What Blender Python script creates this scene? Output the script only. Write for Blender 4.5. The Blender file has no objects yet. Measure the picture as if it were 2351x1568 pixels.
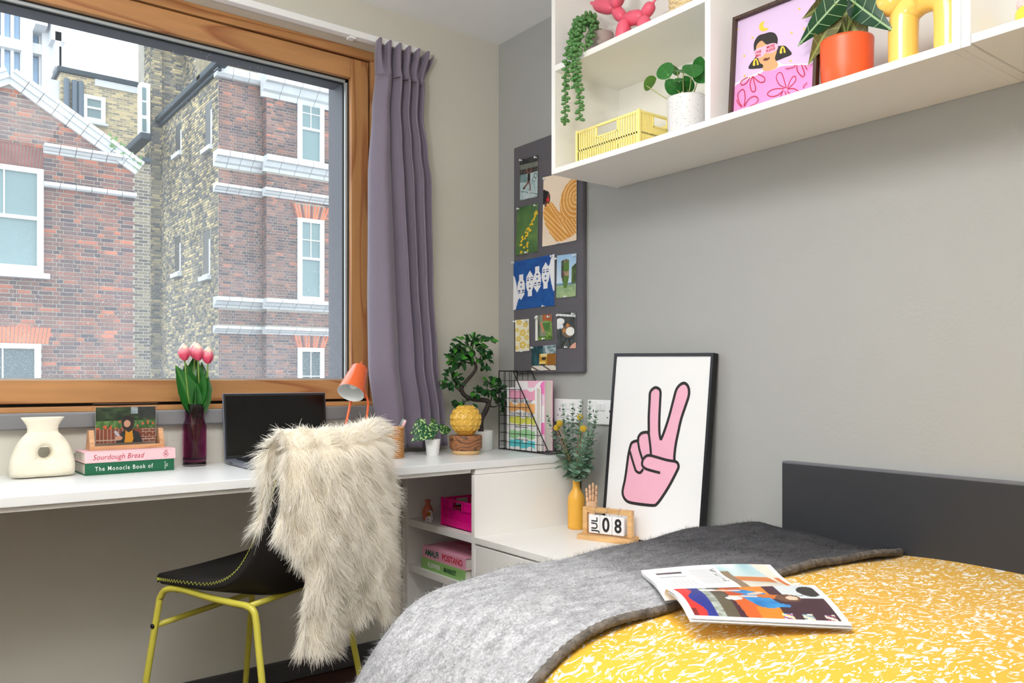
import bpy, bmesh, math, random
import numpy as np
from mathutils import Vector, Matrix, Euler
rnd = random.Random(7)
SC = bpy.context.scene
COL = SC.collection
PI = math.pi

# ------------------------------------------------------------------ camera
F_PX, CX, HY = 1860.0, 1175.5, 870.0
AZ0 = math.radians(52.5)
FWD = Vector((math.cos(AZ0), math.sin(AZ0), 0)); RGT = Vector((math.sin(AZ0), -math.cos(AZ0), 0))
CAM = Vector((-1.9958, -2.6912, 1.04))
cd = bpy.data.cameras.new('camera'); co = bpy.data.objects.new('camera', cd); COL.objects.link(co)
cd.sensor_fit = 'HORIZONTAL'; cd.sensor_width = 36.0; cd.lens = 36.0*F_PX/2351.0
cd.shift_y = (HY-784.0)/2351.0; cd.clip_start = 0.02; cd.clip_end = 400
co.location = CAM; co.rotation_euler = (PI/2, 0, AZ0-PI/2)
SC.camera = co
# ------------------------------------------------------------------ world, light, exposure
SC.view_settings.view_transform = 'Standard'; SC.view_settings.look = 'None'
SC.view_settings.gamma = 1.0; SC.view_settings.use_curve_mapping = False
SC.view_settings.exposure = 0.06
try:
    SC.cycles.max_bounces = 12; SC.cycles.diffuse_bounces = 7; SC.cycles.transparent_max_bounces = 16; SC.cycles.transmission_bounces = 12
except Exception: pass
SKY_STRENGTH = 2.75
CEILING_FILL_POWER = 24.0
BOUNCE_FILL_POWER = 80.0
w = bpy.data.worlds.new('overcast_sky'); SC.world = w; w.use_nodes = True
bg = w.node_tree.nodes['Background']; bg.inputs[0].default_value = (0.86, 0.94, 1.0, 1); bg.inputs[1].default_value = SKY_STRENGTH
pl = bpy.data.lights.new('window_portal', 'AREA'); pl.shape = 'RECTANGLE'; pl.size = 2.2; pl.size_y = 1.35
try: pl.cycles.is_portal = True
except Exception: pass
po = bpy.data.objects.new('window_portal', pl); COL.objects.link(po); po.location = (-1.7, 0.22, 1.6); po.rotation_euler = (-PI/2, 0, 0)

def _ray(px, py): return FWD + RGT*((px-CX)/F_PX) - Vector((0,0,1))*((py-HY)/F_PX)
def AX(px, py, x): r = _ray(px,py); return CAM + r*((x-CAM.x)/r.x)
def AY(px, py, y): r = _ray(px,py); return CAM + r*((y-CAM.y)/r.y)
def AZ(px, py, z): r = _ray(px,py); return CAM + r*((z-CAM.z)/r.z)

# ------------------------------------------------------------------ materials
def lin(c):
    c = c/255.0
    return c/12.92 if c <= 0.04045 else ((c+0.055)/1.055)**2.4
def S(r, g, b): return (lin(r), lin(g), lin(b), 1.0)
MATS = {}
def nd(nt, typ, **kw):
    n = nt.nodes.new(typ)
    for k, v in kw.items():
        if hasattr(n, k): setattr(n, k, v)
        else: n.inputs[k].default_value = v
    return n
def M(name, col, rough=0.5, metal=0.0, var=None, bump=None, spec=0.5, coat=0.0, trans=0.0, ior=1.45, sheen=0.0, emis=None, sss=0.0):
    """var=(scale, amount) brightness variation; bump=(scale, strength)"""
    if name in MATS: return MATS[name]
    m = bpy.data.materials.new(name); m.use_nodes = True; MATS[name] = m
    nt = m.node_tree; b = nt.nodes['Principled BSDF']; L = nt.links.new
    b.inputs['Base Color'].default_value = col; b.inputs['Roughness'].default_value = rough
    b.inputs['Metallic'].default_value = metal; b.inputs['Specular IOR Level'].default_value = spec
    b.inputs['Coat Weight'].default_value = coat; b.inputs['Transmission Weight'].default_value = trans
    b.inputs['IOR'].default_value = ior; b.inputs['Sheen Weight'].default_value = sheen
    if sss: b.inputs['Subsurface Weight'].default_value = sss; b.inputs['Subsurface Radius'].default_value = (.02,.01,.006)
    if emis: b.inputs['Emission Color'].default_value = col; b.inputs['Emission Strength'].default_value = emis
    tc = None
    if var or bump: tc = nd(nt, 'ShaderNodeTexCoord')
    if var:
        n = nd(nt, 'ShaderNodeTexNoise'); n.inputs['Scale'].default_value = var[0]; n.inputs['Detail'].default_value = 4
        L(tc.outputs['Object'], n.inputs['Vector'])
        mr = nd(nt, 'ShaderNodeMapRange'); mr.inputs['From Min'].default_value = .3; mr.inputs['From Max'].default_value = .7
        mr.inputs['To Min'].default_value = 1-var[1]; mr.inputs['To Max'].default_value = 1+var[1]
        L(n.outputs['Fac'], mr.inputs['Value'])
        h = nd(nt, 'ShaderNodeHueSaturation'); h.inputs['Color'].default_value = col
        L(mr.outputs['Result'], h.inputs['Value']); L(h.outputs['Color'], b.inputs['Base Color'])
    if bump:
        n = nd(nt, 'ShaderNodeTexNoise'); n.inputs['Scale'].default_value = bump[0]; n.inputs['Detail'].default_value = 5
        L(tc.outputs['Object'], n.inputs['Vector'])
        bp = nd(nt, 'ShaderNodeBump'); bp.inputs['Strength'].default_value = bump[1]; bp.inputs['Distance'].default_value = .01
        L(n.outputs['Fac'], bp.inputs['Height']); L(bp.outputs['Normal'], b.inputs['Normal'])
    return m
def ramp(nt, cols, interp='LINEAR'):
    r = nd(nt, 'ShaderNodeValToRGB'); e = r.color_ramp.elements; r.color_ramp.interpolation = interp
    n = len(cols)
    e[0].position = cols[0][0]; e[0].color = cols[0][1]; e[1].position = cols[-1][0]; e[1].color = cols[-1][1]
    for p, c in cols[1:-1]:
        x = e.new(p); x.color = c
    return r
def wood(name, c1, c2, axis=0, scale=6.0, stretch=9.0, rough=.45, rings=14.0, detail=1.0):
    """long grain lines that run along one axis of the object"""
    if name in MATS: return MATS[name]
    m = bpy.data.materials.new(name); m.use_nodes = True; MATS[name] = m
    nt = m.node_tree; b = nt.nodes['Principled BSDF']; L = nt.links.new
    tc = nd(nt, 'ShaderNodeTexCoord'); mp = nd(nt, 'ShaderNodeMapping')
    sc = [scale*stretch]*3; sc[axis] = scale
    mp.inputs['Scale'].default_value = sc
    L(tc.outputs['Object'], mp.inputs['Vector'])
    n1 = nd(nt, 'ShaderNodeTexNoise'); n1.inputs['Scale'].default_value = .35; n1.inputs['Detail'].default_value = 2; n1.inputs['Distortion'].default_value = .3
    L(mp.outputs['Vector'], n1.inputs['Vector'])
    mu = nd(nt, 'ShaderNodeMath', operation='MULTIPLY'); mu.inputs[1].default_value = rings; L(n1.outputs['Fac'], mu.inputs[0])
    si = nd(nt, 'ShaderNodeMath', operation='FRACT'); L(mu.outputs[0], si.inputs[0])
    r = ramp(nt, [(0, c1), (.62, c1), (.9, c2), (1, c1)]); L(si.outputs[0], r.inputs['Fac'])
    n2 = nd(nt, 'ShaderNodeTexNoise'); n2.inputs['Scale'].default_value = 2.2; n2.inputs['Detail'].default_value = 5
    L(mp.outputs['Vector'], n2.inputs['Vector'])
    mr = nd(nt, 'ShaderNodeMapRange'); mr.inputs['From Min'].default_value = .3; mr.inputs['From Max'].default_value = .7
    mr.inputs['To Min'].default_value = .86; mr.inputs['To Max'].default_value = 1.12; L(n2.outputs['Fac'], mr.inputs['Value'])
    h = nd(nt, 'ShaderNodeHueSaturation'); L(r.outputs['Color'], h.inputs['Color']); L(mr.outputs['Result'], h.inputs['Value'])
    L(h.outputs['Color'], b.inputs['Base Color']); b.inputs['Roughness'].default_value = rough
    return m
def brickmat(name, cols, per_object):
    m = bpy.data.materials.new(name); m.use_nodes = True; MATS[name] = m
    nt = m.node_tree; b = nt.nodes['Principled BSDF']; L = nt.links.new
    if per_object: s = nd(nt, 'ShaderNodeObjectInfo').outputs['Random']
    else: s = nd(nt, 'ShaderNodeNewGeometry').outputs['Random Per Island']
    r = ramp(nt, cols, 'LINEAR'); L(s, r.inputs['Fac'])
    g = nd(nt, 'ShaderNodeNewGeometry')
    n = nd(nt, 'ShaderNodeTexNoise'); n.inputs['Scale'].default_value = 1.1; n.inputs['Detail'].default_value = 4; L(g.outputs['Position'], n.inputs['Vector'])
    mr = nd(nt, 'ShaderNodeMapRange'); mr.inputs['From Min'].default_value = .3; mr.inputs['From Max'].default_value = .7
    mr.inputs['To Min'].default_value = .68; mr.inputs['To Max'].default_value = 1.25; L(n.outputs['Fac'], mr.inputs['Value'])
    h = nd(nt, 'ShaderNodeHueSaturation'); L(r.outputs['Color'], h.inputs['Color']); L(mr.outputs['Result'], h.inputs['Value'])
    L(h.outputs['Color'], b.inputs['Base Color']); b.inputs['Roughness'].default_value = .9
    return m

# ------------------------------------------------------------------ mesh builder
class MB:
    def __init__(s): s.v = []; s.f = []; s.m = []; s.mi = 0
    def add(s, vs, fs):
        o = len(s.v); s.v += [tuple(v) for v in vs]
        for f in fs: s.f.append(tuple(i+o for i in f)); s.m.append(s.mi)
        return s
    def box(s, x0, y0, z0, x1, y1, z1, T=None):
        x0,x1 = min(x0,x1),max(x0,x1); y0,y1 = min(y0,y1),max(y0,y1); z0,z1 = min(z0,z1),max(z0,z1)
        vs = [Vector(p) for p in ((x0,y0,z0),(x1,y0,z0),(x1,y1,z0),(x0,y1,z0),(x0,y0,z1),(x1,y0,z1),(x1,y1,z1),(x0,y1,z1))]
        if T is not None: vs = [T @ v for v in vs]
        return s.add(vs, [(0,3,2,1),(4,5,6,7),(0,1,5,4),(1,2,6,5),(2,3,7,6),(3,0,4,7)])
    def poly(s, pts): return s.add(pts, [tuple(range(len(pts)))])
    def prism(s, pts, off):
        """closed outline pts (3d), swept by the vector off"""
        n = len(pts); off = Vector(off); P = [Vector(p) for p in pts]
        fs = [tuple(range(n))[::-1], tuple(range(n, 2*n))] + [(i, (i+1)%n, n+(i+1)%n, n+i) for i in range(n)]
        return s.add(P + [p+off for p in P], fs)
    def tube(s, pts, r, seg=8, closed=False, cap=True):
        P = [Vector(p) for p in pts]; n = len(P)
        R = r if isinstance(r, (list, tuple)) else [r]*n
        vs = []; prev = None
        for i in range(n):
            a = P[(i-1)%n] if (closed or i > 0) else P[0]; b = P[(i+1)%n] if (closed or i < n-1) else P[-1]
            t = (b-a)
            t = t.normalized() if t.length > 1e-9 else Vector((0,0,1))
            if prev is None:
                u = t.orthogonal().normalized()
            else:
                u = prev - t*prev.dot(t)
                u = u.normalized() if u.length > 1e-6 else t.orthogonal().normalized()
            prev = u; w_ = t.cross(u)
            for k in range(seg):
                an = 2*PI*k/seg; vs.append(P[i] + (u*math.cos(an) + w_*math.sin(an))*R[i])
        fs = []
        for i in range(n if closed else n-1):
            j = (i+1) % n
            for k in range(seg):
                l = (k+1) % seg; fs.append((i*seg+k, i*seg+l, j*seg+l, j*seg+k))
        if cap and not closed:
            fs.append(tuple(range(seg))[::-1]); fs.append(tuple((n-1)*seg+k for k in range(seg)))
        return s.add(vs, fs)
    def lathe(s, prof, seg=32, c=(0,0,0), T=None, cap=True):
        c = Vector(c); vs = []; n = len(prof)
        for r, z in prof:
            for k in range(seg):
                an = 2*PI*k/seg; v = Vector((r*math.cos(an), r*math.sin(an), z))
                vs.append((T @ v if T is not None else v) + c)
        fs = [(i*seg+k, i*seg+(k+1)%seg, (i+1)*seg+(k+1)%seg, (i+1)*seg+k) for i in range(n-1) for k in range(seg)]
        if cap:
            if prof[0][0] > 1e-5: fs.append(tuple(range(seg))[::-1])
            if prof[-1][0] > 1e-5: fs.append(tuple((n-1)*seg+k for k in range(seg)))
        return s.add(vs, fs)
    def ell(s, c, rad, T=None, seg=16, rings=10):
        prof = [(math.sin(PI*i/rings), -math.cos(PI*i/rings)) for i in range(rings+1)]
        D = Matrix.Diagonal(Vector((rad[0], rad[1], rad[2], 1)))
        TT = (T @ D) if T is not None else D
        return s.lathe([(max(a,1e-4), b) for a, b in prof], seg, c, TT.to_3x3(), cap=True)
    def grid(s, fn, nu, nv, cu=False):
        vs = [fn(i/(nu if cu else nu), j/nv) for j in range(nv+1) for i in range(nu if cu else nu+1)]
        w_ = nu if cu else nu+1
        fs = [(j*w_+i, j*w_+(i+1)%w_, (j+1)*w_+(i+1)%w_, (j+1)*w_+i) for j in range(nv) for i in range(nu)]
        return s.add(vs, fs)
    def tr(s, T):
        s.v = [tuple(T @ Vector(v)) for v in s.v]; return s
    def mesh(s, name, mat, smooth=False):
        me = bpy.data.meshes.new(name); me.from_pydata(s.v, [], s.f)
        for m in (mat if isinstance(mat, (list, tuple)) else [mat]): me.materials.append(m)
        if any(s.m): me.polygons.foreach_set('material_index', s.m)
        if smooth: me.polygons.foreach_set('use_smooth', [True]*len(me.polygons))
        me.update(); return me
    def build(s, name, mat, parent=None, smooth=False, bevel=0, label=None, loc=None, rot=None, solid=0, sub=0, fix=False, seg=2):
        me = s.mesh(name, mat, smooth)
        if fix or bevel:
            b = bmesh.new(); b.from_mesh(me); bmesh.ops.recalc_face_normals(b, faces=b.faces); b.to_mesh(me); b.free()
        o = bpy.data.objects.new(name, me); COL.objects.link(o)
        if parent is not None: o.parent = parent
        if loc is not None: o.location = loc
        if rot is not None: o.rotation_euler = rot
        if solid:
            md = o.modifiers.new('thickness', 'SOLIDIFY'); md.thickness = solid; md.offset = 0
        if sub:
            md = o.modifiers.new('smooth', 'SUBSURF'); md.levels = sub; md.render_levels = sub
        if bevel:
            md = o.modifiers.new('bevel', 'BEVEL'); md.width = bevel; md.segments = seg; md.limit_method = 'ANGLE'; md.angle_limit = .6
            md.harden_normals = False
            me.polygons.foreach_set('use_smooth', [True]*len(me.polygons))
            try:
                w2 = o.modifiers.new('wn', 'WEIGHTED_NORMAL'); w2.keep_sharp = False
            except Exception: pass
        if label: o['label'] = label
        return o
def tag(o, label, cat, group=None):
    o['label'] = label; o['category'] = cat
    if group: o['group'] = group
    return o
def thing(name, label, cat, loc=(0,0,0), rot=(0,0,0), group=None):
    o = bpy.data.objects.new(name, None); COL.objects.link(o); o.empty_display_size = .05
    o.location = loc; o.rotation_euler = rot
    return tag(o, label, cat, group)
def struct(o): o['kind'] = 'structure'; return o
def stuff(o): o['kind'] = 'stuff'; return o
def bx(name, mat, parent, x0, y0, z0, x1, y1, z1, bevel=0.0015, **k):
    return MB().box(x0,y0,z0,x1,y1,z1).build(name, mat, parent, bevel=bevel, **k)
def lettering(body, size, mat, parent, loc, rot, shear=0, bold=0.0, sx=1.0, align='CENTER', space=1.0, name='lettering', line=1.0):
    cu = bpy.data.curves.new('t', 'FONT'); cu.body = body; cu.size = size; cu.shear = shear; cu.offset = bold
    cu.align_x = align; cu.align_y = 'CENTER'; cu.extrude = .00012; cu.space_character = space; cu.space_line = line; cu.resolution_u = 4
    t = bpy.data.objects.new('t', cu); COL.objects.link(t)
    bpy.context.view_layer.update()
    me = bpy.data.meshes.new_from_object(t.evaluated_get(bpy.context.evaluated_depsgraph_get()))
    bpy.data.objects.remove(t); bpy.data.curves.remove(cu)
    me.name = name; me.materials.clear(); me.materials.append(mat)
    me.transform(Matrix.Diagonal((sx,1,1,1)))
    o = bpy.data.objects.new(name, me); COL.objects.link(o)
    if parent is not None: o.parent = parent
    o.location = loc; o.rotation_euler = rot
    return o
def circ(cx, cy, r, n=20, ry=None, a0=0, a1=2*PI, rot=0):
    ry = r if ry is None else ry; out = []
    full = abs(a1-a0-2*PI) < 1e-6
    for i in range(n):
        a = a0+(a1-a0)*i/(n if full else n-1); x, y = r*math.cos(a), ry*math.sin(a)
        out.append((cx+x*math.cos(rot)-y*math.sin(rot), cy+x*math.sin(rot)+y*math.cos(rot)))
    return out
def smooth_path(pts, n=6, closed=False):
    P = [Vector(p) for p in pts]; N = len(P); out = []
    for i in range(N if closed else N-1):
        g = lambda k: P[k % N] if closed else P[max(0, min(N-1, k))]
        p0,p1,p2,p3 = g(i-1), g(i), g(i+1), g(i+2)
        for j in range(n):
            t = j/n
            out.append(.5*((2*p1)+(p2-p0)*t+(2*p0-5*p1+4*p2-p3)*t*t+(3*p1-p0-3*p2+p3)*t**3))
    if not closed: out.append(P[-1])
    return out
def band(path, wdt):
    """2d polyline -> closed 2d outline of given width"""
    P = [Vector((p[0],p[1])) for p in path]; n = len(P); L=[]; R=[]
    for i in range(n):
        t = P[min(i+1,n-1)]-P[max(i-1,0)]
        t = t.normalized() if t.length>1e-9 else Vector((1,0)); q = Vector((-t.y,t.x))*wdt*.5
        L.append(tuple(P[i]+q)); R.append(tuple(P[i]-q))
    return L+R[::-1]
def art(parent, T, shapes, name='print', step=.00015, base=.0003, label=None):
    """flat printed artwork: shapes = [(material, [(u,v)...])...]; T maps (u,v,height) to the parent's space"""
    b = MB(); mats = []
    for k, (m, pts) in enumerate(shapes):
        if m not in mats: mats.append(m)
        b.mi = mats.index(m)
        h = base+step*k
        b.poly([T(u, v, h) for u, v in pts])
    return b.build(name, mats, parent, label=label)
def clip_rect(pts, u0, v0, u1, v1):
    def cut(P, f, g):
        out = []
        for i in range(len(P)):
            a, b_ = P[i-1], P[i]; fa, fb = f(a), f(b_)
            if (fa >= 0) != (fb >= 0): out.append(g(a, b_, fa/(fa-fb)))
            if fb >= 0: out.append(b_)
        return out
    lerp = lambda a, b_, t: (a[0]+(b_[0]-a[0])*t, a[1]+(b_[1]-a[1])*t)
    for f in (lambda p: p[0]-u0, lambda p: u1-p[0], lambda p: p[1]-v0, lambda p: v1-p[1]):
        if len(pts) < 3: return []
        pts = cut(pts, f, lerp)
    return pts if len(pts) >= 3 else []
def quads_of(outline):
    n = len(outline)//2; L_, R_ = outline[:n], outline[n:][::-1]
    return [[L_[i],L_[i+1],R_[i+1],R_[i]] for i in range(n-1)]
# ================================================================== SETTING
RX0, RY0, ZC = -3.4, -4.3, 2.421
m_wall_l = M('warm_grey_wall_paint', S(206,204,194), .85, var=(1.2,.02), bump=(90,.05))
m_wall_r = M('cool_grey_wall_paint', S(168,170,169), .8, var=(1.0,.02), bump=(120,.06))
m_ceil = M('ceiling_paint', S(236,237,239), .9, bump=(60,.04))
m_trim = M('grey_trim_paint', S(124,124,128), .45)
m_base = M('charcoal_skirting_paint', S(72,72,74), .5)
m_floor = wood('dark_floor_boards', S(74,44,32), S(46,28,22), axis=0, scale=2, stretch=8, rough=.35)
WX0, WX1, WZ0, WZ1 = -2.85, -.53, .94, 2.28
struct(bx('floor', m_floor, None, RX0-.2, RY0-.2, -.1, .2, .3, 0, bevel=0))
struct(bx('ceiling', m_ceil, None, RX0-.2, RY0-.2, ZC, .2, .3, ZC+.1, bevel=0))
b = MB(); b.box(RX0-.2,0,0,WX0,.26,ZC); b.box(WX1,0,0,0,.26,ZC); b.box(WX0,0,0,WX1,.26,WZ0); b.box(WX0,0,WZ1,WX1,.26,ZC)
struct(b.build('wall_left', m_wall_l))
struct(bx('wall_right', m_wall_r, None, 0, RY0-.2, 0, .2, .26, ZC, bevel=0))
struct(bx('wall_rear', m_wall_l, None, RX0-.2, RY0-.2, 0, 0, RY0, ZC, bevel=0))
struct(bx('wall_far_side', m_wall_l, None, RX0-.2, RY0, 0, RX0, 0, ZC, bevel=0))
struct(bx('baseboard_left', m_base, None, RX0, -.016, 0, -.47, 0, .072, bevel=.004))
struct(bx('trim_1', m_trim, None, RX0, -.03, .895, -.43, 0, .942, bevel=.006))

# ---------------------------------------------------------------- window
m_wood_h = wood('larch_frame_wood', S(184,134,86), S(152,96,58), axis=0, scale=1.5, stretch=9, rough=.42, rings=11)
m_wood_v = wood('larch_frame_wood_upright', S(184,134,86), S(154,98,60), axis=2, scale=1.5, stretch=9, rough=.42, rings=9)
m_gap = M('black_seal', S(14,13,12), .6)
m_alu = M('aluminium_bead', S(196,204,208), .35, .6)
m_outer = M('dark_grey_outer_frame', S(92,94,104), .6)
def glass_material():
    m = bpy.data.materials.new('rain_spotted_glass'); m.use_nodes = True
    nt = m.node_tree; L = nt.links.new; nt.nodes.clear()
    out = nd(nt, 'ShaderNodeOutputMaterial')
    tr = nd(nt, 'ShaderNodeBsdfTransparent'); tr.inputs[0].default_value = (.97,.985,.98,1)
    gl = nd(nt, 'ShaderNodeBsdfGlossy'); gl.inputs['Roughness'].default_value = .02
    mix = nd(nt, 'ShaderNodeMixShader'); mix.inputs[0].default_value = .012
    L(tr.outputs[0], mix.inputs[1]); L(gl.outputs[0], mix.inputs[2])
    tl = nd(nt, 'ShaderNodeBsdfTranslucent'); tl.inputs[0].default_value = (.95,.97,1,1)
    tc = nd(nt, 'ShaderNodeTexCoord')
    # fine dried drops
    v = nd(nt, 'ShaderNodeTexVoronoi'); v.inputs['Scale'].default_value = 260; L(tc.outputs['Object'], v.inputs['Vector'])
    lt = nd(nt, 'ShaderNodeMapRange'); lt.inputs['From Min'].default_value = .12; lt.inputs['From Max'].default_value = .3; lt.inputs['To Min'].default_value = 1; lt.inputs['To Max'].default_value = 0
    L(v.outputs['Distance'], lt.inputs['Value'])
    n = nd(nt, 'ShaderNodeTexNoise'); n.inputs['Scale'].default_value = 3.5; n.inputs['Detail'].default_value = 3; L(tc.outputs['Object'], n.inputs['Vector'])
    nr = nd(nt, 'ShaderNodeMapRange'); nr.inputs['From Min'].default_value = .35; nr.inputs['From Max'].default_value = .65; nr.inputs['To Min'].default_value = .15; nr.inputs['To Max'].default_value = .6
    L(n.outputs['Fac'], nr.inputs['Value'])
    # more splashed dirt low on the pane
    sp = nd(nt, 'ShaderNodeSeparateXYZ'); L(tc.outputs['Object'], sp.inputs[0])
    zr = nd(nt, 'ShaderNodeMapRange'); zr.inputs['From Min'].default_value = 1.04; zr.inputs['From Max'].default_value = 1.75; zr.inputs['To Min'].default_value = 1; zr.inputs['To Max'].default_value = .15
    L(sp.outputs['Z'], zr.inputs['Value'])
    a = nd(nt, 'ShaderNodeMath', operation='MULTIPLY'); L(lt.outputs[0], a.inputs[0]); L(nr.outputs[0], a.inputs[1])
    a2 = nd(nt, 'ShaderNodeMath', operation='MULTIPLY'); L(a.outputs[0], a2.inputs[0]); L(zr.outputs[0], a2.inputs[1])
    veil = nd(nt, 'ShaderNodeMath', operation='MULTIPLY'); veil.inputs[1].default_value = .10; L(zr.outputs[0], veil.inputs[0])
    ad0 = nd(nt, 'ShaderNodeMath', operation='ADD'); L(a2.outputs[0], ad0.inputs[0]); L(veil.outputs[0], ad0.inputs[1])
    # runs and drops high up
    mp = nd(nt, 'ShaderNodeMapping'); mp.inputs['Scale'].default_value = (1,1,.25); L(tc.outputs['Object'], mp.inputs['Vector'])
    v2 = nd(nt, 'ShaderNodeTexVoronoi'); v2.inputs['Scale'].default_value = 150; L(mp.outputs['Vector'], v2.inputs['Vector'])
    l2 = nd(nt, 'ShaderNodeMapRange'); l2.inputs['From Min'].default_value = .08; l2.inputs['From Max'].default_value = .16; l2.inputs['To Min'].default_value = .55; l2.inputs['To Max'].default_value = 0
    L(v2.outputs['Distance'], l2.inputs['Value'])
    n2 = nd(nt, 'ShaderNodeTexNoise'); n2.inputs['Scale'].default_value = 5; L(tc.outputs['Object'], n2.inputs['Vector'])
    m2 = nd(nt, 'ShaderNodeMapRange'); m2.inputs['From Min'].default_value = .5; m2.inputs['From Max'].default_value = .62; L(n2.outputs['Fac'], m2.inputs['Value'])
    a3 = nd(nt, 'ShaderNodeMath', operation='MULTIPLY'); L(l2.outputs[0], a3.inputs[0]); L(m2.outputs[0], a3.inputs[1])
    ad = nd(nt, 'ShaderNodeMath', operation='ADD'); L(ad0.outputs[0], ad.inputs[0]); L(a3.outputs[0], ad.inputs[1])
    ad2 = nd(nt, 'ShaderNodeMath', operation='ADD'); ad2.inputs[1].default_value = .045; ad2.use_clamp = True; L(ad.outputs[0], ad2.inputs[0])
    mix2 = nd(nt, 'ShaderNodeMixShader'); L(ad2.outputs[0], mix2.inputs[0]); L(mix.outputs[0], mix2.inputs[1]); L(tl.outputs[0], mix2.inputs[2])
    L(mix2.outputs[0], out.inputs['Surface'])
    return m
W = bpy.data.objects.new('window_1', None); COL.objects.link(W); struct(W)
W.location = (0,0,0)
yf = .07
bx('head_frame', m_wood_h, W, WX0, yf, 2.243, WX1, .2, WZ1, .002)
bx('jamb', m_wood_v, W, -.552, yf, WZ0, WX1, .2, 2.243, .002)
bx('jamb', m_wood_v, W, WX0, yf, WZ0, WX0+.03, .2, 2.243, .002)
bx('sill_frame', m_wood_h, W, WX0, yf-.012, WZ0, WX1, .2, .957, .003)
g = MB()
g.box(WX0+.02, yf+.02, .955, -.548, .19, .966); g.box(WX0+.02, yf+.02, 2.236, -.548, .19, 2.245)
g.box(-.561, yf+.02, .96, -.55, .19, 2.24); g.box(WX0+.03, yf+.02, .96, WX0+.04, .19, 2.24)
g.build('shadow_gap', m_gap, W)
bx('sash_rail', m_wood_h, W, WX0+.04, yf, 2.163, -.632, .12, 2.236, .003)
bx('sash_rail', m_wood_h, W, WX0+.04, yf, .966, -.632, .12, 1.037, .003)
bx('sash_stile', m_wood_v, W, -.632, yf, .966, -.561, .12, 2.236, .003)
bx('sash_stile', m_wood_v, W, WX0+.04, yf, .966, WX0+.11, .12, 2.236, .003)
gx0, gx1, gz0, gz1 = WX0+.11, -.632, 1.037, 2.163
g = MB()
g.box(gx0, .098, gz0, gx1, .118, gz0+.006); g.box(gx0, .098, gz1-.012, gx1, .118, gz1)
g.box(gx1-.012, .098, gz0, gx1, .118, gz1); g.box(gx0, .098, gz0, gx0+.012, .118, gz1)
g.build('glazing_bead', m_alu, W)
g = MB()
for q in (.0, .012):
    g.box(gx0, .092+q*1.5, gz1-.003-q, gx1, .1+q*1.5, gz1-q); g.box(gx1-.003-q, .092+q*1.5, gz0, gx1-q, .1+q*1.5, gz1)
g.build('gasket', m_gap, W)
g = MB()
g.box(gx0-.01, .125, gz1-.008, gx1+.01, .21, gz1+.06); g.box(gx1-.008, .125, gz0-.03, gx1+.08, .25, gz1+.06)
g.box(gx0-.08, .125, gz0-.03, gx0+.008, .25, gz1+.06); g.box(gx0-.01, .125, gz0-.07, gx1+.01, .25, gz0+.001)
g.build('outer_frame', m_outer, W)
g = MB(); g.box(gx0-.01, .120, gz0-.02, gx1+.01, .1205, gz1+.02)
g.v = [(x, .12, z) for x, y, z in g.v]; g.f = [g.f[2]]; g.m = [0]
g.build('pane', glass_material(), W)

# ================================================================== OUTSIDE
m_mortar = M('lime_mortar', S(166,160,150), .95, var=(3,.1))
m_stone = M('painted_stone', S(206,209,211), .8, var=(2.2,.07))
m_joint = M('dark_stone_joint', S(70,74,80), .9)
m_wpaint = M('white_window_paint', S(232,236,236), .5)
m_obsc = M('obscured_window_glass', S(120,140,142), .25, var=(.8,.1), spec=.4)
m_obsc2 = M('dim_window_glass', S(86,100,104), .2, var=(.8,.1), spec=.4)
m_slate = M('dark_gutter_slate', S(58,68,76), .7, var=(2,.1))
m_leadpipe = M('grey_drain_pipe', S(150,156,160), .6)
RED = [(0,S(84,74,80)),(.25,S(108,88,88)),(.5,S(124,94,88)),(.75,S(136,98,90)),(.9,S(156,102,86)),(1,S(186,112,88))]
RED2 = [(0,S(84,76,82)),(.3,S(112,92,92)),(.6,S(128,100,94)),(.92,S(142,106,96)),(1,S(176,114,94))]
YEL = [(0,S(92,94,98)),(.3,S(116,114,108)),(.55,S(146,138,120)),(.8,S(176,162,130)),(1,S(206,186,144))]
mb_red_o = brickmat('red_brick', RED, True); mb_red_s = brickmat('red_bricks', RED, False)
mb_red2_o = brickmat('plum_brick', RED2, True); mb_red2_s = brickmat('plum_bricks', RED2, False)
mb_yel_o = brickmat('stock_brick', YEL, True); mb_yel_s = brickmat('stock_bricks', YEL, False)
m_arch = M('orange_rubbed_brick', S(204,120,92), .9, var=(3,.15))
m_archd = M('dark_rubbed_brick', S(126,84,80), .9, var=(3,.15))

def sub_interval(iv, a, b):
    out = []
    for (p, q) in iv:
        if b <= p or a >= q: out.append((p, q)); continue
        if a > p: out.append((p, a))
        if b < q: out.append((b, q))
    return out
def lay_bricks(z0, z1, span, holes, course=.075, st=.225, hd=.1125, joint=.012, header_first=False):
    """Flemish bond; span(z)->(u0,u1) or None; holes [(u0,u1,z0,z1)] -> list of (u0,u1,z0,z1)"""
    out = []; k = 0; z = z0
    while z+course <= z1:
        s = span(z+course*.5)
        if s:
            iv = [s]
            for (a, b, c, d) in holes:
                if c < z+course*.7 and d > z+course*.3: iv = sub_interval(iv, a, b)
            u = s[0] - (0 if k % 2 else (st-hd)*.5+hd*.5) - .3; j = k % 2
            u = math.floor(u/(st+hd))*(st+hd) + (0.17 if k % 2 else 0)
            while u < s[1]:
                l = st if j % 2 else hd; a, b = u+joint*.5, u+l-joint*.5
                for (p, q) in iv:
                    aa, bb = max(a, p), min(b, q)
                    if bb-aa > .03: out.append((aa, bb, z+joint*.5, z+course-joint*.5))
                u += l; j += 1
        z += course; k += 1
    return out
_bm = {}
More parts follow.
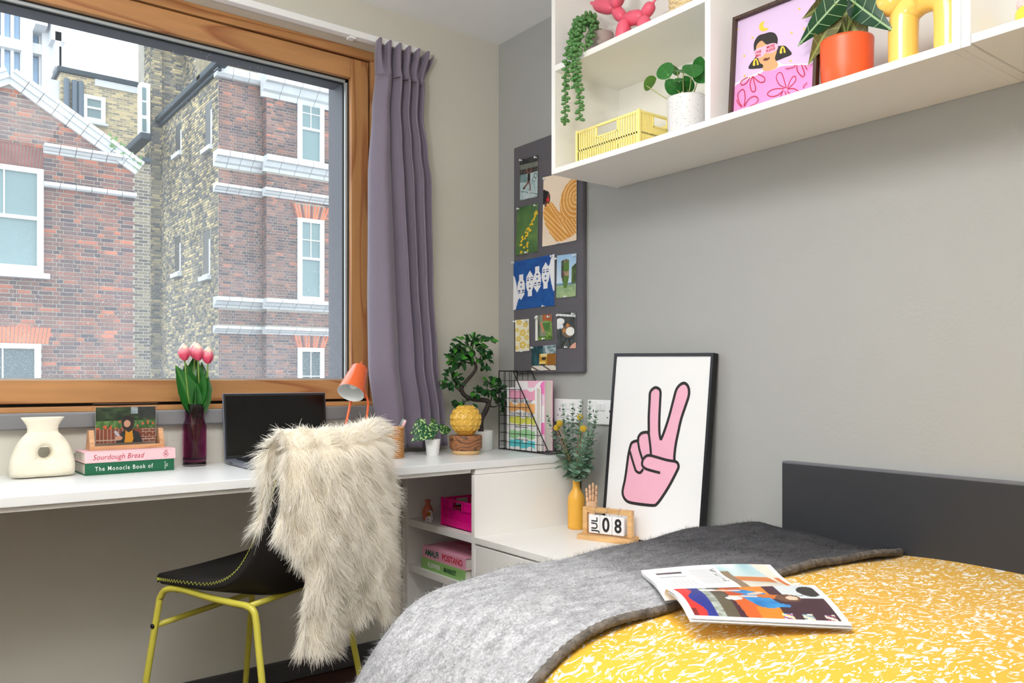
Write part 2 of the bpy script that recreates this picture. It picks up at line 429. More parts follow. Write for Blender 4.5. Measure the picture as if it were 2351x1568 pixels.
def brick_objects(parent, lst, mat_o, mat_s, n_parts, face, proud=.012, key=''):
    """face(u,z,h) -> world point with h = height off the wall. First n_parts bricks become objects, the rest one stuff part."""
    lst = sorted(lst, key=lambda r: -((r[1]-r[0])*(r[3]-r[2]))/max(1,(face(r[0],r[2],0)-CAM).length_squared))
    for (a, b_, c, d) in lst[:n_parts]:
        du, dz = b_-a, d-c; kk = (key, round(du,2), round(dz,3))
        o0 = face((a+b_)*.5, (c+d)*.5, 0)
        if kk not in _bm:
            q = MB(); h = proud
            P = lambda u, z, e: face((a+b_)*.5+u, (c+d)*.5+z, e)-o0
            u, z, i = du*.5, dz*.5, .004
            q.add([P(-u,-z,0),P(u,-z,0),P(u,z,0),P(-u,z,0),P(-u+i,-z+i,h),P(u-i,-z+i,h),P(u-i,z-i,h),P(-u+i,z-i,h)],
                  [(4,5,6,7),(0,1,5,4),(1,2,6,5),(2,3,7,6),(3,0,4,7)])
            _bm[kk] = q.mesh('brick', mat_o)
        o = bpy.data.objects.new('brick', _bm[kk]); COL.objects.link(o); o.parent = parent
        o.location = o0 + (face(0,0,rnd.uniform(-.004,.004))-face(0,0,0))
    q = MB()
    for (a, b_, c, d) in lst[n_parts:]:
        h = proud+rnd.uniform(-.004,.004); i = .004
        q.add([face(a,c,0),face(b_,c,0),face(b_,d,0),face(a,d,0),face(a+i,c+i,h),face(b_-i,c+i,h),face(b_-i,d-i,h),face(a+i,d-i,h)],
              [(4,5,6,7),(0,1,5,4),(1,2,6,5),(2,3,7,6),(3,0,4,7)])
    if q.f: stuff(q.build('brickwork', mat_s, parent))
def sash(parent, y, x0, x1, z0, z1, glass, up=(2,2), meet=.5, fr=.07):
    """white sash window seen from the front at plane y (faces -y)"""
    b = MB(); zm = z0+(z1-z0)*meet
    b.box(x0,y-.05,z0,x0+fr,y+.03,z1); b.box(x1-fr,y-.05,z0,x1,y+.03,z1)
    b.box(x0+fr,y-.05,z1-fr*.9,x1-fr,y+.03,z1); b.box(x0+fr,y-.06,z0,x1-fr,y+.03,z0+fr*1.2)
    b.box(x0+fr,y-.035,zm-.03,x1-fr,y+.03,zm+.035)
    gx0, gx1, gz0, gz1 = x0+fr, x1-fr, zm+.035, z1-fr*.9
    for i in range(1, up[0]): xx = gx0+(gx1-gx0)*i/up[0]; b.box(xx-.012,y-.02,gz0,xx+.012,y+.01,gz1)
    for i in range(1, up[1]): zz = gz0+(gz1-gz0)*i/up[1]; b.box(gx0,y-.019,zz-.012,gx1,y+.01,zz+.012)
    f = b.build('window', m_wpaint, parent)
    for i in range(up[0]):
        for j in range(up[1]):
            MB().box(gx0+(gx1-gx0)*i/up[0]+.001,y,gz0+(gz1-gz0)*j/up[1]+.001,gx0+(gx1-gx0)*(i+1)/up[0]-.001,y+.008,gz0+(gz1-gz0)*(j+1)/up[1]-.001).build('pane', glass, f)
    MB().box(gx0,y+.008,z0+fr*1.2,gx1,y+.016,zm-.03).build('pane', glass, f)
    return f
def moulding(y, x0, x1, z0, z1, depth, parent, n, name, profile=((0,.08),(.12,.16),(.22,.2),(.3,.45),(.5,.62),(.58,.7),(.62,1.0),(1,1.0))):
    """run of moulded stones along x, facing -y; n stones"""
    for i in range(n):
        a, b_ = x0+(x1-x0)*i/n, x0+(x1-x0)*(i+1)/n-.012
        pts = [Vector((a, y+.05, z0))] + [Vector((a, y-depth*d, z0+(z1-z0)*t)) for t, d in profile] + [Vector((a, y+.05, z1))]
        MB().prism(pts, (b_-a,0,0)).build(name, m_stone, parent, fix=True)

# ---- red gabled house across the street
YL = 14.0
HL = thing('brick_house', 'red brick gabled house with white coping across the street, left in the window', 'building', AY(150,870,YL)-Vector((0,0,6)))
def inv(o): return -Vector(o.location)
def rebase(parent, fn):   # children are built in world space, then moved under their parent
    before = set(bpy.data.objects)
    fn()
    for o in set(bpy.data.objects)-before:
        if o.parent is parent: o.location = Vector(o.location) - Vector(parent.location)
def house_left():
    y = YL
    ap = AY(20,182,y); en = AY(313,392,y); slope = (ap.z-en.z)/(en.x-ap.x)
    xr = AY(309,600,y).x; xl = ap.x-2.2
    zlow = -2.5
    top = lambda x: ap.z - slope*abs(x-ap.x)
    win1 = (AY(-90,500,y).x, AY(98,500,y).x, AY(97,629,y).z, AY(97,392,y).z)
    win2 = (win1[0], AY(92,830,y).x, -1.6, AY(92,790,y).z)
    b = MB()
    zt = top(xr)
    out = [(xl,zlow),(xr,zlow),(xr,zt),(ap.x,ap.z),(xl,top(xl))]
    b.prism([Vector((u,y,v)) for u,v in out], (0,.4,0)); 
    wl = b.build('wall', m_mortar, HL, fix=True)
    # recessed window openings are dark boxes set in front of the wall core, framed by brick
    arch1 = (win1[0], win1[1], win1[3], AY(97,340,y).z); arch2 = (win1[0], AY(112,770,y).x, win2[3], AY(110,752,y).z)
    holes = [win1, win2, arch1, arch2]
    def span(z):
        if z > ap.z-.1: return None
        a = max(xl, ap.x-(ap.z-z)/slope); c = min(xr, ap.x+(ap.z-z)/slope-.12)
        return (a, c) if c-a > .15 else None
    lst = lay_bricks(-.6, ap.z-.1, span, holes)
    brick_objects(HL, lst, mb_red_o, mb_red_s, 300, lambda u, z, h: Vector((u, y-h, z)), key='L')
    # rubbed brick flat arches
    for (a, c, z0, z1), mt, nn in ((arch1, m_archd, 24), (arch2, m_arch, 22)):
        n = nn
        for i in range(n):
            u0, u1 = a+(c-a)*i/n, a+(c-a)*(i+1)/n-.012; sk = .08*(i/n-.35)
            MB().prism([Vector((u0,y,z0+.006)),Vector((u1,y,z0+.006)),Vector((u1+sk,y,z1-.006)),Vector((u0+sk,y,z1-.006))],(0,-.014,0)).build('voussoir', mt, HL, fix=True)
    for k, (a, c, z0, z1) in enumerate((win1, win2)):
        sash(HL, y-.07, a+.02, c, z0, z1, (m_obsc, m_obsc2)[k], up=(2,1), meet=.52 if k == 0 else .45, fr=.1)
        MB().box(a, y-.15, z0-.1, c+.1, y, z0).build('window_sill', m_stone, HL, bevel=.01)
    # coping up the gable
    n = 9; L0 = Vector((ap.x,y,ap.z)); L1 = Vector((AY(316,392,y).x,y,0)); L1.z = ap.z-slope*(L1.x-ap.x)
    d = (L1-L0)/n; nrm = Vector((slope,0,1)).normalized()
    for sgn, cnt in ((1, n), (-1, 3)):
        for i in range(cnt):
            p = Vector((ap.x+sgn*d.x*i, y, ap.z+d.z*i)); q = Vector((ap.x+sgn*d.x*(i+.965), y, ap.z+d.z*(i+.965))); nn = Vector((nrm.x*sgn,0,nrm.z))
            c_ = MB()
            c_.prism([p+Vector((0,-.16,0)), q+Vector((0,-.16,0)), q+nn*.09+Vector((0,-.19,0)), p+nn*.09+Vector((0,-.19,0))], (0,.5,0))
            c_.prism([p-nn*.09+Vector((0,-.08,0)), q-nn*.09+Vector((0,-.08,0)), q+Vector((0,-.10,0)), p+Vector((0,-.10,0))], (0,.4,0))
            c_.prism([p+nn*.09+Vector((0,-.24,0)), q+nn*.09+Vector((0,-.24,0)), q+nn*.16+Vector((0,-.24,0)), p+nn*.16+Vector((0,-.24,0))], (0,.6,0))
            c_.build('coping_stone', m_stone, HL, fix=True)
    xa = AY(99,340,y).x
    moulding(y, xa, AY(312,380,y).x, AY(99,351,y).z, AY(99,333,y).z, .2, HL, 6, 'string_course_stone')
    moulding(y, xa, AY(312,450,y).x, AY(99,430,y).z, AY(99,419,y).z, .14, HL, 6, 'string_course_stone', ((0,.7),(.3,1),(1,1)))
rebase(HL, house_left)
# weeds rooted on the coping
m_weed = M('weed_green', S(112,150,92), .8, var=(6,.2))
wp = AY(285,352,YL-.15)
wd = thing('wall_weeds', 'small green weeds growing on the sloping white gable coping', 'plant', wp)
b = MB()
for i in range(46):
    c = Vector((rnd.uniform(-.32,.3), rnd.uniform(-.1,.05), 0)); c.z = -c.x*.72+rnd.uniform(-.12,.12)
    a = rnd.uniform(0,2*PI); t = rnd.uniform(.3,1.3); d = Vector((math.cos(a)*math.sin(t),math.sin(a)*math.sin(t),math.cos(t)))*rnd.uniform(.06,.14); s_ = d.cross(Vector((0,1,0))).normalized()*.018
    b.add([c, c+d*.5+s_, c+d, c+d*.5-s_], [(0,1,2,3)])
b.build('foliage', m_weed, wd)

# ---- plum brick block with the stock brick flank
YR, YB = 18.7, 18.4
XS = AY(501,500,YR).x
HR = thing('brick_apartment_block', 'plum brick block with white cornices and sash windows, right in the window', 'building', AY(640,870,YR)-Vector((0,0,6)))
def house_right():
    y = YR; xj = AY(612,500,YB).x; xe = AY(900,500,YB).x
    ztop1 = AY(512,172,y).z; ztop2 = AY(612,215,YB).z
    yback = AX(371,500,XS).y
    MB().box(XS, y, -3, xj+.3, yback, ztop1).build('wall', m_mortar, HR)
    MB().box(xj, YB, -3, xe, y+3, ztop2+.9).build('bay_wall', m_mortar, HR)
    wx0, wx1 = AY(682,500,YB).x, AY(742,500,YB).x
    wins = [(wx0, wx1, AY(683,377,YB).z, AY(683,215,YB).z), (wx0, wx1, AY(683,692,YB).z, AY(683,500,YB).z), (wx0, wx1, -1.2, AY(683,798,YB).z)]
    arches = [(wx0-.05, wx1+.05, w_[3], w_[3]+.38) for w_ in wins[1:]]
    cor = [(AY(500,383,y).z, AY(500,349,y).z, .34), (AY(500,441,y).z, AY(500,423,y).z, .22), (AY(500,706,y).z, AY(500,682,y).z, .30), (AY(500,765,y).z, AY(500,748,y).z, .2)]
    ch = [(-99, 99, c[0], c[1]) for c in cor]
    A = lay_bricks(-.45, ztop1, lambda z: (XS+.004, xj), ch)
    B = lay_bricks(-.45, ztop2, lambda z: (xj, xe), ch+wins+arches)
    fa = lambda u, z, h: Vector((u, YR-h, z)); fb = lambda u, z, h: Vector((u, YB-h, z))
    brick_objects(HR, B, mb_red2_o, mb_red2_s, 150, fb, key='B')
    brick_objects(HR, A, mb_red2_o, mb_red2_s, 150, fa, key='A')
    R_ = lay_bricks(-.45, ztop2, lambda z: (YB, YR), ch)
    brick_objects(HR, R_, mb_red2_o, mb_red2_s, 0, lambda u, z, h: Vector((xj-h, u, z)))
    # flank wall of stock bricks, with slit windows
    zr0 = AX(500,160,XS).z; zr1 = AX(371,270,XS).z
    sl = [(AX(488,300,XS).y, AX(472,300,XS).y, AX(472,345,XS).z, AX(472,243,XS).z), (AX(418,300,XS).y, AX(404,300,XS).y, AX(404,358,XS).z, AX(404,290,XS).z),
          (AX(484,600,XS).y, AX(467,600,XS).y, AX(467,637,XS).z, AX(467,535,XS).z), (AX(416,600,XS).y, AX(402,600,XS).y, AX(402,630,XS).z, AX(402,545,XS).z)]
    Q = lay_bricks(-.45, max(zr0,zr1)-.05, lambda z: (YR, yback), sl)
    brick_objects(HR, Q, mb_yel_o, mb_yel_s, 0, lambda u, z, h: Vector((XS-h, u, z)))
    for (a, c, z0, z1) in sl:
        f = MB().box(XS-.005, a, z0, XS-.03, a+.07, z1-.25); f.box(XS-.01, a, z0, XS-.02, c, z0+.06)
        f = f.build('slit_window', m_wpaint, HR)
        MB().box(XS-.001, a+.07, z0+.06, XS-.008, c, z1).build('pane', M('dark_slit_glass', S(70,72,74), .3), f)
        MB().box(XS-.12, a-.08, z0-.12, XS, c+.1, z0).build('window_sill', m_stone, HR)
    # eaves gutter climbing along the flank
    g0 = AX(368,272,XS); g1 = AX(532,128,XS-.2)
    b = MB(); zt = AX(440,212,XS).z
    b.box(XS-.2, YR-.9, zt-.1, XS+.1, yback+.1, zt+.08); b.box(XS-.1, YR-.3, zt-.2, XS, yback, zt-.1)
    b.build('eaves_gutter', m_slate, HR, bevel=.03)
    # cornices
    for z0, z1, dp in cor:
        moulding(YR, XS-.12, xj, z0, z1, dp, HR, 4, 'cornice_stone')
        moulding(YB, xj-.1, xe, z0, z1, dp, HR, 9, 'cornice_stone')
    moulding(YR, XS-.1, xj, ztop1-.1, ztop1+.16, .25, HR, 3, 'parapet_stone', ((0,.6),(.3,1),(1,1)))
    moulding(YB, xj-.15, xe, ztop2-.1, ztop2+.42, .45, HR, 8, 'top_cornice_stone')
    MB().box(xj-.05, YB-.2, ztop2+.42, xe, YB+.5, ztop2+1.5).build('attic_band', m_stone, HR)
    MB().box(XS-.2, YR+.9, ztop1+.1, xj+.4, YR+1.2, ztop1+2.4).build('attic_wall', M('stock_brick_far', S(150,140,118), .9, var=(8,.25)), HR)
    for i, (a, c, z0, z1) in enumerate(wins):
        sash(HR, YB-.03, a, c, z0, z1, m_obsc if i != 2 else m_obsc2, up=(2,2), meet=.52, fr=.12)
        MB().box(a-.1, YB-.14, z0-.1, c+.1, YB, z0).build('window_sill', m_stone, HR)
    for (a, c, z0, z1) in arches:
        n = 12
        for i in range(n):
            u0, u1 = a+(c-a)*i/n, a+(c-a)*(i+1)/n-.015; sk = .3*(i/(n-1)-.5)
            MB().prism([Vector((u0,YB,z0)),Vector((u1,YB,z0)),Vector((u1+sk,YB,z1)),Vector((u0+sk,YB,z1))],(0,-.016,0)).build('voussoir', m_arch if i % 3 else m_archd, HR, fix=True)
    MB().tube([AY(613,200,YR-.1),AY(613,870,YR-.1)-Vector((0,0,1))], .05, 8).build('drain_pipe', M('black_drain_pipe', S(70,72,78), .5), HR, smooth=True)
    # projecting chimney pier and stack at the back of the flank
    yp = yback; xp0 = AY(346,600,yp).x; xp1 = AY(370,600,yp).x
    zc = AY(346,70,yp).z+1.5
    MB().box(xp0, yp, -3, xp1+.02, yp+.8, zc).build('chimney_pier', m_mortar, HR)
    xs1 = AY(421,150,yp+.15).x
    MB().box(xp0, yp+.12, AY(346,270,yp).z, xs1, yp+1.6, zc).build('chimney_stack', m_mortar, HR)
    P1 = lay_bricks(-.45, zc, lambda z: (xp0, xp1+.02), [])
    brick_objects(HR, P1, mb_yel_o, mb_yel_s, 0, lambda u, z, h: Vector((u, yp-h, z)))
    P2 = lay_bricks(AY(346,330,yp).z, zc, lambda z: (xp1, xs1), [])
    brick_objects(HR, P2, mb_yel_o, mb_yel_s, 0, lambda u, z, h: Vector((u, yp+.12-h, z)))
    P3 = lay_bricks(-.45, zc, lambda z: (yp, yp+.8), [])
    brick_objects(HR, P3, mb_yel_o, mb_yel_s, 0, lambda u, z, h: Vector((xp0-h, u, z)))
    y2 = yp
    while AY(447,150,y2).x > xs1 and y2 > yp-4: y2 -= .02
    xs2 = AY(487,150,y2).x; zlo = AY(447,260,y2).z
    MB().box(xs1, y2, zlo, xs2, yp+.3, zc).build('chimney_stack', m_mortar, HR)
    P4 = lay_bricks(zlo, zc, lambda z: (xs1, xs2), [])
    brick_objects(HR, P4, mb_yel_o, mb_yel_s, 0, lambda u, z, h: Vector((u, y2-h, z)))
    P5 = lay_bricks(zlo, zc, lambda z: (y2, yp+.12), [])
    brick_objects(HR, P5, mb_yel_o, mb_yel_s, 0, lambda u, z, h: Vector((xs1-h, u, z)))
    MB().tube([AY(339,385,yp-.3), AY(339,870,yp-.3)-Vector((0,0,1))], .045, 8).build('drain_pipe', m_leadpipe, HR, smooth=True)
rebase(HR, house_right)

# ---- far stock brick house between the two
def brick_tex(name, c1, c2, mortar):
    m = bpy.data.materials.new(name); m.use_nodes = True; nt = m.node_tree; L = nt.links.new; bs = nt.nodes['Principled BSDF']
    g = nd(nt,'ShaderNodeNewGeometry'); sp = nd(nt,'ShaderNodeSeparateXYZ'); cb = nd(nt,'ShaderNodeCombineXYZ'); L(g.outputs['Position'], sp.inputs[0])
    ad = nd(nt,'ShaderNodeMath',operation='ADD'); L(sp.outputs['X'],ad.inputs[0]); L(sp.outputs['Y'],ad.inputs[1])
    L(ad.outputs[0], cb.inputs['X']); L(sp.outputs['Z'], cb.inputs['Y'])
    t = nd(nt,'ShaderNodeTexBrick'); t.inputs['Scale'].default_value = 1; t.inputs['Brick Width'].default_value = .22; t.inputs['Row Height'].default_value = .075; t.inputs['Mortar Size'].default_value = .008
    t.inputs['Color1'].default_value = c1; t.inputs['Color2'].default_value = c2; t.inputs['Mortar'].default_value = mortar; t.inputs['Bias'].default_value = .1
    L(cb.outputs[0], t.inputs['Vector']); L(t.outputs['Color'], bs.inputs['Base Color']); bs.inputs['Roughness'].default_value = .95
    return m
YF = 27.0
HF = thing('far_brick_house', 'pale stock brick house with one white window, behind the gabled house', 'building', AY(240,870,YF)-Vector((0,0,6)))
def house_far():
    y = YF; m_far = brick_tex('far_stock_brick', S(214,192,146), S(140,132,118), S(200,190,166))
    x0, x1 = AY(139,300,y).x, AY(352,300,y).x; zt = AY(139,160,y).z
    MB().box(x0, y, -3, x1, y+6, zt-.08).build('wall', m_far, HF)
    MB().box(x0-.1, y-.1, zt-.08, x1, y+6.2, zt+.1).build('roof_edge', m_slate, HF, bevel=.03)
    MB().box(x0+1.0, y-.06, zt-.3, x1, y, zt-.08).build('eaves_board', m_stone, HF)
    MB().box(x0-.4, y+.2, -3, x0, y+5, zt-.3).build('side_wall', m_stone, HF)
    f = sash(HF, y-.05, AY(189,250,y).x, AY(241,250,y).x, AY(189,279,y).z, AY(189,217,y).z, m_obsc, up=(1,1), meet=.55, fr=.13)
    MB().box(AY(187,250,y).x, y-.25, AY(189,281,y).z-.05, AY(245,250,y).x, y, AY(189,279,y).z).build('window_sill', m_stone, HF)
    for px in (152, 170, 184):
        MB().tube([Vector((AY(px,200,y).x, y-.12, zt-.3)), Vector((AY(px,200,y).x, y-.12, AY(px,300,y).z-2))], .09, 8).build('drain_pipe', M('blue_grey_pipe', S(92,104,116), .6), HF, smooth=True)
    MB().box(AY(323,250,y-3).x, y-3, AY(323,305,y-3).z, AY(345,250,y-3).x, y-2.6, AY(323,188,y-3).z).build('bay_window', m_wpaint, HF)
    for zz in (300, 262, 228):
        MB().box(AY(327,250,y-3.05).x, y-3.04, AY(323,zz,y-3).z, AY(335,250,y-3).x, y-3, AY(323,zz-28,y-3).z).build('bay_pane', m_obsc, HF)
    MB().box(AY(318,320,y-4).x, y-4.2, AY(318,322,y-4).z, AY(345,320,y-4).x, y-2, AY(318,305,y-4).z).build('porch_roof', m_slate, HF, bevel=.05)
    # lower infill wall between the two street houses
    MB().box(AY(300,600,YL+4).x, YL+4, -3, AY(345,600,YL+4).x, YL+4.4, AY(320,372,YL+4).z).build('yard_wall', brick_tex('yard_brick', S(150,138,116), S(92,86,84), S(168,164,152)), HF)
    MB().box(AY(300,600,YL+4).x, YL+3.9, AY(320,372,YL+4).z, AY(345,600,YL+4).x, YL+4.5, AY(320,362,YL+4).z).build('yard_coping', m_slate, HF)
rebase(HF, house_far)

# ---- glass and white frame tower far behind
YT = 62.0
HT = thing('office_tower', 'white framed tower with pale blue glass far behind the gabled house', 'building', AY(70,870,YT)-Vector((0,0,6)))
def tower():
    y = YT; m_tw = M('white_tower_frame', S(226,226,226), .6); m_tg = M('blue_tower_glass', S(150,178,206), .2, var=(.4,.2)); m_td = M('tower_soffit', S(122,134,146), .7)
    x0, x1, x2 = AY(-60,100,y).x, AY(71,100,y).x, AY(117,100,y).x
    zb, zt = 2.0, AY(0,-80,y).z
    pitch = 3.1
    MB().box(x0, y+1.2, zb, x2, y+14, zt).build('core', m_td, HT)
    n = int((zt-zb)/pitch)
    b = MB()
    for i in range(n+1):
        z = zb+i*pitch
        b.box(x0, y+.2, z, x2, y+1.4, z+.7)
    b.build('floor_edge', m_tw, HT)
    for x in (x1-.25, x2-.25): MB().box(x-.3, y-.1, zb, x+.35, y+1.2, zt).build('column', m_tw, HT)
    for i in range(n):
        z = zb+i*pitch+.7; k = 8; wv = (x2-x0)/k
        for j in range(k):
            MB().box(x0+wv*j+.12, y+.9, z+.05, x0+wv*(j+1)-.12, y+1.0, z+pitch-.75).build('pane', m_tg, HT)
        c = MB()
        for j in range(k+1): c.box(x0+wv*j-.1, y+.6, z, x0+wv*j+.1, y+1.05, z+pitch-.7)
        c.build('mullion', m_tw, HT)
    # cantilevered boxes on the corner
    for (a, c, t, d) in ((75,102,-80,52),(110,142,-80,88),(119,133,88,150),(128,146,122,156)):
        MB().box(AY(a,50,y).x, y-1.5, AY(a,d,y-1.5).z, AY(c,50,y).x, y+6, AY(a,t,y).z).build('corner_block', M('pale_cladding', S(214,216,220), .7), HT)
    MB().box(x2, y+1, zb, AY(133,200,y).x, y+5, AY(120,180,y).z).build('lower_block', m_tw, HT)
rebase(HT, tower)
struct(bx('street_ground', M('asphalt', S(90,92,94), .9, var=(3,.1)), None, -60, .4, -6.2, 60, 90, -6.0, bevel=0))
# ================================================================== FURNITURE
m_white = M('white_melamine', S(243,243,241), .38, var=(1.5,.01), spec=.4)
m_lam = M('white_laminate_worktop', S(233,236,238), .28, spec=.5)
ZD = .766
desk = thing('desk_worktop', 'long white wall-to-wall desk top under the window', 'desk', (-1.7,-.245,ZD-.025))
def rel(o, x, y, z): return (x-o.location.x, y-o.location.y, z-o.location.z)
def rbx(name, mat, par, x0, y0, z0, x1, y1, z1, bevel=.0015, **k):
    a = rel(par,x0,y0,z0); c = rel(par,x1,y1,z1); return bx(name, mat, par, *a, *c, bevel=bevel, **k)
rbx('desk_top', m_lam, desk, -3.395,-.49,ZD-.025,-.002,-.001,ZD,.002)
rbx('front_rail', m_white, desk, -3.395,-.478,ZD-.038,-.47,-.455,ZD-.0252,.001)
rbx('back_rail', m_white, desk, -3.395,-.03,ZD-.075,-.47,-.002,ZD-.0252,.001)

cub = thing('open_shelf_cabinet', 'white open-fronted shelf cabinet holding crate and books under the desk end', 'cabinet', (-.23,-.26,0))
CX0, CY0, CY1 = -.462, -.488, -.014
rbx('side_panel', m_white, cub, CX0,CY0,0,-.002,CY0+.018,ZD-.045)
rbx('side_panel', m_white, cub, CX0,CY1-.036,0,-.002,CY1,ZD-.045)
rbx('spacer_rail', m_white, cub, CX0+.006,CY0+.003,ZD-.044,-.002,CY0+.03,ZD-.0255)
rbx('back_panel', m_white, cub, -.02,CY0+.018,.06,-.002,CY1-.036,ZD-.045,0)
for z in (.518,.348,.10):
    rbx('shelf', m_white, cub, CX0+.004,CY0+.018,z-.026,-.02,CY1-.036,z)
rbx('plinth', m_white, cub, CX0+.03,CY0+.018,0,CX0+.045,CY1-.036,.074)

low = thing('low_cabinet', 'low white bedside cabinet carrying the poster, with a plain drawer front', 'cabinet', (-.23,-.82,0))
ZL = .517; LY0 = -1.16
rbx('top_panel', m_white, low, CX0-.001,LY0,ZL-.022,-.002,CY0-.001,ZL)
rbx('carcass', m_white, low, CX0+.02,LY0+.002,.05,-.002,CY0-.003,ZL-.0225)
rbx('drawer_front', m_white, low, CX0+.002,LY0+.003,.27,CX0+.0195,CY0-.004,ZL-.028,.002)
rbx('drawer_front', m_white, low, CX0+.002,LY0+.003,.06,CX0+.0195,CY0-.004,.264,.002)

# ---------------------------------------------------------------- wall shelves
SX, SZ0, SZ1, SY0, SY1 = -.30, 1.70, 2.40, -.69, -1.953
wsh = thing('wall_shelf', 'white wall shelf of open boxes above the pinboard, left unit', 'shelf', (-.15,(SY0+SY1)/2,SZ0))
t = .018
rbx('side_panel', m_white, wsh, SX,SY0-t,SZ0,-.001,SY0,SZ1)
rbx('side_panel', m_white, wsh, SX,SY1,SZ0,-.001,SY1+t,SZ1)
rbx('bottom_panel', m_white, wsh, SX,SY1+t,SZ0,-.001,SY0-t,SZ0+t)
rbx('top_panel', m_white, wsh, SX,SY1+t,SZ1-t,-.001,SY0-t,SZ1)
rbx('divider', m_white, wsh, SX,-1.33,SZ0+t,-.012,-1.312,SZ1-t)
rbx('back_panel', m_white, wsh, -.012,SY1+t,SZ0+t,-.002,SY0-t,SZ1-t,0)
rbx('shelf', m_white, wsh, SX,-1.312,2.030,-.012,SY0-t,2.049)
zup = AX(1715,31,-.012).z
rbx('shelf', m_white, wsh, SX,SY1+t,zup,-.012,-1.33,zup+.018)
wsh2 = thing('wall_shelf', 'white wall shelf box at the right edge, next to the yellow animal figurine', 'shelf', (-.15,-2.4,SZ0))
Y2a, Y2b = SY1-.0005, -2.9
rbx('side_panel', m_white, wsh2, SX,Y2a-t,SZ0,-.001,Y2a,SZ1)
rbx('side_panel', m_white, wsh2, SX,Y2b,SZ0,-.001,Y2b+t,SZ1)
rbx('bottom_panel', m_white, wsh2, SX,Y2b+t,SZ0+.004,-.001,Y2a-t-.001,SZ0+t+.004)
rbx('top_panel', m_white, wsh2, SX,Y2b+t,SZ1-t,-.001,Y2a-t,SZ1)
rbx('back_panel', m_white, wsh2, -.012,Y2b+t,SZ0+t,-.002,Y2a-t,SZ1-t,0)

# ---------------------------------------------------------------- curtain and track
trk = thing('curtain_track', 'white curtain track running along the wall above the window', 'curtain rail', (-1.7,-.03,2.268))
rbx('track', M('white_track', S(236,238,240), .35), trk, -3.3,-.046,2.268,-.40,-.012,2.292,.003)
for xx in (-.68,-1.5,-2.3):
    rbx('bracket', M('white_track', S(236,238,240), .35), trk, xx-.012,-.040,2.262,xx+.012,-.012,2.2685,.001)
m_curt = M('mauve_curtain_fabric', S(123,114,132), .75, var=(260,.05), bump=(700,.08), sheen=.25)
cur = thing('curtain', 'mauve grey pleated curtain hanging at the right of the window', 'curtain', (-.45,-.07,.78))
LX = [(2.265,-.595),(2.15,-.585),(2.02,-.598),(1.78,-.614),(1.4,-.612),(1.1,-.608),(.9,-.588),(.783,-.575)]
RXc = [(2.265,-.352),(2.15,-.386),(2.02,-.392),(1.9,-.372),(1.78,-.352),(1.4,-.342),(1.1,-.325),(.9,-.300),(.783,-.292)]
def lerp_tab(tab, z):
    for (z1,a),(z0,b_) in zip(tab, tab[1:]):
        if z <= z1+1e-9 and z >= z0-1e-9:
            k = (z1-z)/(z1-z0); k = k*k*(3-2*k); return a+(b_-a)*k
    return tab[-1][1] if z < tab[-1][0] else tab[0][1]
def pleat(u, n, sharp):
    ph = (u*n) % 1.0
    s_ = math.sin(PI*ph)**sharp
    return s_
def curtain_pt(u, z, off=0):
    l, r = lerp_tab(LX, z), lerp_tab(RXc, z)
    k = max(0, min(1, (2.15-z)/1.3))
    uu = u
    # pleats: wide first fold, then narrower ones
    edges = [0, .30+.12*k, .50+.10*k, .68+.06*k, .85, 1.0]
    i = 0
    while i < 4 and uu > edges[i+1]: i += 1
    ph = (uu-edges[i])/(edges[i+1]-edges[i])
    bulge = math.sin(PI*ph)**.5
    amp = [.062,.07,.066,.064,.05][i]*(.8+.3*k)
    y = -.028 - amp*bulge - .006*math.sin(uu*21+z*3)*k - off
    x = l+(r-l)*uu + .010*math.sin(2*PI*ph)*(1 if i else .3)
    x += .006*math.sin(z*4+uu*6)*k
    return Vector((x, y, z))
b = MB()
zt, zb = 2.15, .785
b.grid(lambda u, v: Vector(rel(cur, *curtain_pt(u, zt+(zb+.03*math.sin(u*6)*(u<.5)*0-zt)*v))), 110, 60)
b.build('drape', m_curt, cur, smooth=True, solid=.003)
b = MB()
def head_pt(u, v):
    z = 2.15+.122*v
    p = curtain_pt(u, 2.15); q = curtain_pt(u, 2.15)
    l, r = lerp_tab(LX, z), lerp_tab(RXc, z)
    n = 6; ph = (u*n) % 1.0; box_ = max(-1, min(1, 3.2*math.sin(2*PI*ph)))
    y = q.y*(1-v)+(-.05-.022*box_)*v + (.008*math.sin(PI*v))
    x = l+(r-l)*u + .004*math.cos(2*PI*ph)*v
    return Vector(rel(cur, x, y, z+.006*box_*v))
b.grid(head_pt, 140, 10)
b.build('heading', m_curt, cur, smooth=True, solid=.003)

# ---------------------------------------------------------------- bed
m_head = M('charcoal_headboard', S(50,52,57), .45, var=(2,.04))
hb = thing('headboard', 'long dark charcoal headboard panel fixed to the wall behind the bed', 'headboard', (-.015,-2.3,.2))
rbx('panel', m_head, hb, -.030,-3.3,.2,-.001,-1.362,.806,.001)
rbx('top_edging', M('grey_edging', S(104,106,114), .4), hb, -.030,-3.3,.806,-.001,-1.362,.812,.001)
bed = thing('bed', 'bed base and mattress hidden under the yellow duvet', 'bed', (-.62,-2.25,0))
rbx('base', m_head, bed, -1.16,-3.2,.06,-.035,-1.32,.29,.01)
rbx('mattress', M('mattress_ticking', S(225,225,220), .8), bed, -1.15,-3.2,.291,-.04,-1.33,.50,.05)
for sx_ in (-1.1,-.1):
    for sy_ in (-3.1,-1.42): rbx('leg', m_head, bed, sx_-.03,sy_-.03,0,sx_+.03,sy_+.03,.06,.002)
PROF = smooth_path([(0,0,.612),(.25,0,.622),(.5,0,.626),(.75,0,.622),(.95,0,.612),(1.09,0,.588),(1.185,0,.53),(1.255,0,.445),(1.315,0,.34),(1.35,0,.22)], 12)
PL = [0]
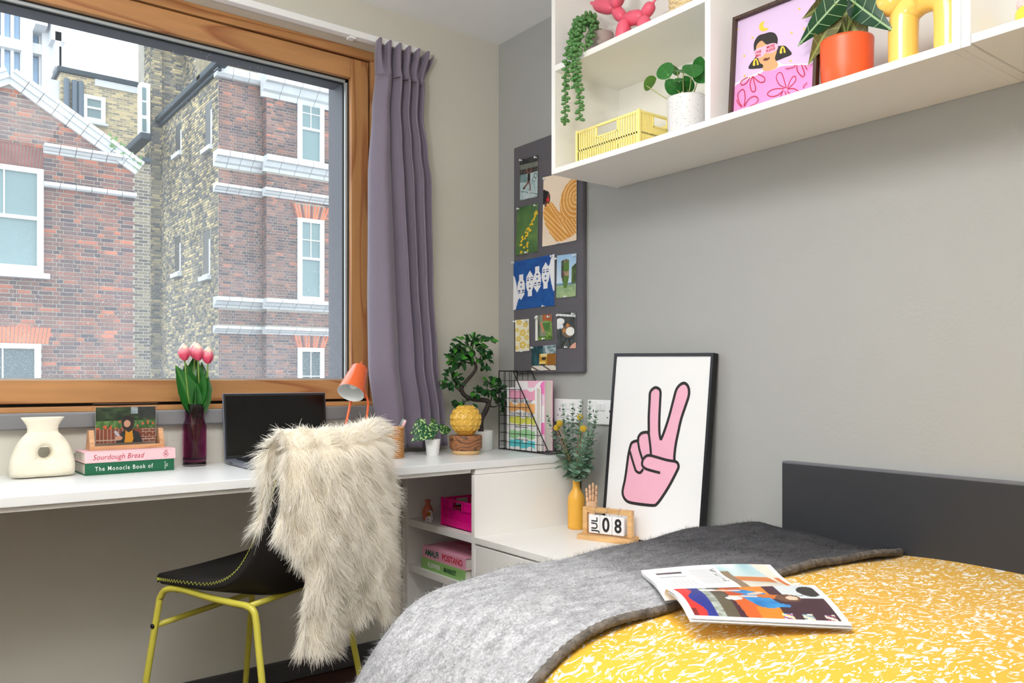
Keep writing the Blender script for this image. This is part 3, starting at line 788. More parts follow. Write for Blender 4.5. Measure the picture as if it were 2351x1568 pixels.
for a, c in zip(PROF, PROF[1:]): PL.append(PL[-1]+(c-a).length)
def prof(s):
    s = max(0, min(PL[-1], s))
    for i in range(len(PL)-1):
        if s <= PL[i+1]:
            k = (s-PL[i])/max(1e-9, PL[i+1]-PL[i]); p = PROF[i].lerp(PROF[i+1], k)
            return p.x, p.z
    return PROF[-1].x, PROF[-1].z
YEND = -1.30
def bed_pt(s, q, off=0.0):
    """s = distance from the wall over the bed, q = distance back from the foot end (negative hangs over the end)"""
    x, z = prof(s)
    x1, z1 = prof(s+.01); x0, z0 = prof(s-.01)
    nx, nz = (z0-z1), (x1-x0); ln = math.hypot(nx, nz); nx, nz = nx/ln, nz/ln
    r = .085
    if q >= r: dy, dz = q-r, 0
    else:
        a = (r-q)/r
        if a < PI/2: dy, dz = -r*math.sin(a), -r*(1-math.cos(a))
        else: dy, dz = -r, -r-(a-PI/2)*r
        dy = dy
    y = YEND-dy
    wv = .005*math.sin(x*7+y*5)+.004*math.sin(y*13-x*4)
    hang = max(0, min(1, (x-1.05)/.15))
    yn = 0
    if q < r: yn = min(1, (r-q)/r/(PI/2))
    zz = z+dz*(1 if z > .3 else .6)
    return Vector((-(x+.03) - off*nx*(-1 if False else 1)*0 - off*max(0,-0) - off*(nx if False else -0) - hang*.012*math.sin(y*17), y+off*yn, zz+wv*(1-yn)+off*(1-yn)*max(.15,nz))) + Vector((-off*max(0,min(1,1-nz))*1.0, 0, 0))
def duvet_mat():
    m = bpy.data.materials.new('yellow_duvet_print'); m.use_nodes = True; nt = m.node_tree; L = nt.links.new; bs = nt.nodes['Principled BSDF']
    tc = nd(nt,'ShaderNodeTexCoord')
    wn = nd(nt,'ShaderNodeTexNoise'); wn.inputs['Scale'].default_value = 14; wn.inputs['Detail'].default_value = 2; L(tc.outputs['UV'], wn.inputs['Vector'])
    sb = nd(nt,'ShaderNodeVectorMath',operation='SUBTRACT'); sb.inputs[1].default_value = (.5,.5,.5); L(wn.outputs['Color'], sb.inputs[0])
    sc = nd(nt,'ShaderNodeVectorMath',operation='SCALE'); sc.inputs['Scale'].default_value = .06; L(sb.outputs[0], sc.inputs[0])
    ad = nd(nt,'ShaderNodeVectorMath',operation='ADD'); L(tc.outputs['UV'], ad.inputs[0]); L(sc.outputs[0], ad.inputs[1])
    facs = []
    for (s_, rot, st, th, off) in ((112,.5,.42,.615,0),(124,-.9,.42,.625,3.3),(104,1.6,.5,.64,7.7)):
        mp = nd(nt,'ShaderNodeMapping'); mp.inputs['Rotation'].default_value = (0,0,rot); mp.inputs['Scale'].default_value = (s_*st, s_, 1); mp.inputs['Location'].default_value = (off,off,0)
        L(ad.outputs[0], mp.inputs['Vector'])
        n = nd(nt,'ShaderNodeTexNoise'); n.inputs['Scale'].default_value = 1; n.inputs['Detail'].default_value = 1.2; n.inputs['Distortion'].default_value = .7; L(mp.outputs[0], n.inputs['Vector'])
        r = nd(nt,'ShaderNodeMapRange'); r.inputs['From Min'].default_value = th; r.inputs['From Max'].default_value = th+.02; L(n.outputs['Fac'], r.inputs['Value']); facs.append(r)
    mx = nd(nt,'ShaderNodeMath',operation='MAXIMUM'); L(facs[0].outputs[0],mx.inputs[0]); L(facs[1].outputs[0],mx.inputs[1])
    mx2 = nd(nt,'ShaderNodeMath',operation='MAXIMUM'); L(mx.outputs[0],mx2.inputs[0]); L(facs[2].outputs[0],mx2.inputs[1])
    c = nd(nt,'ShaderNodeMix',data_type='RGBA'); c.inputs['A'].default_value = S(220,168,38); c.inputs['B'].default_value = S(240,236,226); L(mx2.outputs[0], c.inputs['Factor'])
    L(c.outputs['Result'], bs.inputs['Base Color']); bs.inputs['Roughness'].default_value = .8; bs.inputs['Sheen Weight'].default_value = .15
    return m
def uv_from(o, fn):
    me = o.data; uv = me.uv_layers.new(name='UVMap')
    vs = [fn(i) for i in range(len(me.vertices))]
    for l in me.loops: uv.data[l.index].uv = vs[l.vertex_index]
duv = thing('duvet', 'mustard yellow duvet with white brush fleck print spread on the bed', 'duvet', (-.62,-2.25,.5))
nu, nv = 70, 80
smax = PL[-1]-.02
b = MB(); b.grid(lambda u, v: Vector(rel(duv, *bed_pt(u*smax, -.16+v*2.05))), nu, nv)
o = b.build('cover', duvet_mat(), duv, smooth=True, solid=.0)
uv_from(o, lambda i: ((i % (nu+1))/nu*smax, (i//(nu+1))/nv*2.05))

# throw blanket laid across the foot end
def wool_mat(name, hairs):
    m = bpy.data.materials.new(name); m.use_nodes = True; nt = m.node_tree; L = nt.links.new; bs = nt.nodes['Principled BSDF']
    g = nd(nt,'ShaderNodeNewGeometry'); sp = nd(nt,'ShaderNodeSeparateXYZ'); L(g.outputs['Position'], sp.inputs[0])
    n = nd(nt,'ShaderNodeTexNoise'); n.inputs['Scale'].default_value = 3.5; n.inputs['Detail'].default_value = 3; L(g.outputs['Position'], n.inputs['Vector'])
    a = nd(nt,'ShaderNodeMath',operation='MULTIPLY_ADD'); a.inputs[1].default_value = .22; L(n.outputs['Fac'], a.inputs[0]); L(sp.outputs['X'], a.inputs[2])
    y_ = nd(nt,'ShaderNodeMath',operation='MULTIPLY_ADD'); y_.inputs[1].default_value = -.12; L(sp.outputs['Y'], y_.inputs[0]); L(a.outputs[0], y_.inputs[2])
    mr = nd(nt,'ShaderNodeMapRange'); mr.inputs['From Min'].default_value = -1.3; mr.inputs['From Max'].default_value = 0.3; L(y_.outputs[0], mr.inputs['Value'])
    # woven bands of undyed wool: mid grey end, pale middle, charcoal end
    r = ramp(nt, [(0,S(122,122,126)),(.13,S(132,132,136)),(.22,S(172,173,177)),(.50,S(166,167,171)),(.60,S(112,112,115)),(.70,S(86,86,90)),(.92,S(76,76,80)),(1,S(40,40,44))])
    L(mr.outputs[0], r.inputs['Fac'])
    n2 = nd(nt,'ShaderNodeTexNoise'); n2.inputs['Scale'].default_value = 190; n2.inputs['Detail'].default_value = 4; L(g.outputs['Position'], n2.inputs['Vector'])
    n3 = nd(nt,'ShaderNodeTexNoise'); n3.inputs['Scale'].default_value = 34; n3.inputs['Detail'].default_value = 5; n3.inputs['Roughness'].default_value = .7
    mp3 = nd(nt,'ShaderNodeMapping'); mp3.inputs['Scale'].default_value = (.6,1.3,1); mp3.inputs['Rotation'].default_value = (0,0,.4); L(g.outputs['Position'], mp3.inputs['Vector']); L(mp3.outputs[0], n3.inputs['Vector'])
    m3 = nd(nt,'ShaderNodeMapRange'); m3.inputs['From Min'].default_value = .3; m3.inputs['From Max'].default_value = .7; m3.inputs['To Min'].default_value = .64; m3.inputs['To Max'].default_value = 1.3; L(n3.outputs['Fac'], m3.inputs['Value'])
    src = n2.outputs['Fac']
    if hairs: src = nd(nt,'ShaderNodeNewGeometry').outputs['Random Per Island']
    m2 = nd(nt,'ShaderNodeMapRange'); m2.inputs['From Min'].default_value = .3 if not hairs else 0; m2.inputs['From Max'].default_value = .7 if not hairs else 1
    m2.inputs['To Min'].default_value = .72; m2.inputs['To Max'].default_value = 1.25; L(src, m2.inputs['Value'])
    h = nd(nt,'ShaderNodeHueSaturation'); mm = nd(nt,'ShaderNodeMath',operation='MULTIPLY'); L(m2.outputs[0], mm.inputs[0]); L(m3.outputs[0], mm.inputs[1])
    L(r.outputs['Color'], h.inputs['Color']); L(mm.outputs[0], h.inputs['Value'])
    L(h.outputs['Color'], bs.inputs['Base Color']); bs.inputs['Roughness'].default_value = .95; bs.inputs['Specular IOR Level'].default_value = .1
    return m
thr = thing('throw_blanket', 'fuzzy grey wool throw fading from charcoal to pale grey across the bed end', 'blanket', (-.62,-1.5,.6))
TQ0, TQ1, TS0, TS1 = -.22, .485, .015, PL[-1]-.05
def edge_q(s): return TQ1+.012*math.sin(s*5)+.006*math.sin(s*17)
def throw_pt(u, v, off=0.016):
    s = TS0+(TS1-TS0)*u; q = TQ0+(edge_q(s)-TQ0)*v
    p = bed_pt(s, q, off)
    p.z += .003*math.sin(s*23+q*9)+.003*math.sin(q*31-s*6)
    return Vector(rel(thr, *p))
b = MB(); b.grid(throw_pt, 120, 60)
b.build('weave', wool_mat('wool_weave', False), thr, smooth=True)
# turned and stitched hem
b = MB()
pts = [throw_pt(i/260, 1.0, .012) for i in range(261)]
b.tube(pts, [.0085+.0010*math.sin(i*2.2) for i in range(261)], 8)
m_hem = M('brown_grey_hem_wool', S(104,98,92), .95, var=(60,.45), bump=(120,.6))
b.build('hem', m_hem, thr, smooth=True)
def ribbons(name, mat, parent, base, dirs, side, width, curl, segs=2):
    """base (n,3), dirs (n,3) length included, side (n,3) unit, curl (n,3) bend added at the tip"""
    n = len(base); k = segs+1
    T_ = np.linspace(0, 1, k)
    vs = np.zeros((n, k, 2, 3))
    for i, t_ in enumerate(T_):
        c_ = base+dirs*t_+curl*(t_**2)
        w_ = (width*(1-.85*t_))[:,None]*side
        vs[:,i,0] = c_-w_; vs[:,i,1] = c_+w_
    V_ = vs.reshape(-1,3)
    idx = np.arange(n)[:,None]*(2*k)
    quads = np.concatenate([idx+np.array([[2*i,2*i+1,2*i+3,2*i+2]]) for i in range(segs)], axis=0)
    me = bpy.data.meshes.new(name)
    me.vertices.add(len(V_)); me.vertices.foreach_set('co', V_.astype(np.float32).ravel())
    me.loops.add(quads.size); me.loops.foreach_set('vertex_index', quads.astype(np.int32).ravel())
    me.polygons.add(len(quads)); me.polygons.foreach_set('loop_start', np.arange(0, quads.size, 4, dtype=np.int32))
    try: me.polygons.foreach_set('loop_total', np.full(len(quads), 4, dtype=np.int32))
    except Exception: pass
    me.polygons.foreach_set('use_smooth', np.ones(len(quads), dtype=bool))
    me.materials.append(mat); me.update(calc_edges=True)
    o = bpy.data.objects.new(name, me); COL.objects.link(o); o.parent = parent; stuff(o)
    return o
rg = np.random.default_rng(5)
def unit(a): return a/np.maximum(1e-9, np.linalg.norm(a, axis=1))[:,None]
N = 70000
uu, vv = rg.random(N), rg.random(N)
P0 = np.array([throw_pt(a, c) for a, c in zip(uu, vv)])
nrm = np.zeros((N,3)); 
e = .004
Pu = np.array([throw_pt(min(1,a+e), c) for a, c in zip(uu, vv)]); Pv = np.array([throw_pt(a, min(1,c+e)) for a, c in zip(uu, vv)])
nrm = unit(np.cross(Pu-P0, Pv-P0)+1e-9); nrm[np.abs(nrm).sum(1)<1e-6] = (0,0,1)
nrm *= np.where(nrm[:,2:3] < -.2, -1, 1)
rv = rg.normal(size=(N,3)); tang = unit(rv-nrm*(rv*nrm).sum(1)[:,None])
ln = (rg.uniform(.008,.018,N)*np.where(rg.random(N) < .10, 1.9, 1.0))[:,None]
dirs = tang*ln*.9+nrm*ln*rg.uniform(.15,.75,N)[:,None]
side = unit(np.cross(dirs, nrm)+1e-9)
ribbons('wool_fuzz', wool_mat('wool_hairs', True), thr, P0-nrm*.001, dirs, side, rg.uniform(.0002,.0004,N), nrm*(-ln*.35)+rg.normal(size=(N,3))*.004)
# ================================================================== prints
def ink_mat():
    m = bpy.data.materials.new('printed_ink'); m.use_nodes = True; nt = m.node_tree; bs = nt.nodes['Principled BSDF']
    a = nd(nt,'ShaderNodeVertexColor'); a.layer_name = 'ink'; nt.links.new(a.outputs['Color'], bs.inputs['Base Color']); bs.inputs['Roughness'].default_value = .45
    return m
M_INK = ink_mat()
def raster(parent, T, nu, nv, fn, name='print', h=.0004, label=None):
    """printed picture: fn(u,v)->(r,g,b) 0..255 sampled on a grid laid on the sheet by T(u,v,h)"""
    b = MB(); b.grid(lambda u, v: T(u, v, h), nu, nv)
    o = b.build(name, M_INK, parent, smooth=True, label=label)
    at = o.data.color_attributes.new('ink', 'FLOAT_COLOR', 'POINT')
    arr = []
    for j in range(nv+1):
        for i in range(nu+1):
            c = fn(i/nu, j/nv); arr += [lin(max(0,min(255,c[0]))), lin(max(0,min(255,c[1]))), lin(max(0,min(255,c[2]))), 1.0]
    at.data.foreach_set('color', arr)
    return o
def hsh(i, j, k=0):
    n = math.sin(i*127.1+j*311.7+k*74.7)*43758.5453
    return n-math.floor(n)
def vnoise(x, y, k=0):
    i, j = math.floor(x), math.floor(y); fx, fy = x-i, y-j; fx = fx*fx*(3-2*fx); fy = fy*fy*(3-2*fy)
    a = hsh(i,j,k)*(1-fx)+hsh(i+1,j,k)*fx; b_ = hsh(i,j+1,k)*(1-fx)+hsh(i+1,j+1,k)*fx
    return a*(1-fy)+b_*fy
def mix(a, b_, t): return tuple(a[i]+(b_[i]-a[i])*t for i in range(3))
def inel(u, v, cx, cy, rx, ry, rot=0):
    x, y = u-cx, v-cy; c, s_ = math.cos(rot), math.sin(rot); x, y = x*c+y*s_, -x*s_+y*c
    return (x/rx)**2+(y/ry)**2 < 1
def inpoly(u, v, P):
    r = False; j = len(P)-1
    for i in range(len(P)):
        if (P[i][1] > v) != (P[j][1] > v) and u < (P[j][0]-P[i][0])*(v-P[i][1])/(P[j][1]-P[i][1])+P[i][0]: r = not r
        j = i
    return r
def seg_d(u, v, a, b_):
    dx, dy = b_[0]-a[0], b_[1]-a[1]; t_ = max(0, min(1, ((u-a[0])*dx+(v-a[1])*dy)/(dx*dx+dy*dy+1e-12)))
    return math.hypot(u-a[0]-dx*t_, v-a[1]-dy*t_)

# ---------------------------------------------------------------- pinboard
m_felt = M('charcoal_felt', S(92,90,98), .95, var=(350,.12), bump=(600,.25), sheen=.2)
pb = thing('pinboard', 'tall charcoal felt pinboard with pinned prints, on the wall by the corner', 'pinboard', (-.011,-.33,1.063))
rbx('board', m_felt, pb, -.022,-.537,1.063,-.001,-.128,1.962,.006)
m_pin = M('clear_plastic_pin', S(232,236,240), .1, spec=.7, coat=.5)
def f_street(u, v):
    n = vnoise(u*9, v*14)
    c = mix((150,178,184),(190,208,212), n)
    if v > .86: c = mix((24,26,30),(60,62,66), n)
    elif v > .74: c = mix((96,104,100),(120,124,116), vnoise(u*22,v*3))
    elif v > .62: c = mix((28,26,30),(120,110,108), vnoise(u*26,v*30)**2)
    elif v > .42 and u < .35: c = mix((86,120,124),(130,156,160), n)
    if v < .25 and abs(v-(.2-.18*u+.04*n)) < .008: c = (70,84,90)
    if inel(u,v,.47,.70,.06,.05): c = (70,40,34)
    if inel(u,v,.47,.50,.09,.13): c = (24,22,26)
    for a, b_ in (((.5,.4),(.56,.26)),((.56,.26),(.53,.2)),((.42,.4),(.3,.33)),((.3,.33),(.22,.29)),((.42,.62),(.36,.7)),((.55,.62),(.6,.7))):
        if seg_d(u,v,a,b_) < .03: c = (120,80,70)
    if inel(u,v,.2,.27,.07,.02): c = (30,24,24)
    if inel(u,v,.5,.15,.06,.012): c = (240,240,240)
    for (cx_, cy_) in ((.78,.44),(.86,.52)):
        r = math.hypot((u-cx_)*1.0,(v-cy_)*1.7)
        if abs(r-.09) < .012: c = (60,66,70)
    return c
def f_swirl(u, v):
    bgc = mix((242,226,206),(238,214,192), vnoise(u*3,v*4))
    c = bgc
    L1 = [(.0,.47),(.03,.55),(.1,.615),(.2,.63),(.28,.6),(.42,.49),(.52,.42),(.5,.5),(.5,.6),(.55,.7),(.66,.80),(.8,.86),(1.0,.9),(1,.1),(.8,.06),(.6,.03),(.42,.03),(.2,.18),(.07,.32)]
    if inpoly(u,v,L1):
        d1 = math.hypot((u-.98)*1.05,(v-.60)*1.5)
        a = .5
        f1 = d1*10.5
        x, y = u-.15, v-.52; rt = .95
        d2 = abs(-x*math.sin(-.75)+y*1.35*math.cos(-.75))*14
        f = f1 if (u > .5 and v > .32) else d2+u*1.5
        fr = f-math.floor(f)
        c = (252,228,180) if fr < .17 else mix((226,164,78),(216,146,58), vnoise(u*5,v*5))
    if inel(u,v,.06,.70,.14,.10) or inel(u,v,.02,.77,.06,.05): c = (28,24,26)
    if inel(u,v,.16,.68,.05,.075) and u > .1: c = (104,62,50)
    if inel(u,v,.13,.665,.04,.03): c = (212,24,40)
    if .04 < u < .1 and .57 < v < .64: c = (104,62,50)
    return c
def f_meadow(u, v):
    n = vnoise(u*5+3,v*3); c = mix((58,98,52),(112,146,78), n); c = mix(c,(40,84,60), .5*vnoise(u*3,v*9,2))
    for i in range(36):
        t_ = i/36; cx_ = .92-.78*t_+.13*(hsh(i,1)-.5); cy_ = .83-.72*t_+.12*(hsh(i,2)-.5)
        if i > 22: cx_ = .06+.5*hsh(i,3); cy_ = .03+.42*hsh(i,4)
        if math.hypot(u-cx_,(v-cy_)*1.9) < .035+.02*hsh(i,5): c = (236,196,40)
    return c
def f_faces(u, v):
    c = mix((6,70,150),(16,92,170), vnoise(u*14,v*14)); wh = (236,238,244)
    P = [(1,1),(.93,1),(.88,.82),(.80,.72),(.87,.66),(.92,.45),(.97,.28),(1,.3)]
    Q = [(0,0),(.06,0),(.12,.2),(.19,.27),(.1,.36),(.07,.55),(.03,.68),(0,.72)]
    if inpoly(u,v,P) or inpoly(u,v,Q): c = wh
    for k, cx_ in enumerate((.19,.40,.58,.78)):
        cy_ = .46+.055*k-.01; up_ = k % 2 == 1; sg = 1 if up_ else -1
        y = (v-cy_)*sg; x = u-cx_
        face = (abs(x) < .085*min(1,max(0,(.26-y)/.12)) and -.02 < y < .26) or (x/.092)**2+(y/.18)**2 < 1 and y < .14 or (abs(x) < .05 and -.26 < y < 0)
        if face:
            c = wh
            for ex in (-.045,.045):
                if (abs(y-.07) < .014 and abs(x-ex) < .026) or (abs(y-(.115-6*(x-ex)**2)) < .007 and abs(x-ex) < .034): c = (20,60,130)
            if abs(x) < .016 and abs(y+.015) < .018: c = (60,120,190)
            if (x/.025)**2+((y+.1)/.018)**2 < 1: c = (20,50,120)
    return c
def f_rock(u, v):
    c = mix((232,240,246),(150,190,226), v) if v > .32 else mix((128,160,120),(170,190,140), vnoise(u*8,v*20))
    if .28 < v < .34: c = mix(c,(70,116,170),.6)
    P = [(.2,.86),(.45,.9),(.62,.86),(.62,.5),(.55,.3),(.5,.22),(.36,.22),(.3,.35),(.22,.5)]
    if inpoly(u,v,P):
        c = mix((70,58,62),(176,150,120), vnoise(u*9,v*13)); 
        if vnoise(u*7+4,v*9,3) > .62: c = (84,120,50)
        if u < .33: c = mix(c,(50,44,56),.6)
    if u > .74 and .3 < v < .78-.35*(1-u): c = mix((48,60,44),(90,116,60), vnoise(u*10,v*12))
    return c
def f_daisy(u, v):
    c = (240,236,214)
    for (cx_,cy_,r) in ((.25,.92,.2),(.72,.83,.2),(.1,.68,.16),(.5,.58,.26),(.95,.62,.14),(.2,.4,.2),(.8,.42,.2),(.5,.2,.28),(.95,.15,.16),(.05,.12,.15)):
        x, y = u-cx_, (v-cy_)*2.2; a = math.atan2(y,x); rr = math.hypot(x,y)
        if rr < r*(.72+.28*abs(math.cos(2.5*a))): c = (232,204,104)
        if rr < r*.22: c = (240,236,214)
    return c
def f_cup(u, v):
    n = vnoise(u*18,v*22)
    c = mix((60,66,56),(160,170,150), vnoise(u*6,v*2))
    if u > .58: c = mix((70,110,50),(160,186,96), n)
    if v > .72 and u > .42: c = mix((196,110,60),(150,84,52), n)
    if v < .16: c = mix((50,90,36),(130,160,70), n)
    if u < .12: c = (228,230,226)
    if inel(u,v,.62,.56,.24,.2): c = mix((92,140,72),(70,112,56), u)
    if inel(u,v,.62,.72,.23,.04): c = (120,164,96)
    for k in range(4):
        if inel(u,v,.33+.04*k,.66-.1*k,.07,.05): c = (208,132,100)
    return c
def f_table(u, v):
    c = mix((52,56,56),(86,92,90), vnoise(u*5,v*6))
    if v > .86 and abs(v-(.95-.06*u)) < .03: c = (220,226,226)
    for (cx_,cy_,rx,ry,cl) in ((.16,.76,.22,.09,(232,234,236)),(.12,.62,.2,.08,(222,226,232)),(.58,.44,.36,.2,(40,52,74)),(.58,.47,.34,.18,(120,100,80)),(.68,.47,.24,.12,(238,238,238)),(.36,.5,.09,.06,(190,130,72)),(.54,.64,.09,.055,(190,130,72)),(.62,.5,.08,.05,(248,240,220))):
        if inel(u,v,cx_,cy_,rx,ry): c = cl
    for a, b_ in (((.45,.25),(.2,.05)),((.6,.25),(.68,.08)),((.14,.55),(.2,.3))):
        if seg_d(u,v,a,b_) < .025: c = (24,24,26)
    if inel(u,v,.9,.02,.3,.12,.3): c = (224,168,148)
    return c
def f_van(u, v):
    n = vnoise(u*14,v*5)
    c = mix((18,44,52),(60,110,118), n)
    if v > .55 and u > .45: c = mix((80,110,120),(200,214,216), vnoise(u*12,v*14,2))
    if v < .2: c = mix((226,218,206),(80,74,70), 1 if abs((u+v*1.5)%.5-.25) < .05 else 0)
    if .3 < u < .78 and .2 < v < .68: c = (196,148,52)
    if .36 < u < .68 and .56 < v < .68: c = (232,214,160)
    if u > .62 and .2 < v < .66: c = (150,100,40)
    if .40 < u < .58 and .42 < v < .53: c = (40,40,44)
    if .3 < u < .56 and .26 < v < .36: c = (236,206,120)
    if .32 < u < .56 and .2 < v < .26: c = (44,36,30)
    return c
K = .3697
def pinned(name, label, q, fn, nu, nv, pins):
    """q: corners TL,TR,BR,BL as seen on the board"""
    xx = -.0232
    TL, TR, BR, BL = [AX(1140+a*K, 300+c*.37, xx) for a, c in q]
    ctr = (TL+TR+BR+BL)/4; ctr.z = min(BL.z, BR.z)
    th = thing(name, label, 'picture', ctr, group=None)
    def T(u, v, h):
        p = BL*(1-u)*(1-v)+BR*u*(1-v)+TR*u*v+TL*(1-u)*v
        curlx = .004*max(0,(v-.1)*0)+.003*(abs(u-.5)*2)**3
        return p-ctr+Vector((-h-curlx,0,0))
    b = MB(); b.grid(lambda u, v: T(u,v,0), 8, 4); b.grid(lambda u, v: T(1-u,v,-.0005), 8, 4)
    b.build('sheet', M('photo_paper', S(238,238,236), .5), th)
    raster(th, T, nu, nv, fn)
    for (u, v) in pins:
        p = T(u,v,.001); b = MB(); R_ = Matrix.Rotation(-PI/2,3,'Y')
        b.lathe([(.0035,0),(.0035,.002),(.0018,.003),(.0018,.007),(.0042,.008),(.0042,.0105),(.002,.011)], 10, p, R_)
        b.build('push_pin', m_pin, th, smooth=True)
    return th
P3 = [(.08,.97),(.9,.95),(.5,.02)]
pinned('pinned_photo','photo of a woman kicking in a street, pinned top left of the board',[(150,180),(262,152),(258,408),(150,432)],f_street,50,90,P3)
pinned('pinned_print','tan print of a black-haired head with ochre swirls, pinned under the shelf corner',[(296,290),(502,236),(500,680),(288,720)],f_swirl,100,150,[(.05,.97),(.5,.01)])
pinned('pinned_photo','photo of yellow flowers in green grass, pinned on the board',[(133,480),(262,447),(258,750),(123,775)],f_meadow,50,90,P3)
pinned('pinned_print','blue and white print of four faces, widest sheet on the board',[(110,815),(365,765),(364,1085),(107,1113)],f_faces,120,120,[(.01,.98),(.95,.96),(.75,.01)])
pinned('pinned_photo','photo of a tall sea rock under pale sky, pinned on the board',[(380,775),(500,760),(495,1028),(375,1038)],f_rock,50,90,[(.02,.92),(.93,.95),(.5,.01)])
pinned('pinned_print','narrow yellow flower pattern print, pinned at the lower left of the board',[(120,1175),(205,1168),(208,1365),(122,1372)],f_daisy,40,80,[(0,.95),(.88,.95),(.45,0)])
pinned('pinned_photo','small photo of a hand holding a green cup, pinned on the board',[(245,1148),(345,1138),(352,1295),(245,1303)],f_cup,45,70,[(.1,.9),(.85,.9),(.5,.05)])
pinned('pinned_photo','photo of coffee on a round table seen from above, pinned at lower right',[(380,1132),(495,1125),(497,1350),(380,1350)],f_table,50,90,[(.08,.93),(.9,.95),(.5,.03)])
pinned('pinned_photo','photo of a yellow van in a street, lowest sheet on the board',[(222,1340),(372,1328),(372,1485),(220,1488)],f_van,60,60,[(.05,.95),(.5,.02)])

# ---------------------------------------------------------------- sockets
m_sock = M('white_socket_plastic', S(236,238,242), .3)
m_hole = M('socket_hole', S(22,22,24), .6)
def socket(y0, label):
    s = thing('double_socket', label, 'socket', (-.001,y0-.0745,.879))
    pl_s = bx('plate', m_sock, s, -.010,-.0745,0,0,.0745,.087,.004, seg=3)
    for sy in (-1, 1):
        o = MB(); yy = sy*.011
        o.box(-.0145,yy-.008,.050,-.010,yy+.008,.074); o.v = [(x-.003*(z-.05)/.024 if x < -.012 else x,y,z) for x,y,z in o.v]
        o.build('rocker_switch', m_sock, pl_s, bevel=.001)
        for (dy, dz, w_, h_) in ((0,.048,.002,.004),(-.011,.026,.0032,.0016),(.011,.026,.0032,.0016)):
            yc = sy*.041+dy
            MB().box(-.0103,yc-w_,dz-h_,-.0099,yc+w_,dz+h_).build('pin_hole', m_hole, pl_s)
    return s
socket(-.364, 'white double socket on the wall between the book rack and eucalyptus')
socket(-.547, 'white double socket partly behind the black poster frame')

# ---------------------------------------------------------------- poster with the hand sign
pf_bl = Vector((-.100,-.712,.5185)); pf_tl = Vector((-.048,-.722,1.127)); pf_wid = .405
vdir = (pf_tl-pf_bl).normalized(); udir = Vector((.045,-1,0)).normalized(); udir = (udir-vdir*udir.dot(vdir)).normalized()
ndir = vdir.cross(udir)
if ndir.x > 0: ndir = -ndir
PH = (pf_tl-pf_bl).length
pos = thing('framed_poster', 'black framed poster of a pink peace hand leaning on the wall', 'framed poster', pf_bl+udir*pf_wid*.5)
oc = Vector(pos.location)
def TP(u, v, h): return pf_bl+udir*u+vdir*v+ndir*h-oc     # metres along the frame
def pbox(name, mat, u0, v0, h0, u1, v1, h1, bev=.0008, par=None):
    b = MB(); b.box(0,0,0,1,1,1); b.v = [tuple(TP(u0+(u1-u0)*x, v0+(v1-v0)*y, h0+(h1-h0)*z)) for x,y,z in b.v]
    return b.build(name, mat, par or pos, bevel=bev, fix=True)
m_blk = M('black_frame_lacquer', S(20,22,28), .35)
fw = .010; dp = .024
pbox('frame_side', m_blk, 0,0,-dp,fw,PH,0); pbox('frame_side', m_blk, pf_wid-fw,0,-dp,pf_wid,PH,0)
pbox('frame_rail', m_blk, fw,0,-dp,pf_wid-fw,fw,0); pbox('frame_rail', m_blk, fw,PH-fw,-dp,pf_wid-fw,PH,0)
pbox('poster_sheet', M('poster_paper', S(238,239,242), .55), fw,fw,-.012,pf_wid-fw,PH-fw,-.004,0)
m_pink = M('poster_pink', S(238,178,202), .6, var=(14,.03)); m_ink = M('poster_black_ink', S(38,34,38), .6, var=(90,.15))
# hand outline, in fractions of the frame (measured on the photo)
def UV(x, y):   # crop coordinates 0..1317 x 0..1568 -> frame metres
    px, py = 1280+x*420/1317, 780+y*500/1568
    r = _ray(px, py); n_ = ndir; p0 = pf_bl
    t_ = (p0-CAM).dot(n_)/r.dot(n_); p = CAM+r*t_-p0
    return (p.dot(udir), p.dot(vdir))
outer = [(710,345),(735,370),(733,450),(728,560),(728,660),(736,712),(745,705),(770,640),(800,545),(830,430),(852,355),(885,318),(915,314),(938,345),(940,400),(915,480),(885,570),(865,660),(845,760),(836,862),(858,885),(866,915),(850,955),(800,1050),(750,1130),(712,1180),(680,1193),(560,1180),(500,1165),(470,1130),(464,1085),(480,1010),(493,920),(505,830),(517,775),(530,742),(560,728),(575,728),(578,700),(600,672),(640,665),(652,672),(652,560),(658,440),(662,380),(685,350)]
OU = [tuple(v)[:2] for v in smooth_path([(x,y,0) for x,y in [UV(*p) for p in outer]], 4, closed=True)]
strokes = [[(575,735),(585,790),(600,840),(606,860)],[(652,672),(658,720),(665,780),(668,828)],[(515,800),(530,850),(548,910),(562,945),(590,957),(612,930)],
           [(838,875),(780,865),(720,848),(660,832),(630,840),(610,865),(605,900),(625,925),(665,940),(735,958)]]
sh = [(m_pink, OU)]+[(m_ink, q) for q in quads_of(band(OU+[OU[0],OU[1]], .0095))]
for s_ in strokes: sh += [(m_ink, q) for q in quads_of(band([tuple(v)[:2] for v in smooth_path([(x,y,0) for x,y in [UV(*p) for p in s_]], 6)], .0085))]
art(pos, lambda u, v, h: TP(u, v, -.004+h), sh, 'hand_print', step=.000004, label='pink hand making a peace sign, outlined in black')

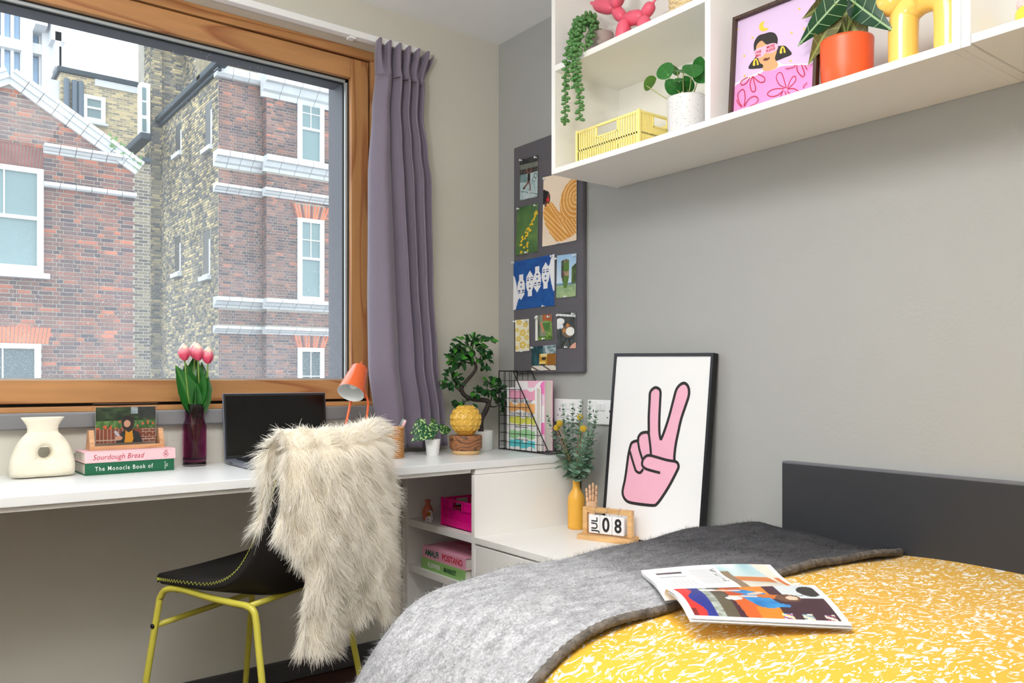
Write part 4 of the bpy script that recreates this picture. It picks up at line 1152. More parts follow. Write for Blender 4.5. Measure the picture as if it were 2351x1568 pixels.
# ================================================================== chair
m_shell = M('black_velvet_shell', S(28,27,27), .65, var=(8,.15))
m_yel = M('yellow_green_tube', S(204,196,78), .35)
chair = thing('desk_chair', 'black shell chair on yellow tubular legs pulled up to the desk', 'chair', (-1.1723,-.4348,.052), (0,0,math.radians(27.8))); chair.scale = (.95,)*3
def side_loop(sx):
    w0, w1 = .19*sx, .215*sx
    core = [(w1+.004*sx,.253,-.025),(w0+.004*sx,.195,.36),(w0,.182,.42),(w0,.155,.442),(w0,.10,.447),(w0,0,.436),(w0,-.09,.430),(w0,-.135,.428),(w0,-.158,.418),(w0,-.168,.39),(w0+.006*sx,-.185,.30),(w1+.004*sx,-.249,-.025)]
    w1 = w1+.004*sx; run = [(w1,-.249,-.037),(w1,-.241,-.0440),(w1,-.2,-.0447),(w1,0,-.0447),(w1,.2,-.0447),(w1,.245,-.0440),(w1,.253,-.037)]
    return smooth_path([core[0]],1)+smooth_path(core,5)+[Vector(p) for p in run]
for sx in (-1, 1):
    MB().tube(side_loop(sx), .0095, 10, closed=True).build('leg_loop', m_yel, chair, smooth=True)
MB().tube([(-.195,.199,.335),(.195,.199,.335)], .0085, 10).build('stretcher', m_yel, chair, smooth=True)
MB().tube([(-.19,-.135,.425),(.19,-.135,.425)], .0085, 10).build('seat_rail', m_yel, chair, smooth=True)
MB().tube([(-.19,.12,.443),(.19,.12,.443)], .0085, 10).build('seat_rail', m_yel, chair, smooth=True)
for sx in (-1,1): MB().lathe([(.0001,0),(.007,0),(.007,.003),(.004,.005),(.0001,.005)],12,(sx*.2040,.199,.335),Matrix.Rotation(sx*PI/2,3,'Y')).build('end_cap', m_blk, chair, smooth=True)
EDG = smooth_path([(.192,.466,.186),(.184,.469,.191),(.10,.474,.204),(-.03,.482,.21),(-.115,.520,.21),(-.175,.60,.207),(-.222,.70,.203),(-.258,.79,.198),(-.280,.848,.17),(-.288,.866,.13)], 6)
CEN = smooth_path([(.212,.453,0),(.200,.460,0),(.10,.457,0),(-.03,.442,0),(-.15,.446,0),(-.245,.53,0),(-.288,.66,0),(-.31,.77,0),(-.320,.848,0),(-.323,.870,0)], 6)
def shell_pt(u, v):
    f_ = v*(len(EDG)-1); i = min(int(f_), len(EDG)-2); k = f_-i
    e_, c_ = EDG[i].lerp(EDG[i+1],k), CEN[i].lerp(CEN[i+1],k)
    t_ = u*2-1; a = abs(t_)**2.2
    return Vector((e_.z*math.copysign(abs(t_)**.92,t_), c_.x+(e_.x-c_.x)*a, c_.y+(e_.y-c_.y)*a))
b = MB(); b.grid(shell_pt, 28, 54)
o = b.build('seat_shell', m_shell, chair, smooth=True, solid=.032, sub=1)
m_stitch = M('lime_stitching', S(178,184,70), .6)
for uu_ in (0.0, 1.0):
    pts = []; sg = -1 if uu_ == 0 else 1
    n = 150
    for i in range(n):
        v = .02+.92*i/n; p = shell_pt(uu_, v); q = shell_pt(.04 if uu_ == 0 else .96, v)
        d_ = (p-q).normalized(); t_ = (shell_pt(uu_, min(1,v+.004))-p).normalized(); nn = d_.cross(t_).normalized()
        pts.append(p+d_*.0025+nn*(.0042 if i % 2 else -.0042)+Vector((sg*.003,0,0)))
    MB().tube(pts, .0007, 4).build('edge_stitching', m_stitch, chair)

# ---------------------------------------------------------------- sheepskin over the chair back
m_hide = M('sheepskin_hide', S(240,232,216), .9)
skin = thing('sheepskin', 'long-haired cream sheepskin draped over the chair back', 'sheepskin', (-1.1723,-.4348,.337), (0,0,math.radians(27.8))); skin.scale = (.95,)*3
def tabz(tab, z): return lerp_tab(tab, max(tab[-1][0], min(tab[0][0], z)))
SK_XL = [(.905,-.200),(.68,-.212),(.53,-.150),(.42,-.150),(.30,-.172)]
SK_YL = [(.905,-.288),(.80,-.282),(.68,-.274),(.53,-.292),(.30,-.295)]
SK_YC = [(.905,-.350),(.60,-.360),(.45,-.345),(.30,-.330)]
SK_YR = [(.905,-.305),(.70,-.315),(.30,-.322)]
SK_XR = [(.905,.205),(.60,.225),(.30,.238)]
def skin_pt(u, v):
    """v 0 = inside hem, ~.3 = over the top edge, 1 = outer hem; u near(0) to far(1)"""
    zend = .392-.075*math.exp(-((u-.16)/.20)**2)-.052*math.exp(-((u-.88)/.25)**2)
    zin = .64+.04*u
    s_ = u*2-1
    ztop = .905-.012*math.sin(PI*u*1.0)**2+.012*u
    if v < .3:
        k = v/.3; z = zin+(ztop-zin)*(k**.9)
        y = -.285+.032*abs(s_)**2.2+(.9-z)*.11+.022
        if k > .75: y -= .045*((k-.75)/.25)**2
        x = s_*.205
    else:
        k = (v-.3)/.7; z = ztop+(zend-ztop)*k
        xl, xr = tabz(SK_XL, z), tabz(SK_XR, z); x = xl+(xr-xl)*u
        yl, yc, yr = tabz(SK_YL, z), tabz(SK_YC, z), tabz(SK_YR, z)
        y = (yl*(1-u)*(1-2*u)+yc*4*u*(1-u)*1.0+yr*u*(2*u-1))
        y += -.016*math.sin(u*10.5+.6)*min(1,max(0,(.72-z)/.2))
        if k < .10: y += .03*(1-k/.10)**2
    return Vector((x, y, z-.3))
b = MB(); b.grid(skin_pt, 26, 50)
b.build('hide', m_hide, skin, smooth=True, solid=.006)
def fleece_mat():
    m = bpy.data.materials.new('cream_fleece'); m.use_nodes = True; nt = m.node_tree; L = nt.links.new; bs = nt.nodes['Principled BSDF']
    g = nd(nt,'ShaderNodeNewGeometry'); r = ramp(nt, [(0,S(248,242,229)),(.3,S(253,250,243)),(1,S(255,254,251))]); L(g.outputs['Random Per Island'], r.inputs['Fac'])
    L(r.outputs['Color'], bs.inputs['Base Color']); bs.inputs['Roughness'].default_value = .7; bs.inputs['Specular IOR Level'].default_value = .25
    tl = nd(nt,'ShaderNodeBsdfTranslucent'); L(r.outputs['Color'], tl.inputs[0])
    mx = nd(nt,'ShaderNodeMixShader'); mx.inputs[0].default_value = .55; L(bs.outputs[0], mx.inputs[1]); L(tl.outputs[0], mx.inputs[2])
    L(mx.outputs[0], nt.nodes['Material Output'].inputs['Surface'])
    return m
N = 52000
uu, vv = rg.random(N), rg.random(N)
kE = rg.random(N) < .16
uu = np.where(kE, np.where(rg.random(N) < .5, 0.0, 1.0), uu)
kB = rg.random(N) < .03; vv = np.where(kB, 1.0, vv)
P0 = np.array([skin_pt(a, c) for a, c in zip(uu, vv)])
Pu = np.array([skin_pt(a+.01, c) for a, c in zip(uu, vv)])-np.array([skin_pt(a-.01, c) for a, c in zip(uu, vv)])
Pv = np.array([skin_pt(a, c+.01) for a, c in zip(uu, vv)])-np.array([skin_pt(a, c-.01) for a, c in zip(uu, vv)])
nrm = unit(np.cross(Pv, Pu)+1e-9)
flip = rg.random(N)
inside = vv < .27
out_dir = np.where(inside[:,None], np.where(flip[:,None] < .65, np.array([[0,1.0,.2]]), np.array([[-.6,-1.0,0]])), np.array([[0,-1.0,.15]])); top = (np.abs(vv-.3) < .06)[:,None]
out_dir = np.where(top, np.array([[0,-.1,1.0]]), out_dir)
nrm = nrm*np.sign((nrm*out_dir).sum(1)+1e-9)[:,None]
nrm = unit(np.where(top, nrm*.5+np.array([[0,-.1,1.0]]), nrm))
ed = np.clip((np.abs(uu-.5)-.36)/.14, 0, 1)
nrm = unit(nrm+np.stack([np.sign(uu-.5)*ed, 0*uu, 0*uu],1)*1.3)
ph = P0*30
cl = np.stack([np.sin(ph[:,0]*2.1+ph[:,2]*.7+1.5*np.sin(ph[:,2]*.5))+.7*np.sin(ph[:,2]*1.1-ph[:,0]*2.9), .4*np.sin(ph[:,2]*1.3+ph[:,0]*2.2), .35*np.sin(ph[:,0]*3.1+ph[:,2]*.5)],1)
ln = rg.uniform(.028,.050,N)[:,None]
down = np.array([[0,0,-1.0]])
dirs = nrm*ln*.75+down*ln*.30*np.where(top,.2,1)+cl*ln*.22+rg.normal(size=(N,3))*.004
side = unit(np.cross(dirs, nrm+rg.normal(size=(N,3))*.5)+1e-9)
curl = down*ln*.50+cl*ln*.20+rg.normal(size=(N,3))*.008
ribbons('fleece', fleece_mat(), skin, P0, dirs, side, rg.uniform(.0008,.0015,N), curl, 3)

# ================================================================== magazine
mag = thing('magazine', 'open magazine with a lounging woman photo lying on throw and duvet', 'magazine', AZ(1700,1370,.64))
m_paper = M('magazine_paper', S(236,236,238), .5)
mo = Vector(mag.location)
def MC(px, py, z): return AZ(px, py, z)-mo
A_ = [MC(1472,1306,.656), MC(1768,1300,.653), MC(1850,1362,.647), MC(1527,1372,.651)]     # far page: far-left, far-right, near-right, near-left (spine side)
B_ = [MC(1532,1348,.676), MC(1870,1339,.660), MC(1957,1438,.642), MC(1586,1421,.649)]     # near page over it
def pageA(u, v, h=0):
    p = A_[3]*(1-u)*(1-v)+A_[2]*u*(1-v)+A_[1]*u*v+A_[0]*(1-u)*v
    return p+Vector((0,0,h+.006*math.sin(PI*u)+.004*math.sin(v*5+u*2)))
def pageB(u, v, h=0):
    p = B_[3]*(1-u)*(1-v)+B_[2]*u*(1-v)+B_[1]*u*v+B_[0]*(1-u)*v
    return p+Vector((0,0,h+.008*math.sin(PI*v)**1.2*(1-u*.5)-.004*v*v))
def pageC(u, v, h=0):   # the fold rolling down to the spine
    a = v*PI*.75
    p = B_[0]*(1-u)+B_[1]*u
    d_ = (A_[3]-B_[3]).normalized(); d_.z = 0
    return p+Vector((0,0,-.004))+d_*(.014*math.sin(a))+Vector((0,0,-.013*(1-math.cos(a))))*(1-u*.6)
for fn, nm in ((pageA,'left_pages'),(pageB,'right_pages')):
    b = MB()
    for k in range(5): b.grid(lambda u, v: fn(u, v, -.0016*k)+Vector((rnd.uniform(-.0012,.0012)*0+.0012*math.sin(k*2.1),.0014*math.cos(k*1.7),0)), 16, 12)
    b.build(nm, m_paper, mag, smooth=True)
b = MB(); b.grid(pageC, 16, 8); b.build('page_fold', m_paper, mag, smooth=True)
def f_pageB(u, v):
    if u < .035 or u > .955 or v < .07: return (240,240,242)
    c = mix((70,34,52),(60,36,44), vnoise(u*4,v*4))
    if u < .20: c = mix((40,52,140),(34,44,120), vnoise(u*8,v*8))
    if u < .10+.03*math.sin(v*9): c = (206,50,44)
    if u < .07 and v < .25: c = (120,30,30)
    if .19 < u < .25: c = mix((176,186,180),(120,124,112), vnoise(u*30,v*30))
    if .24 < u < .33: c = mix((78,70,58),(96,88,70), vnoise(u*9,v*5))
    if .32+.06*(1-v) < u < .62 and v < .98: c = mix((176,70,34),(204,98,40), vnoise(u*5,v*6))
    if .46 < u < .62 and (v > .62 or v < .33): c = mix((220,136,36),(204,120,40), vnoise(u*5,v*5))
    if u > .70 and v > .55: c = (206,214,220)
    if inel(u,v,.90,.78,.075,.17): c = (52,48,46)
    if abs(v-(.62+.3*(u-.76))) < .01 and .76 < u < .84: c = (110,112,114)
    for a, b_, r in (((.5,.6),(.56,.38),.085),((.42,.84),(.54,.68),.06),((.56,.38),(.66,.36),.04)):
        if seg_d(u,v,a,b_) < r: c = mix((60,150,210),(30,104,170), vnoise(u*16,v*16))
    for a, b_, r in (((.26,.86),(.42,.84),.035),((.36,.60),(.5,.6),.03)):
        if seg_d(u,v,a,b_) < r: c = (226,190,170)
    for cx_, cy_ in ((.24,.88),(.36,.53)):
        if inel(u,v,cx_,cy_,.055,.05): c = (238,238,240)
    if seg_d(u,v,(.58,.62),(.70,.58)) < .06: c = (196,110,40)
    if inel(u,v,.72,.56,.085,.11): c = (104,70,52)
    if inel(u,v,.745,.56,.04,.06): c = (232,190,168)
    if seg_d(u,v,(.56,.74),(.5,.68)) < .03: c = (226,190,170)
    if .06 < v < .19:
        for x0, pal in ((.60,((206,60,110),(250,220,60),(60,110,160),(240,240,240))),(.73,((60,110,150),(240,240,235),(180,200,190),(200,180,120))),(.87,((230,230,220),(150,60,60),(200,190,170),(90,60,110)))):
            if x0 < u < x0+.07: c = pal[int((v*140+u*20)%4)]
    return c
def f_pageA(u, v):
    c = (240,240,242)
    if u > .55 and v > .05:
        c = mix((196,190,176),(224,222,214), vnoise(u*5,v*9))
        if v > .62: c = mix((150,190,200),(226,232,232), vnoise(u*9,v*4))
        if .62 < u < .9 and .35 < v < .6: c = (206,122,62)
        if u > .84+.1*(1-v): c = (226,220,208)
        if u > .92 and v < .6: c = (214,120,60)
        if u < .62 and v < .8: c = (140,120,98)
        if u > .965: c = (240,240,242)
    elif .33 < u < .48 and .2 < v < .9 and int(v*40)%2 == 0: c = (176,176,182)
    elif .49 < u < .53 and .3 < v < .9 and vnoise(u*60,v*40) > .5: c = (130,130,136)
    elif .08 < u < .27 and (abs(v-.8) < .03 or abs(v-.62) < .02): c = (70,58,66)
    elif .1 < u < .3 and .2 < v < .45 and int(u*60)%2 == 0: c = (196,196,200)
    return c
raster(mag, lambda u, v, h: pageB(u, v, h+.0004), 150, 60, f_pageB, 'photo_print')
raster(mag, lambda u, v, h: pageA(u, v, h+.0004), 120, 40, f_pageA, 'article_print')
# ================================================================== leaf helpers
def leaf_mesh(name, mat, prof, droop=.15, cup=.12, twist=0, cols=4):
    """unit leaf along +Y; prof [(t, halfwidth)]"""
    b = MB(); n = len(prof)-1
    def pt(u, v):
        i = min(int(v*n), n-1); k = v*n-i
        t_ = prof[i][0]+(prof[i+1][0]-prof[i][0])*k; w_ = prof[i][1]+(prof[i+1][1]-prof[i][1])*k
        x = (u*2-1)*w_
        return Vector((x, t_, cup*abs(x)*1.6-droop*t_*t_))
    b.grid(pt, cols, n)
    return b.mesh(name, mat, True)
def put_leaf(parent, me, base, dr, up, size, name='leaf', wid=1.0):
    dr = Vector(dr).normalized(); up = Vector(up); x = dr.cross(up)
    if x.length < 1e-4: x = dr.orthogonal()
    x.normalize(); z = x.cross(dr).normalized()
    o = bpy.data.objects.new(name, me); COL.objects.link(o); o.parent = parent
    m = Matrix.Identity(4); m.col[0][:3] = x*size*wid; m.col[1][:3] = dr*size; m.col[2][:3] = z*size; m.col[3][:3] = Vector(base)
    o.matrix_local = m
    return o
ROUND = [(0,.02),(.12,.16),(.3,.27),(.5,.32),(.7,.28),(.88,.16),(1,.01)]
LANCE = [(0,.03),(.15,.10),(.35,.16),(.55,.165),(.75,.11),(.9,.05),(1,.005)]
HEART = [(-.12,.02),(-.08,.24),(.1,.36),(.3,.34),(.5,.26),(.7,.16),(.88,.06),(1,.005)]
def vein_mat(name, base, vein, veins=9, ang=1.2, wmid=.05, wv=.22, under=None, rough=.4, blotch=0):
    if name in MATS: return MATS[name]
    m = bpy.data.materials.new(name); m.use_nodes = True; MATS[name] = m; nt = m.node_tree; L = nt.links.new; bs = nt.nodes['Principled BSDF']
    tc = nd(nt,'ShaderNodeTexCoord'); sp = nd(nt,'ShaderNodeSeparateXYZ'); L(tc.outputs['Object'], sp.inputs[0])
    ab = nd(nt,'ShaderNodeMath',operation='ABSOLUTE'); L(sp.outputs['X'], ab.inputs[0])
    mid = nd(nt,'ShaderNodeMath',operation='LESS_THAN'); mid.inputs[1].default_value = wmid*.5; L(ab.outputs[0], mid.inputs[0])
    d = nd(nt,'ShaderNodeMath',operation='MULTIPLY_ADD'); d.inputs[1].default_value = -ang; L(ab.outputs[0], d.inputs[0]); L(sp.outputs['Y'], d.inputs[2])
    k = nd(nt,'ShaderNodeMath',operation='MULTIPLY'); k.inputs[1].default_value = veins; L(d.outputs[0], k.inputs[0])
    fr = nd(nt,'ShaderNodeMath',operation='FRACT'); L(k.outputs[0], fr.inputs[0])
    lt = nd(nt,'ShaderNodeMath',operation='LESS_THAN'); lt.inputs[1].default_value = wv; L(fr.outputs[0], lt.inputs[0])
    mx = nd(nt,'ShaderNodeMath',operation='MAXIMUM'); L(mid.outputs[0], mx.inputs[0]); L(lt.outputs[0], mx.inputs[1])
    fac = mx.outputs[0]
    if blotch:
        n = nd(nt,'ShaderNodeTexNoise'); n.inputs['Scale'].default_value = 7; n.inputs['Detail'].default_value = 3; L(tc.outputs['Object'], n.inputs['Vector'])
        g = nd(nt,'ShaderNodeMath',operation='GREATER_THAN'); g.inputs[1].default_value = 1-blotch; L(n.outputs['Fac'], g.inputs[0])
        e1 = nd(nt,'ShaderNodeMath',operation='LESS_THAN'); e1.inputs[1].default_value = .27; L(ab.outputs[0], e1.inputs[0])
        mm = nd(nt,'ShaderNodeMath',operation='MULTIPLY'); L(g.outputs[0],mm.inputs[0]); L(e1.outputs[0],mm.inputs[1])
        fac = mm.outputs[0]
    c = nd(nt,'ShaderNodeMix',data_type='RGBA'); c.inputs['A'].default_value = base; c.inputs['B'].default_value = vein; L(fac, c.inputs['Factor'])
    res = c.outputs['Result']
    if under:
        g = nd(nt,'ShaderNodeNewGeometry'); c2 = nd(nt,'ShaderNodeMix',data_type='RGBA'); L(g.outputs['Backfacing'], c2.inputs['Factor']); L(res, c2.inputs['A']); c2.inputs['B'].default_value = under
        res = c2.outputs['Result']
    L(res, bs.inputs['Base Color']); bs.inputs['Roughness'].default_value = rough
    return m

# ================================================================== ON THE DESK
# ---- ceramic ring vase
m_cer = M('cream_stoneware', S(232,226,208), .55, var=(9,.05), bump=(28,.35))
rv = thing('ring_vase', 'cream stoneware vase with a hole through it, at the left end of the desk', 'vase', (-1.658,-.098,ZD))
outl = smooth_path([(p[0],p[1],0) for p in [(-.070,.003),(-.081,.02),(-.079,.05),(-.067,.084),(-.05,.112),(-.03,.130),(0,.135),(.03,.130),(.05,.112),(.067,.084),(.077,.05),(.079,.02),(.068,.003),(0,.001)]], 5, closed=True)
hc = Vector((.003,.070,0)); NO = len(outl)
b = MB()
def ringp(u, v):
    i = int(round(u*NO)) % NO; o_ = outl[i]; a = math.atan2(o_.y-hc.y, o_.x-hc.x)
    h_ = hc+Vector((math.cos(a)*.0155, math.sin(a)*.0165, 0)); c_ = (o_+h_)/2; e_ = (o_-h_)/2
    f_ = v*2*PI; ca, sa = math.cos(f_), math.sin(f_)
    p = c_+e_*math.copysign(abs(ca)**.6, ca)
    th = .036*(1-.3*max(0,min(1,(p.y-.05)/.08)))
    wob = .0016*math.sin(p.x*90+p.y*70)+.0014*math.sin(p.y*130-p.x*40)
    return Vector((p.x, -(th+wob)*math.copysign(abs(sa)**.7, sa), max(.0005,p.y)))
b.grid(ringp, NO, 24, cu=True)
b.build('body', m_cer, rv, smooth=True, fix=True)
NK = [(.085,.052,.020),(.105,.047,.0245),(.122,.0395,.023),(.133,.0375,.0225),(.145,.040,.023),(.157,.047,.0245),(.1665,.0535,.026),(.1675,.052,.0245),(.160,.045,.021),(.145,.037,.019),(.12,.03,.017)]
MB().grid(lambda u, v: (lambda q: Vector((q[1]*math.cos(u*2*PI), q[2]*math.sin(u*2*PI), q[0])))(NK[int(round(v*(len(NK)-1)))]), 48, len(NK)-1, cu=True).build('neck', m_cer, rv, smooth=True)

# ---- two stacked books and the acrylic photo holder
def book(name, label, loc, rotz, Lx, Dy, H, cover, parent_group=None, pages=None, spine='front'):
    """lies flat; spine along local x on the -y side"""
    t_ = thing(name, label, 'book', loc, (0,0,rotz), parent_group)
    b = MB(); c = .0028
    b.box(-Lx/2,-Dy/2,0,Lx/2,Dy/2,c); b.box(-Lx/2,-Dy/2,H-c,Lx/2,Dy/2,H); b.box(-Lx/2,-Dy/2,c,Lx/2,-Dy/2+c,H-c)
    b.build('cover', cover, t_, bevel=.0006)
    bx('page_block', M('book_pages', S(232,228,220), .8, bump=(900,.3)), t_, -Lx/2+.004,-Dy/2+c,c,Lx/2-.004,Dy/2-.004,H-c,0)
    return t_
bk1 = book('book','green book with white spine lettering, under the pink book',(-1.441,-.0725,ZD),math.radians(2.2),.243,.132,.0345,M('green_cloth_cover',S(22,96,66),.6,var=(200,.06)))
m_wt = M('white_foil', S(236,238,234), .5)
lettering('The Monocle Book of', .0175, m_wt, bk1, (-.018,-.0663,.0168), (PI/2,0,0), bold=.0001, sx=.80, space=1.25)
lettering('Design Art\n2023', .0055, m_wt, bk1, (.098,-.0663,.0168), (PI/2,PI/2*-1,0), sx=.95)
bk2 = book('book','pink book titled Sourdough Bread, carrying the photo holder',(-1.440,-.0735,ZD+.0347),math.radians(2.6),.248,.130,.0315,M('pink_cloth_cover',S(238,194,202),.6,var=(200,.04)))
m_rd = M('dark_red_ink', S(172,52,66), .6)
lettering('Sourdough Bread', .0215, m_rd, bk2, (-.035,-.0653,.0150), (PI/2,0,0), shear=.25, sx=.86, space=1.05)
em = []
for (cx_,cy_,r) in ((.0,.004,.0045),(-.0045,-.001,.0035),(.0045,-.0015,.0035),(0,-.006,.004),(.001,.009,.003)):
    em.append((m_rd, band(circ(cx_,cy_,r,20)+[(cx_+r,cy_)], .0009)))
def explode(sh): return [(m, q) for m, o_ in sh for q in (quads_of(o_) if isinstance(o_, list) and len(o_) > 12 else [o_])]
art(bk2, lambda u, v, h: Vector((.096+u,-.0651-h,.0155+v)), explode(em), 'emblem', step=0)
ph = thing('photo_holder', 'clear acrylic photo holder in a wooden base standing on the pink book', 'photo frame', (-1.437,-.068,ZD+.0664), (0,0,math.radians(1.5)))
m_beech = wood('beech_wood', S(206,158,116), S(186,134,94), axis=0, scale=5, stretch=8, rough=.5, rings=6)
b = MB(); wv = .103
b.prism([(-wv,-.026,0),(wv,-.026,0),(wv,.026,0),(-wv,.026,0)], (0,0,.012))
for sx in (-1,1):
    x0, x1 = sx*(wv-.014), sx*wv
    b.prism([(x0,-.026,.012),(x0,.026,.012),(x0,.010,.058),(x0,-.010,.058)], (x1-x0,0,0))
b.build('wooden_base', m_beech, ph, bevel=.001, fix=True)
m_acr = M('clear_acrylic', (1,1,1,1), .02, trans=1.0, ior=1.2)
bx('acrylic_block', m_acr, ph, -.090,-.006,.0121,.090,.006,.135,.0006)
def f_lady(u, v):
    n = vnoise(u*16,v*14); c = mix((26,40,28),(70,96,58), n)
    if v > .8 and .58 < u < .7: c = mix((176,190,196),(120,130,136), n)
    if v > .7 and u > .7: c = mix((60,64,66),(30,40,36), n)
    if .38 < v < .62: 
        c = mix((40,84,40),(110,150,80), vnoise(u*26,v*12))
        if hsh(int(u*34),int(v*16)) > .86: c = (226,104,64)
    if v < .4: 
        c = mix((150,78,50),(122,62,42), vnoise(u*5,v*5))
        if u < .5 and (u*16)%1 < .1 or abs(v-.4) < .012 or (v<.16 and abs(v-.08) < .01) or (u > .75 and ((v*14)%1 < .12 or (u*9+int(v*14)%2*.5)%1 < .06)): c = (206,190,176)
    if inel(u,v,.53,.55,.105,.22): c = (44,34,32)
    if inel(u,v,.515,.53,.055,.10): c = (216,164,136)
    if inpoly(u,v,[(.33,0),(.42,.3),(.5,.36),(.62,.36),(.72,.26),(.78,0)]): c = (38,42,46)
    if inpoly(u,v,[(.47,0),(.49,.34),(.54,.28),(.60,.34),(.62,.1),(.6,0)]): c = (226,156,34)
    if inpoly(u,v,[(.29,.32),(.34,.34),(.42,.14),(.38,.12)]): c = (208,206,220)
    if inel(u,v,.38,.13,.06,.06): c = (216,164,136)
    return c
b = MB(); b.box(-.083,-.0012,.018,.083,.0012,.124); b.build('photo_paper', M('photo_paper', S(238,238,236), .5), ph)
raster(ph, lambda u, v, h: Vector((-.083+.166*u,-.0012-h,.018+.106*v)), 120, 80, f_lady, 'photo_print', label='photo of a dark-haired woman holding a phone before flowers')

# ---- tulips in a plum glass vase
tv = thing('glass_vase', 'dark plum glass bottle vase holding tulips, left of the laptop', 'vase', (-1.232,-.046,ZD))
m_plum = M('plum_glass', (.58,.22,.42,1), .03, trans=1.0, ior=1.3)
m_clear = M('clear_glass', (.92,.90,.92,1), .03, trans=1.0, ior=1.35)
out_ = [(.034,.012),(.036,.016),(.0362,.1),(.0362,.122),(.033,.136),(.0295,.146),(.029,.160),(.029,.192),(.0305,.195)]
inn_ = [(.0285,.195),(.027,.190),(.027,.150),(.031,.136),(.0335,.120),(.0335,.03),(.030,.022),(.001,.020)]
MB().lathe(out_+inn_, 40, cap=True).build('glass_body', m_plum, tv, smooth=True)
MB().lathe([(.001,0),(.034,0),(.0355,.003),(.0355,.0118),(.001,.0118)], 40).build('glass_foot', m_clear, tv, smooth=True)
m_stem = M('tulip_stem', S(118,146,66), .5); m_tleaf = vein_mat('tulip_leaf', S(34,98,34), S(60,124,52), veins=1, ang=0, wmid=.03, wv=0, rough=.35)
def petal_mat():
    m = bpy.data.materials.new('tulip_petal'); m.use_nodes = True; nt = m.node_tree; L = nt.links.new; bs = nt.nodes['Principled BSDF']
    tc = nd(nt,'ShaderNodeTexCoord'); sp = nd(nt,'ShaderNodeSeparateXYZ'); L(tc.outputs['Object'], sp.inputs[0])
    n = nd(nt,'ShaderNodeTexNoise'); n.inputs['Scale'].default_value = 3; L(tc.outputs['Object'], n.inputs['Vector'])
    a = nd(nt,'ShaderNodeMath',operation='MULTIPLY_ADD'); a.inputs[1].default_value = .5; L(n.outputs['Fac'], a.inputs[0]); L(sp.outputs['Y'], a.inputs[2])
    r = ramp(nt, [(.1,S(216,60,96)),(.6,S(222,78,110)),(.95,S(240,168,180)),(1.25,S(246,226,214)),(1.4,S(232,230,176))])
    mr = nd(nt,'ShaderNodeMapRange'); mr.inputs['From Max'].default_value = 1.5; L(a.outputs[0], mr.inputs['Value'])
    e = r.color_ramp.elements
    for el in e: el.position = el.position/1.5
    L(mr.outputs[0], r.inputs['Fac']); L(r.outputs['Color'], bs.inputs['Base Color']); bs.inputs['Roughness'].default_value = .45
    return m
petal = leaf_mesh('petal', petal_mat(), [(0,.10),(.2,.28),(.45,.38),(.7,.34),(.88,.2),(1,.03)], droop=0, cup=0, cols=6)
for v_ in petal.vertices:      # cup the petal into a bulb shape
    x, y, z = v_.co; rr = .36*math.sin(min(1,y*.9+.12)*PI*.93)+.03
    an = x/max(.2,rr)*1.0
    v_.co = (math.sin(an)*rr, y, -(rr-math.cos(an)*rr)+rr*1.0-.36)
def tulip(label, tip, bend):
    t_ = thing('tulip', label, 'flower', (-1.232,-.046,ZD+.024), group='tulips in the plum vase')
    base = Vector((rnd.uniform(-.008,.008), rnd.uniform(-.008,.008), 0)); top = tip-Vector(t_.location)
    pts = smooth_path([base, base.lerp(top,.45)+bend, base.lerp(top,.75)+bend*.8, top], 6)
    MB().tube(pts, .0026, 8).build('stem', m_stem, t_, smooth=True)
    d = (pts[-1]-pts[-3]).normalized()
    for ring, n, off in ((0,3,0),(1,3,PI/3)):
        for k in range(n):
            a = 2*PI*k/n+off+rnd.uniform(-.1,.1); u_ = d.orthogonal().normalized(); w_ = d.cross(u_); out = u_*math.cos(a)+w_*math.sin(a)
            put_leaf(t_, petal, top+out*.0175*(1 if ring else .9)-d*.002, d, out, .055 if ring == 0 else .052, 'petal', .95)
    return t_
for k, (px, py, bd, lb) in enumerate(((424,826,(-.004,0,0),'leftmost pink tulip'),(447,822,(0,.008,0),'tallest pink tulip, behind the middle one'),(455,826,(.004,0,0),'pink tulip in front of the tallest one'),(477,833,(.012,0,.0),'rightmost pink tulip, leaning to the laptop'))):
    tulip(lb+' in the plum vase', AY(px,py,-.046+(.02 if k == 1 else -.008)), Vector(bd))
lf = leaf_mesh('leaf', m_tleaf, LANCE, droop=.1, cup=.5)
tl = thing('tulip_leaves', 'bunch of long green tulip leaves rising from the plum vase', 'leaves', (-1.232,-.046,ZD+.15))
for (px, py, q) in ((410,845,-1),(428,840,0),(447,822,1),(440,858,1),(470,838,1),(473,860,-1),(462,850,0)):
    tip = AY(px,py,-.046+.014*q)-Vector(tl.location); b0 = Vector((rnd.uniform(-.012,.012),rnd.uniform(-.01,.01),.0))
    put_leaf(tl, lf, b0, tip-b0, Vector((rnd.uniform(-.5,.5),-1,.2)), (tip-b0).length*1.05, 'leaf', 1.15)

# ---- laptop
lap = thing('laptop', 'open dark laptop with a black screen on the desk before the window', 'laptop', (-.965,-.17,ZD))
m_lap = M('graphite_aluminium', S(118,124,138), .4, .2); m_scr = M('black_screen', S(10,10,11), .25, spec=.4); m_key = M('black_key', S(30,33,38), .5)
b = MB(); b.box(-.176,-.112,.002,.176,.112,.0165)
b.v = [(x,y,z+(0 if z < .01 else -.004*(y<0))) for x,y,z in b.v]
lbase = b.build('base', m_lap, lap, bevel=.003)
bx('base_underside', m_scr, lap, -.172,-.108,0,.172,.108,.003,.001)
for r_ in range(5):
    for c_ in range(14):
        bx('key', m_key, lbase, -.15+c_*.0215,-.02+r_*.0215,.0140+r_*.0003,-.15+c_*.0215+.018,-.02+r_*.0215+.018,.0166+r_*.0004,0)
bx('touchpad', M('touchpad_grey', S(110,116,130), .35), lbase, -.055,-.095,.0130,.055,-.035,.0137,0)
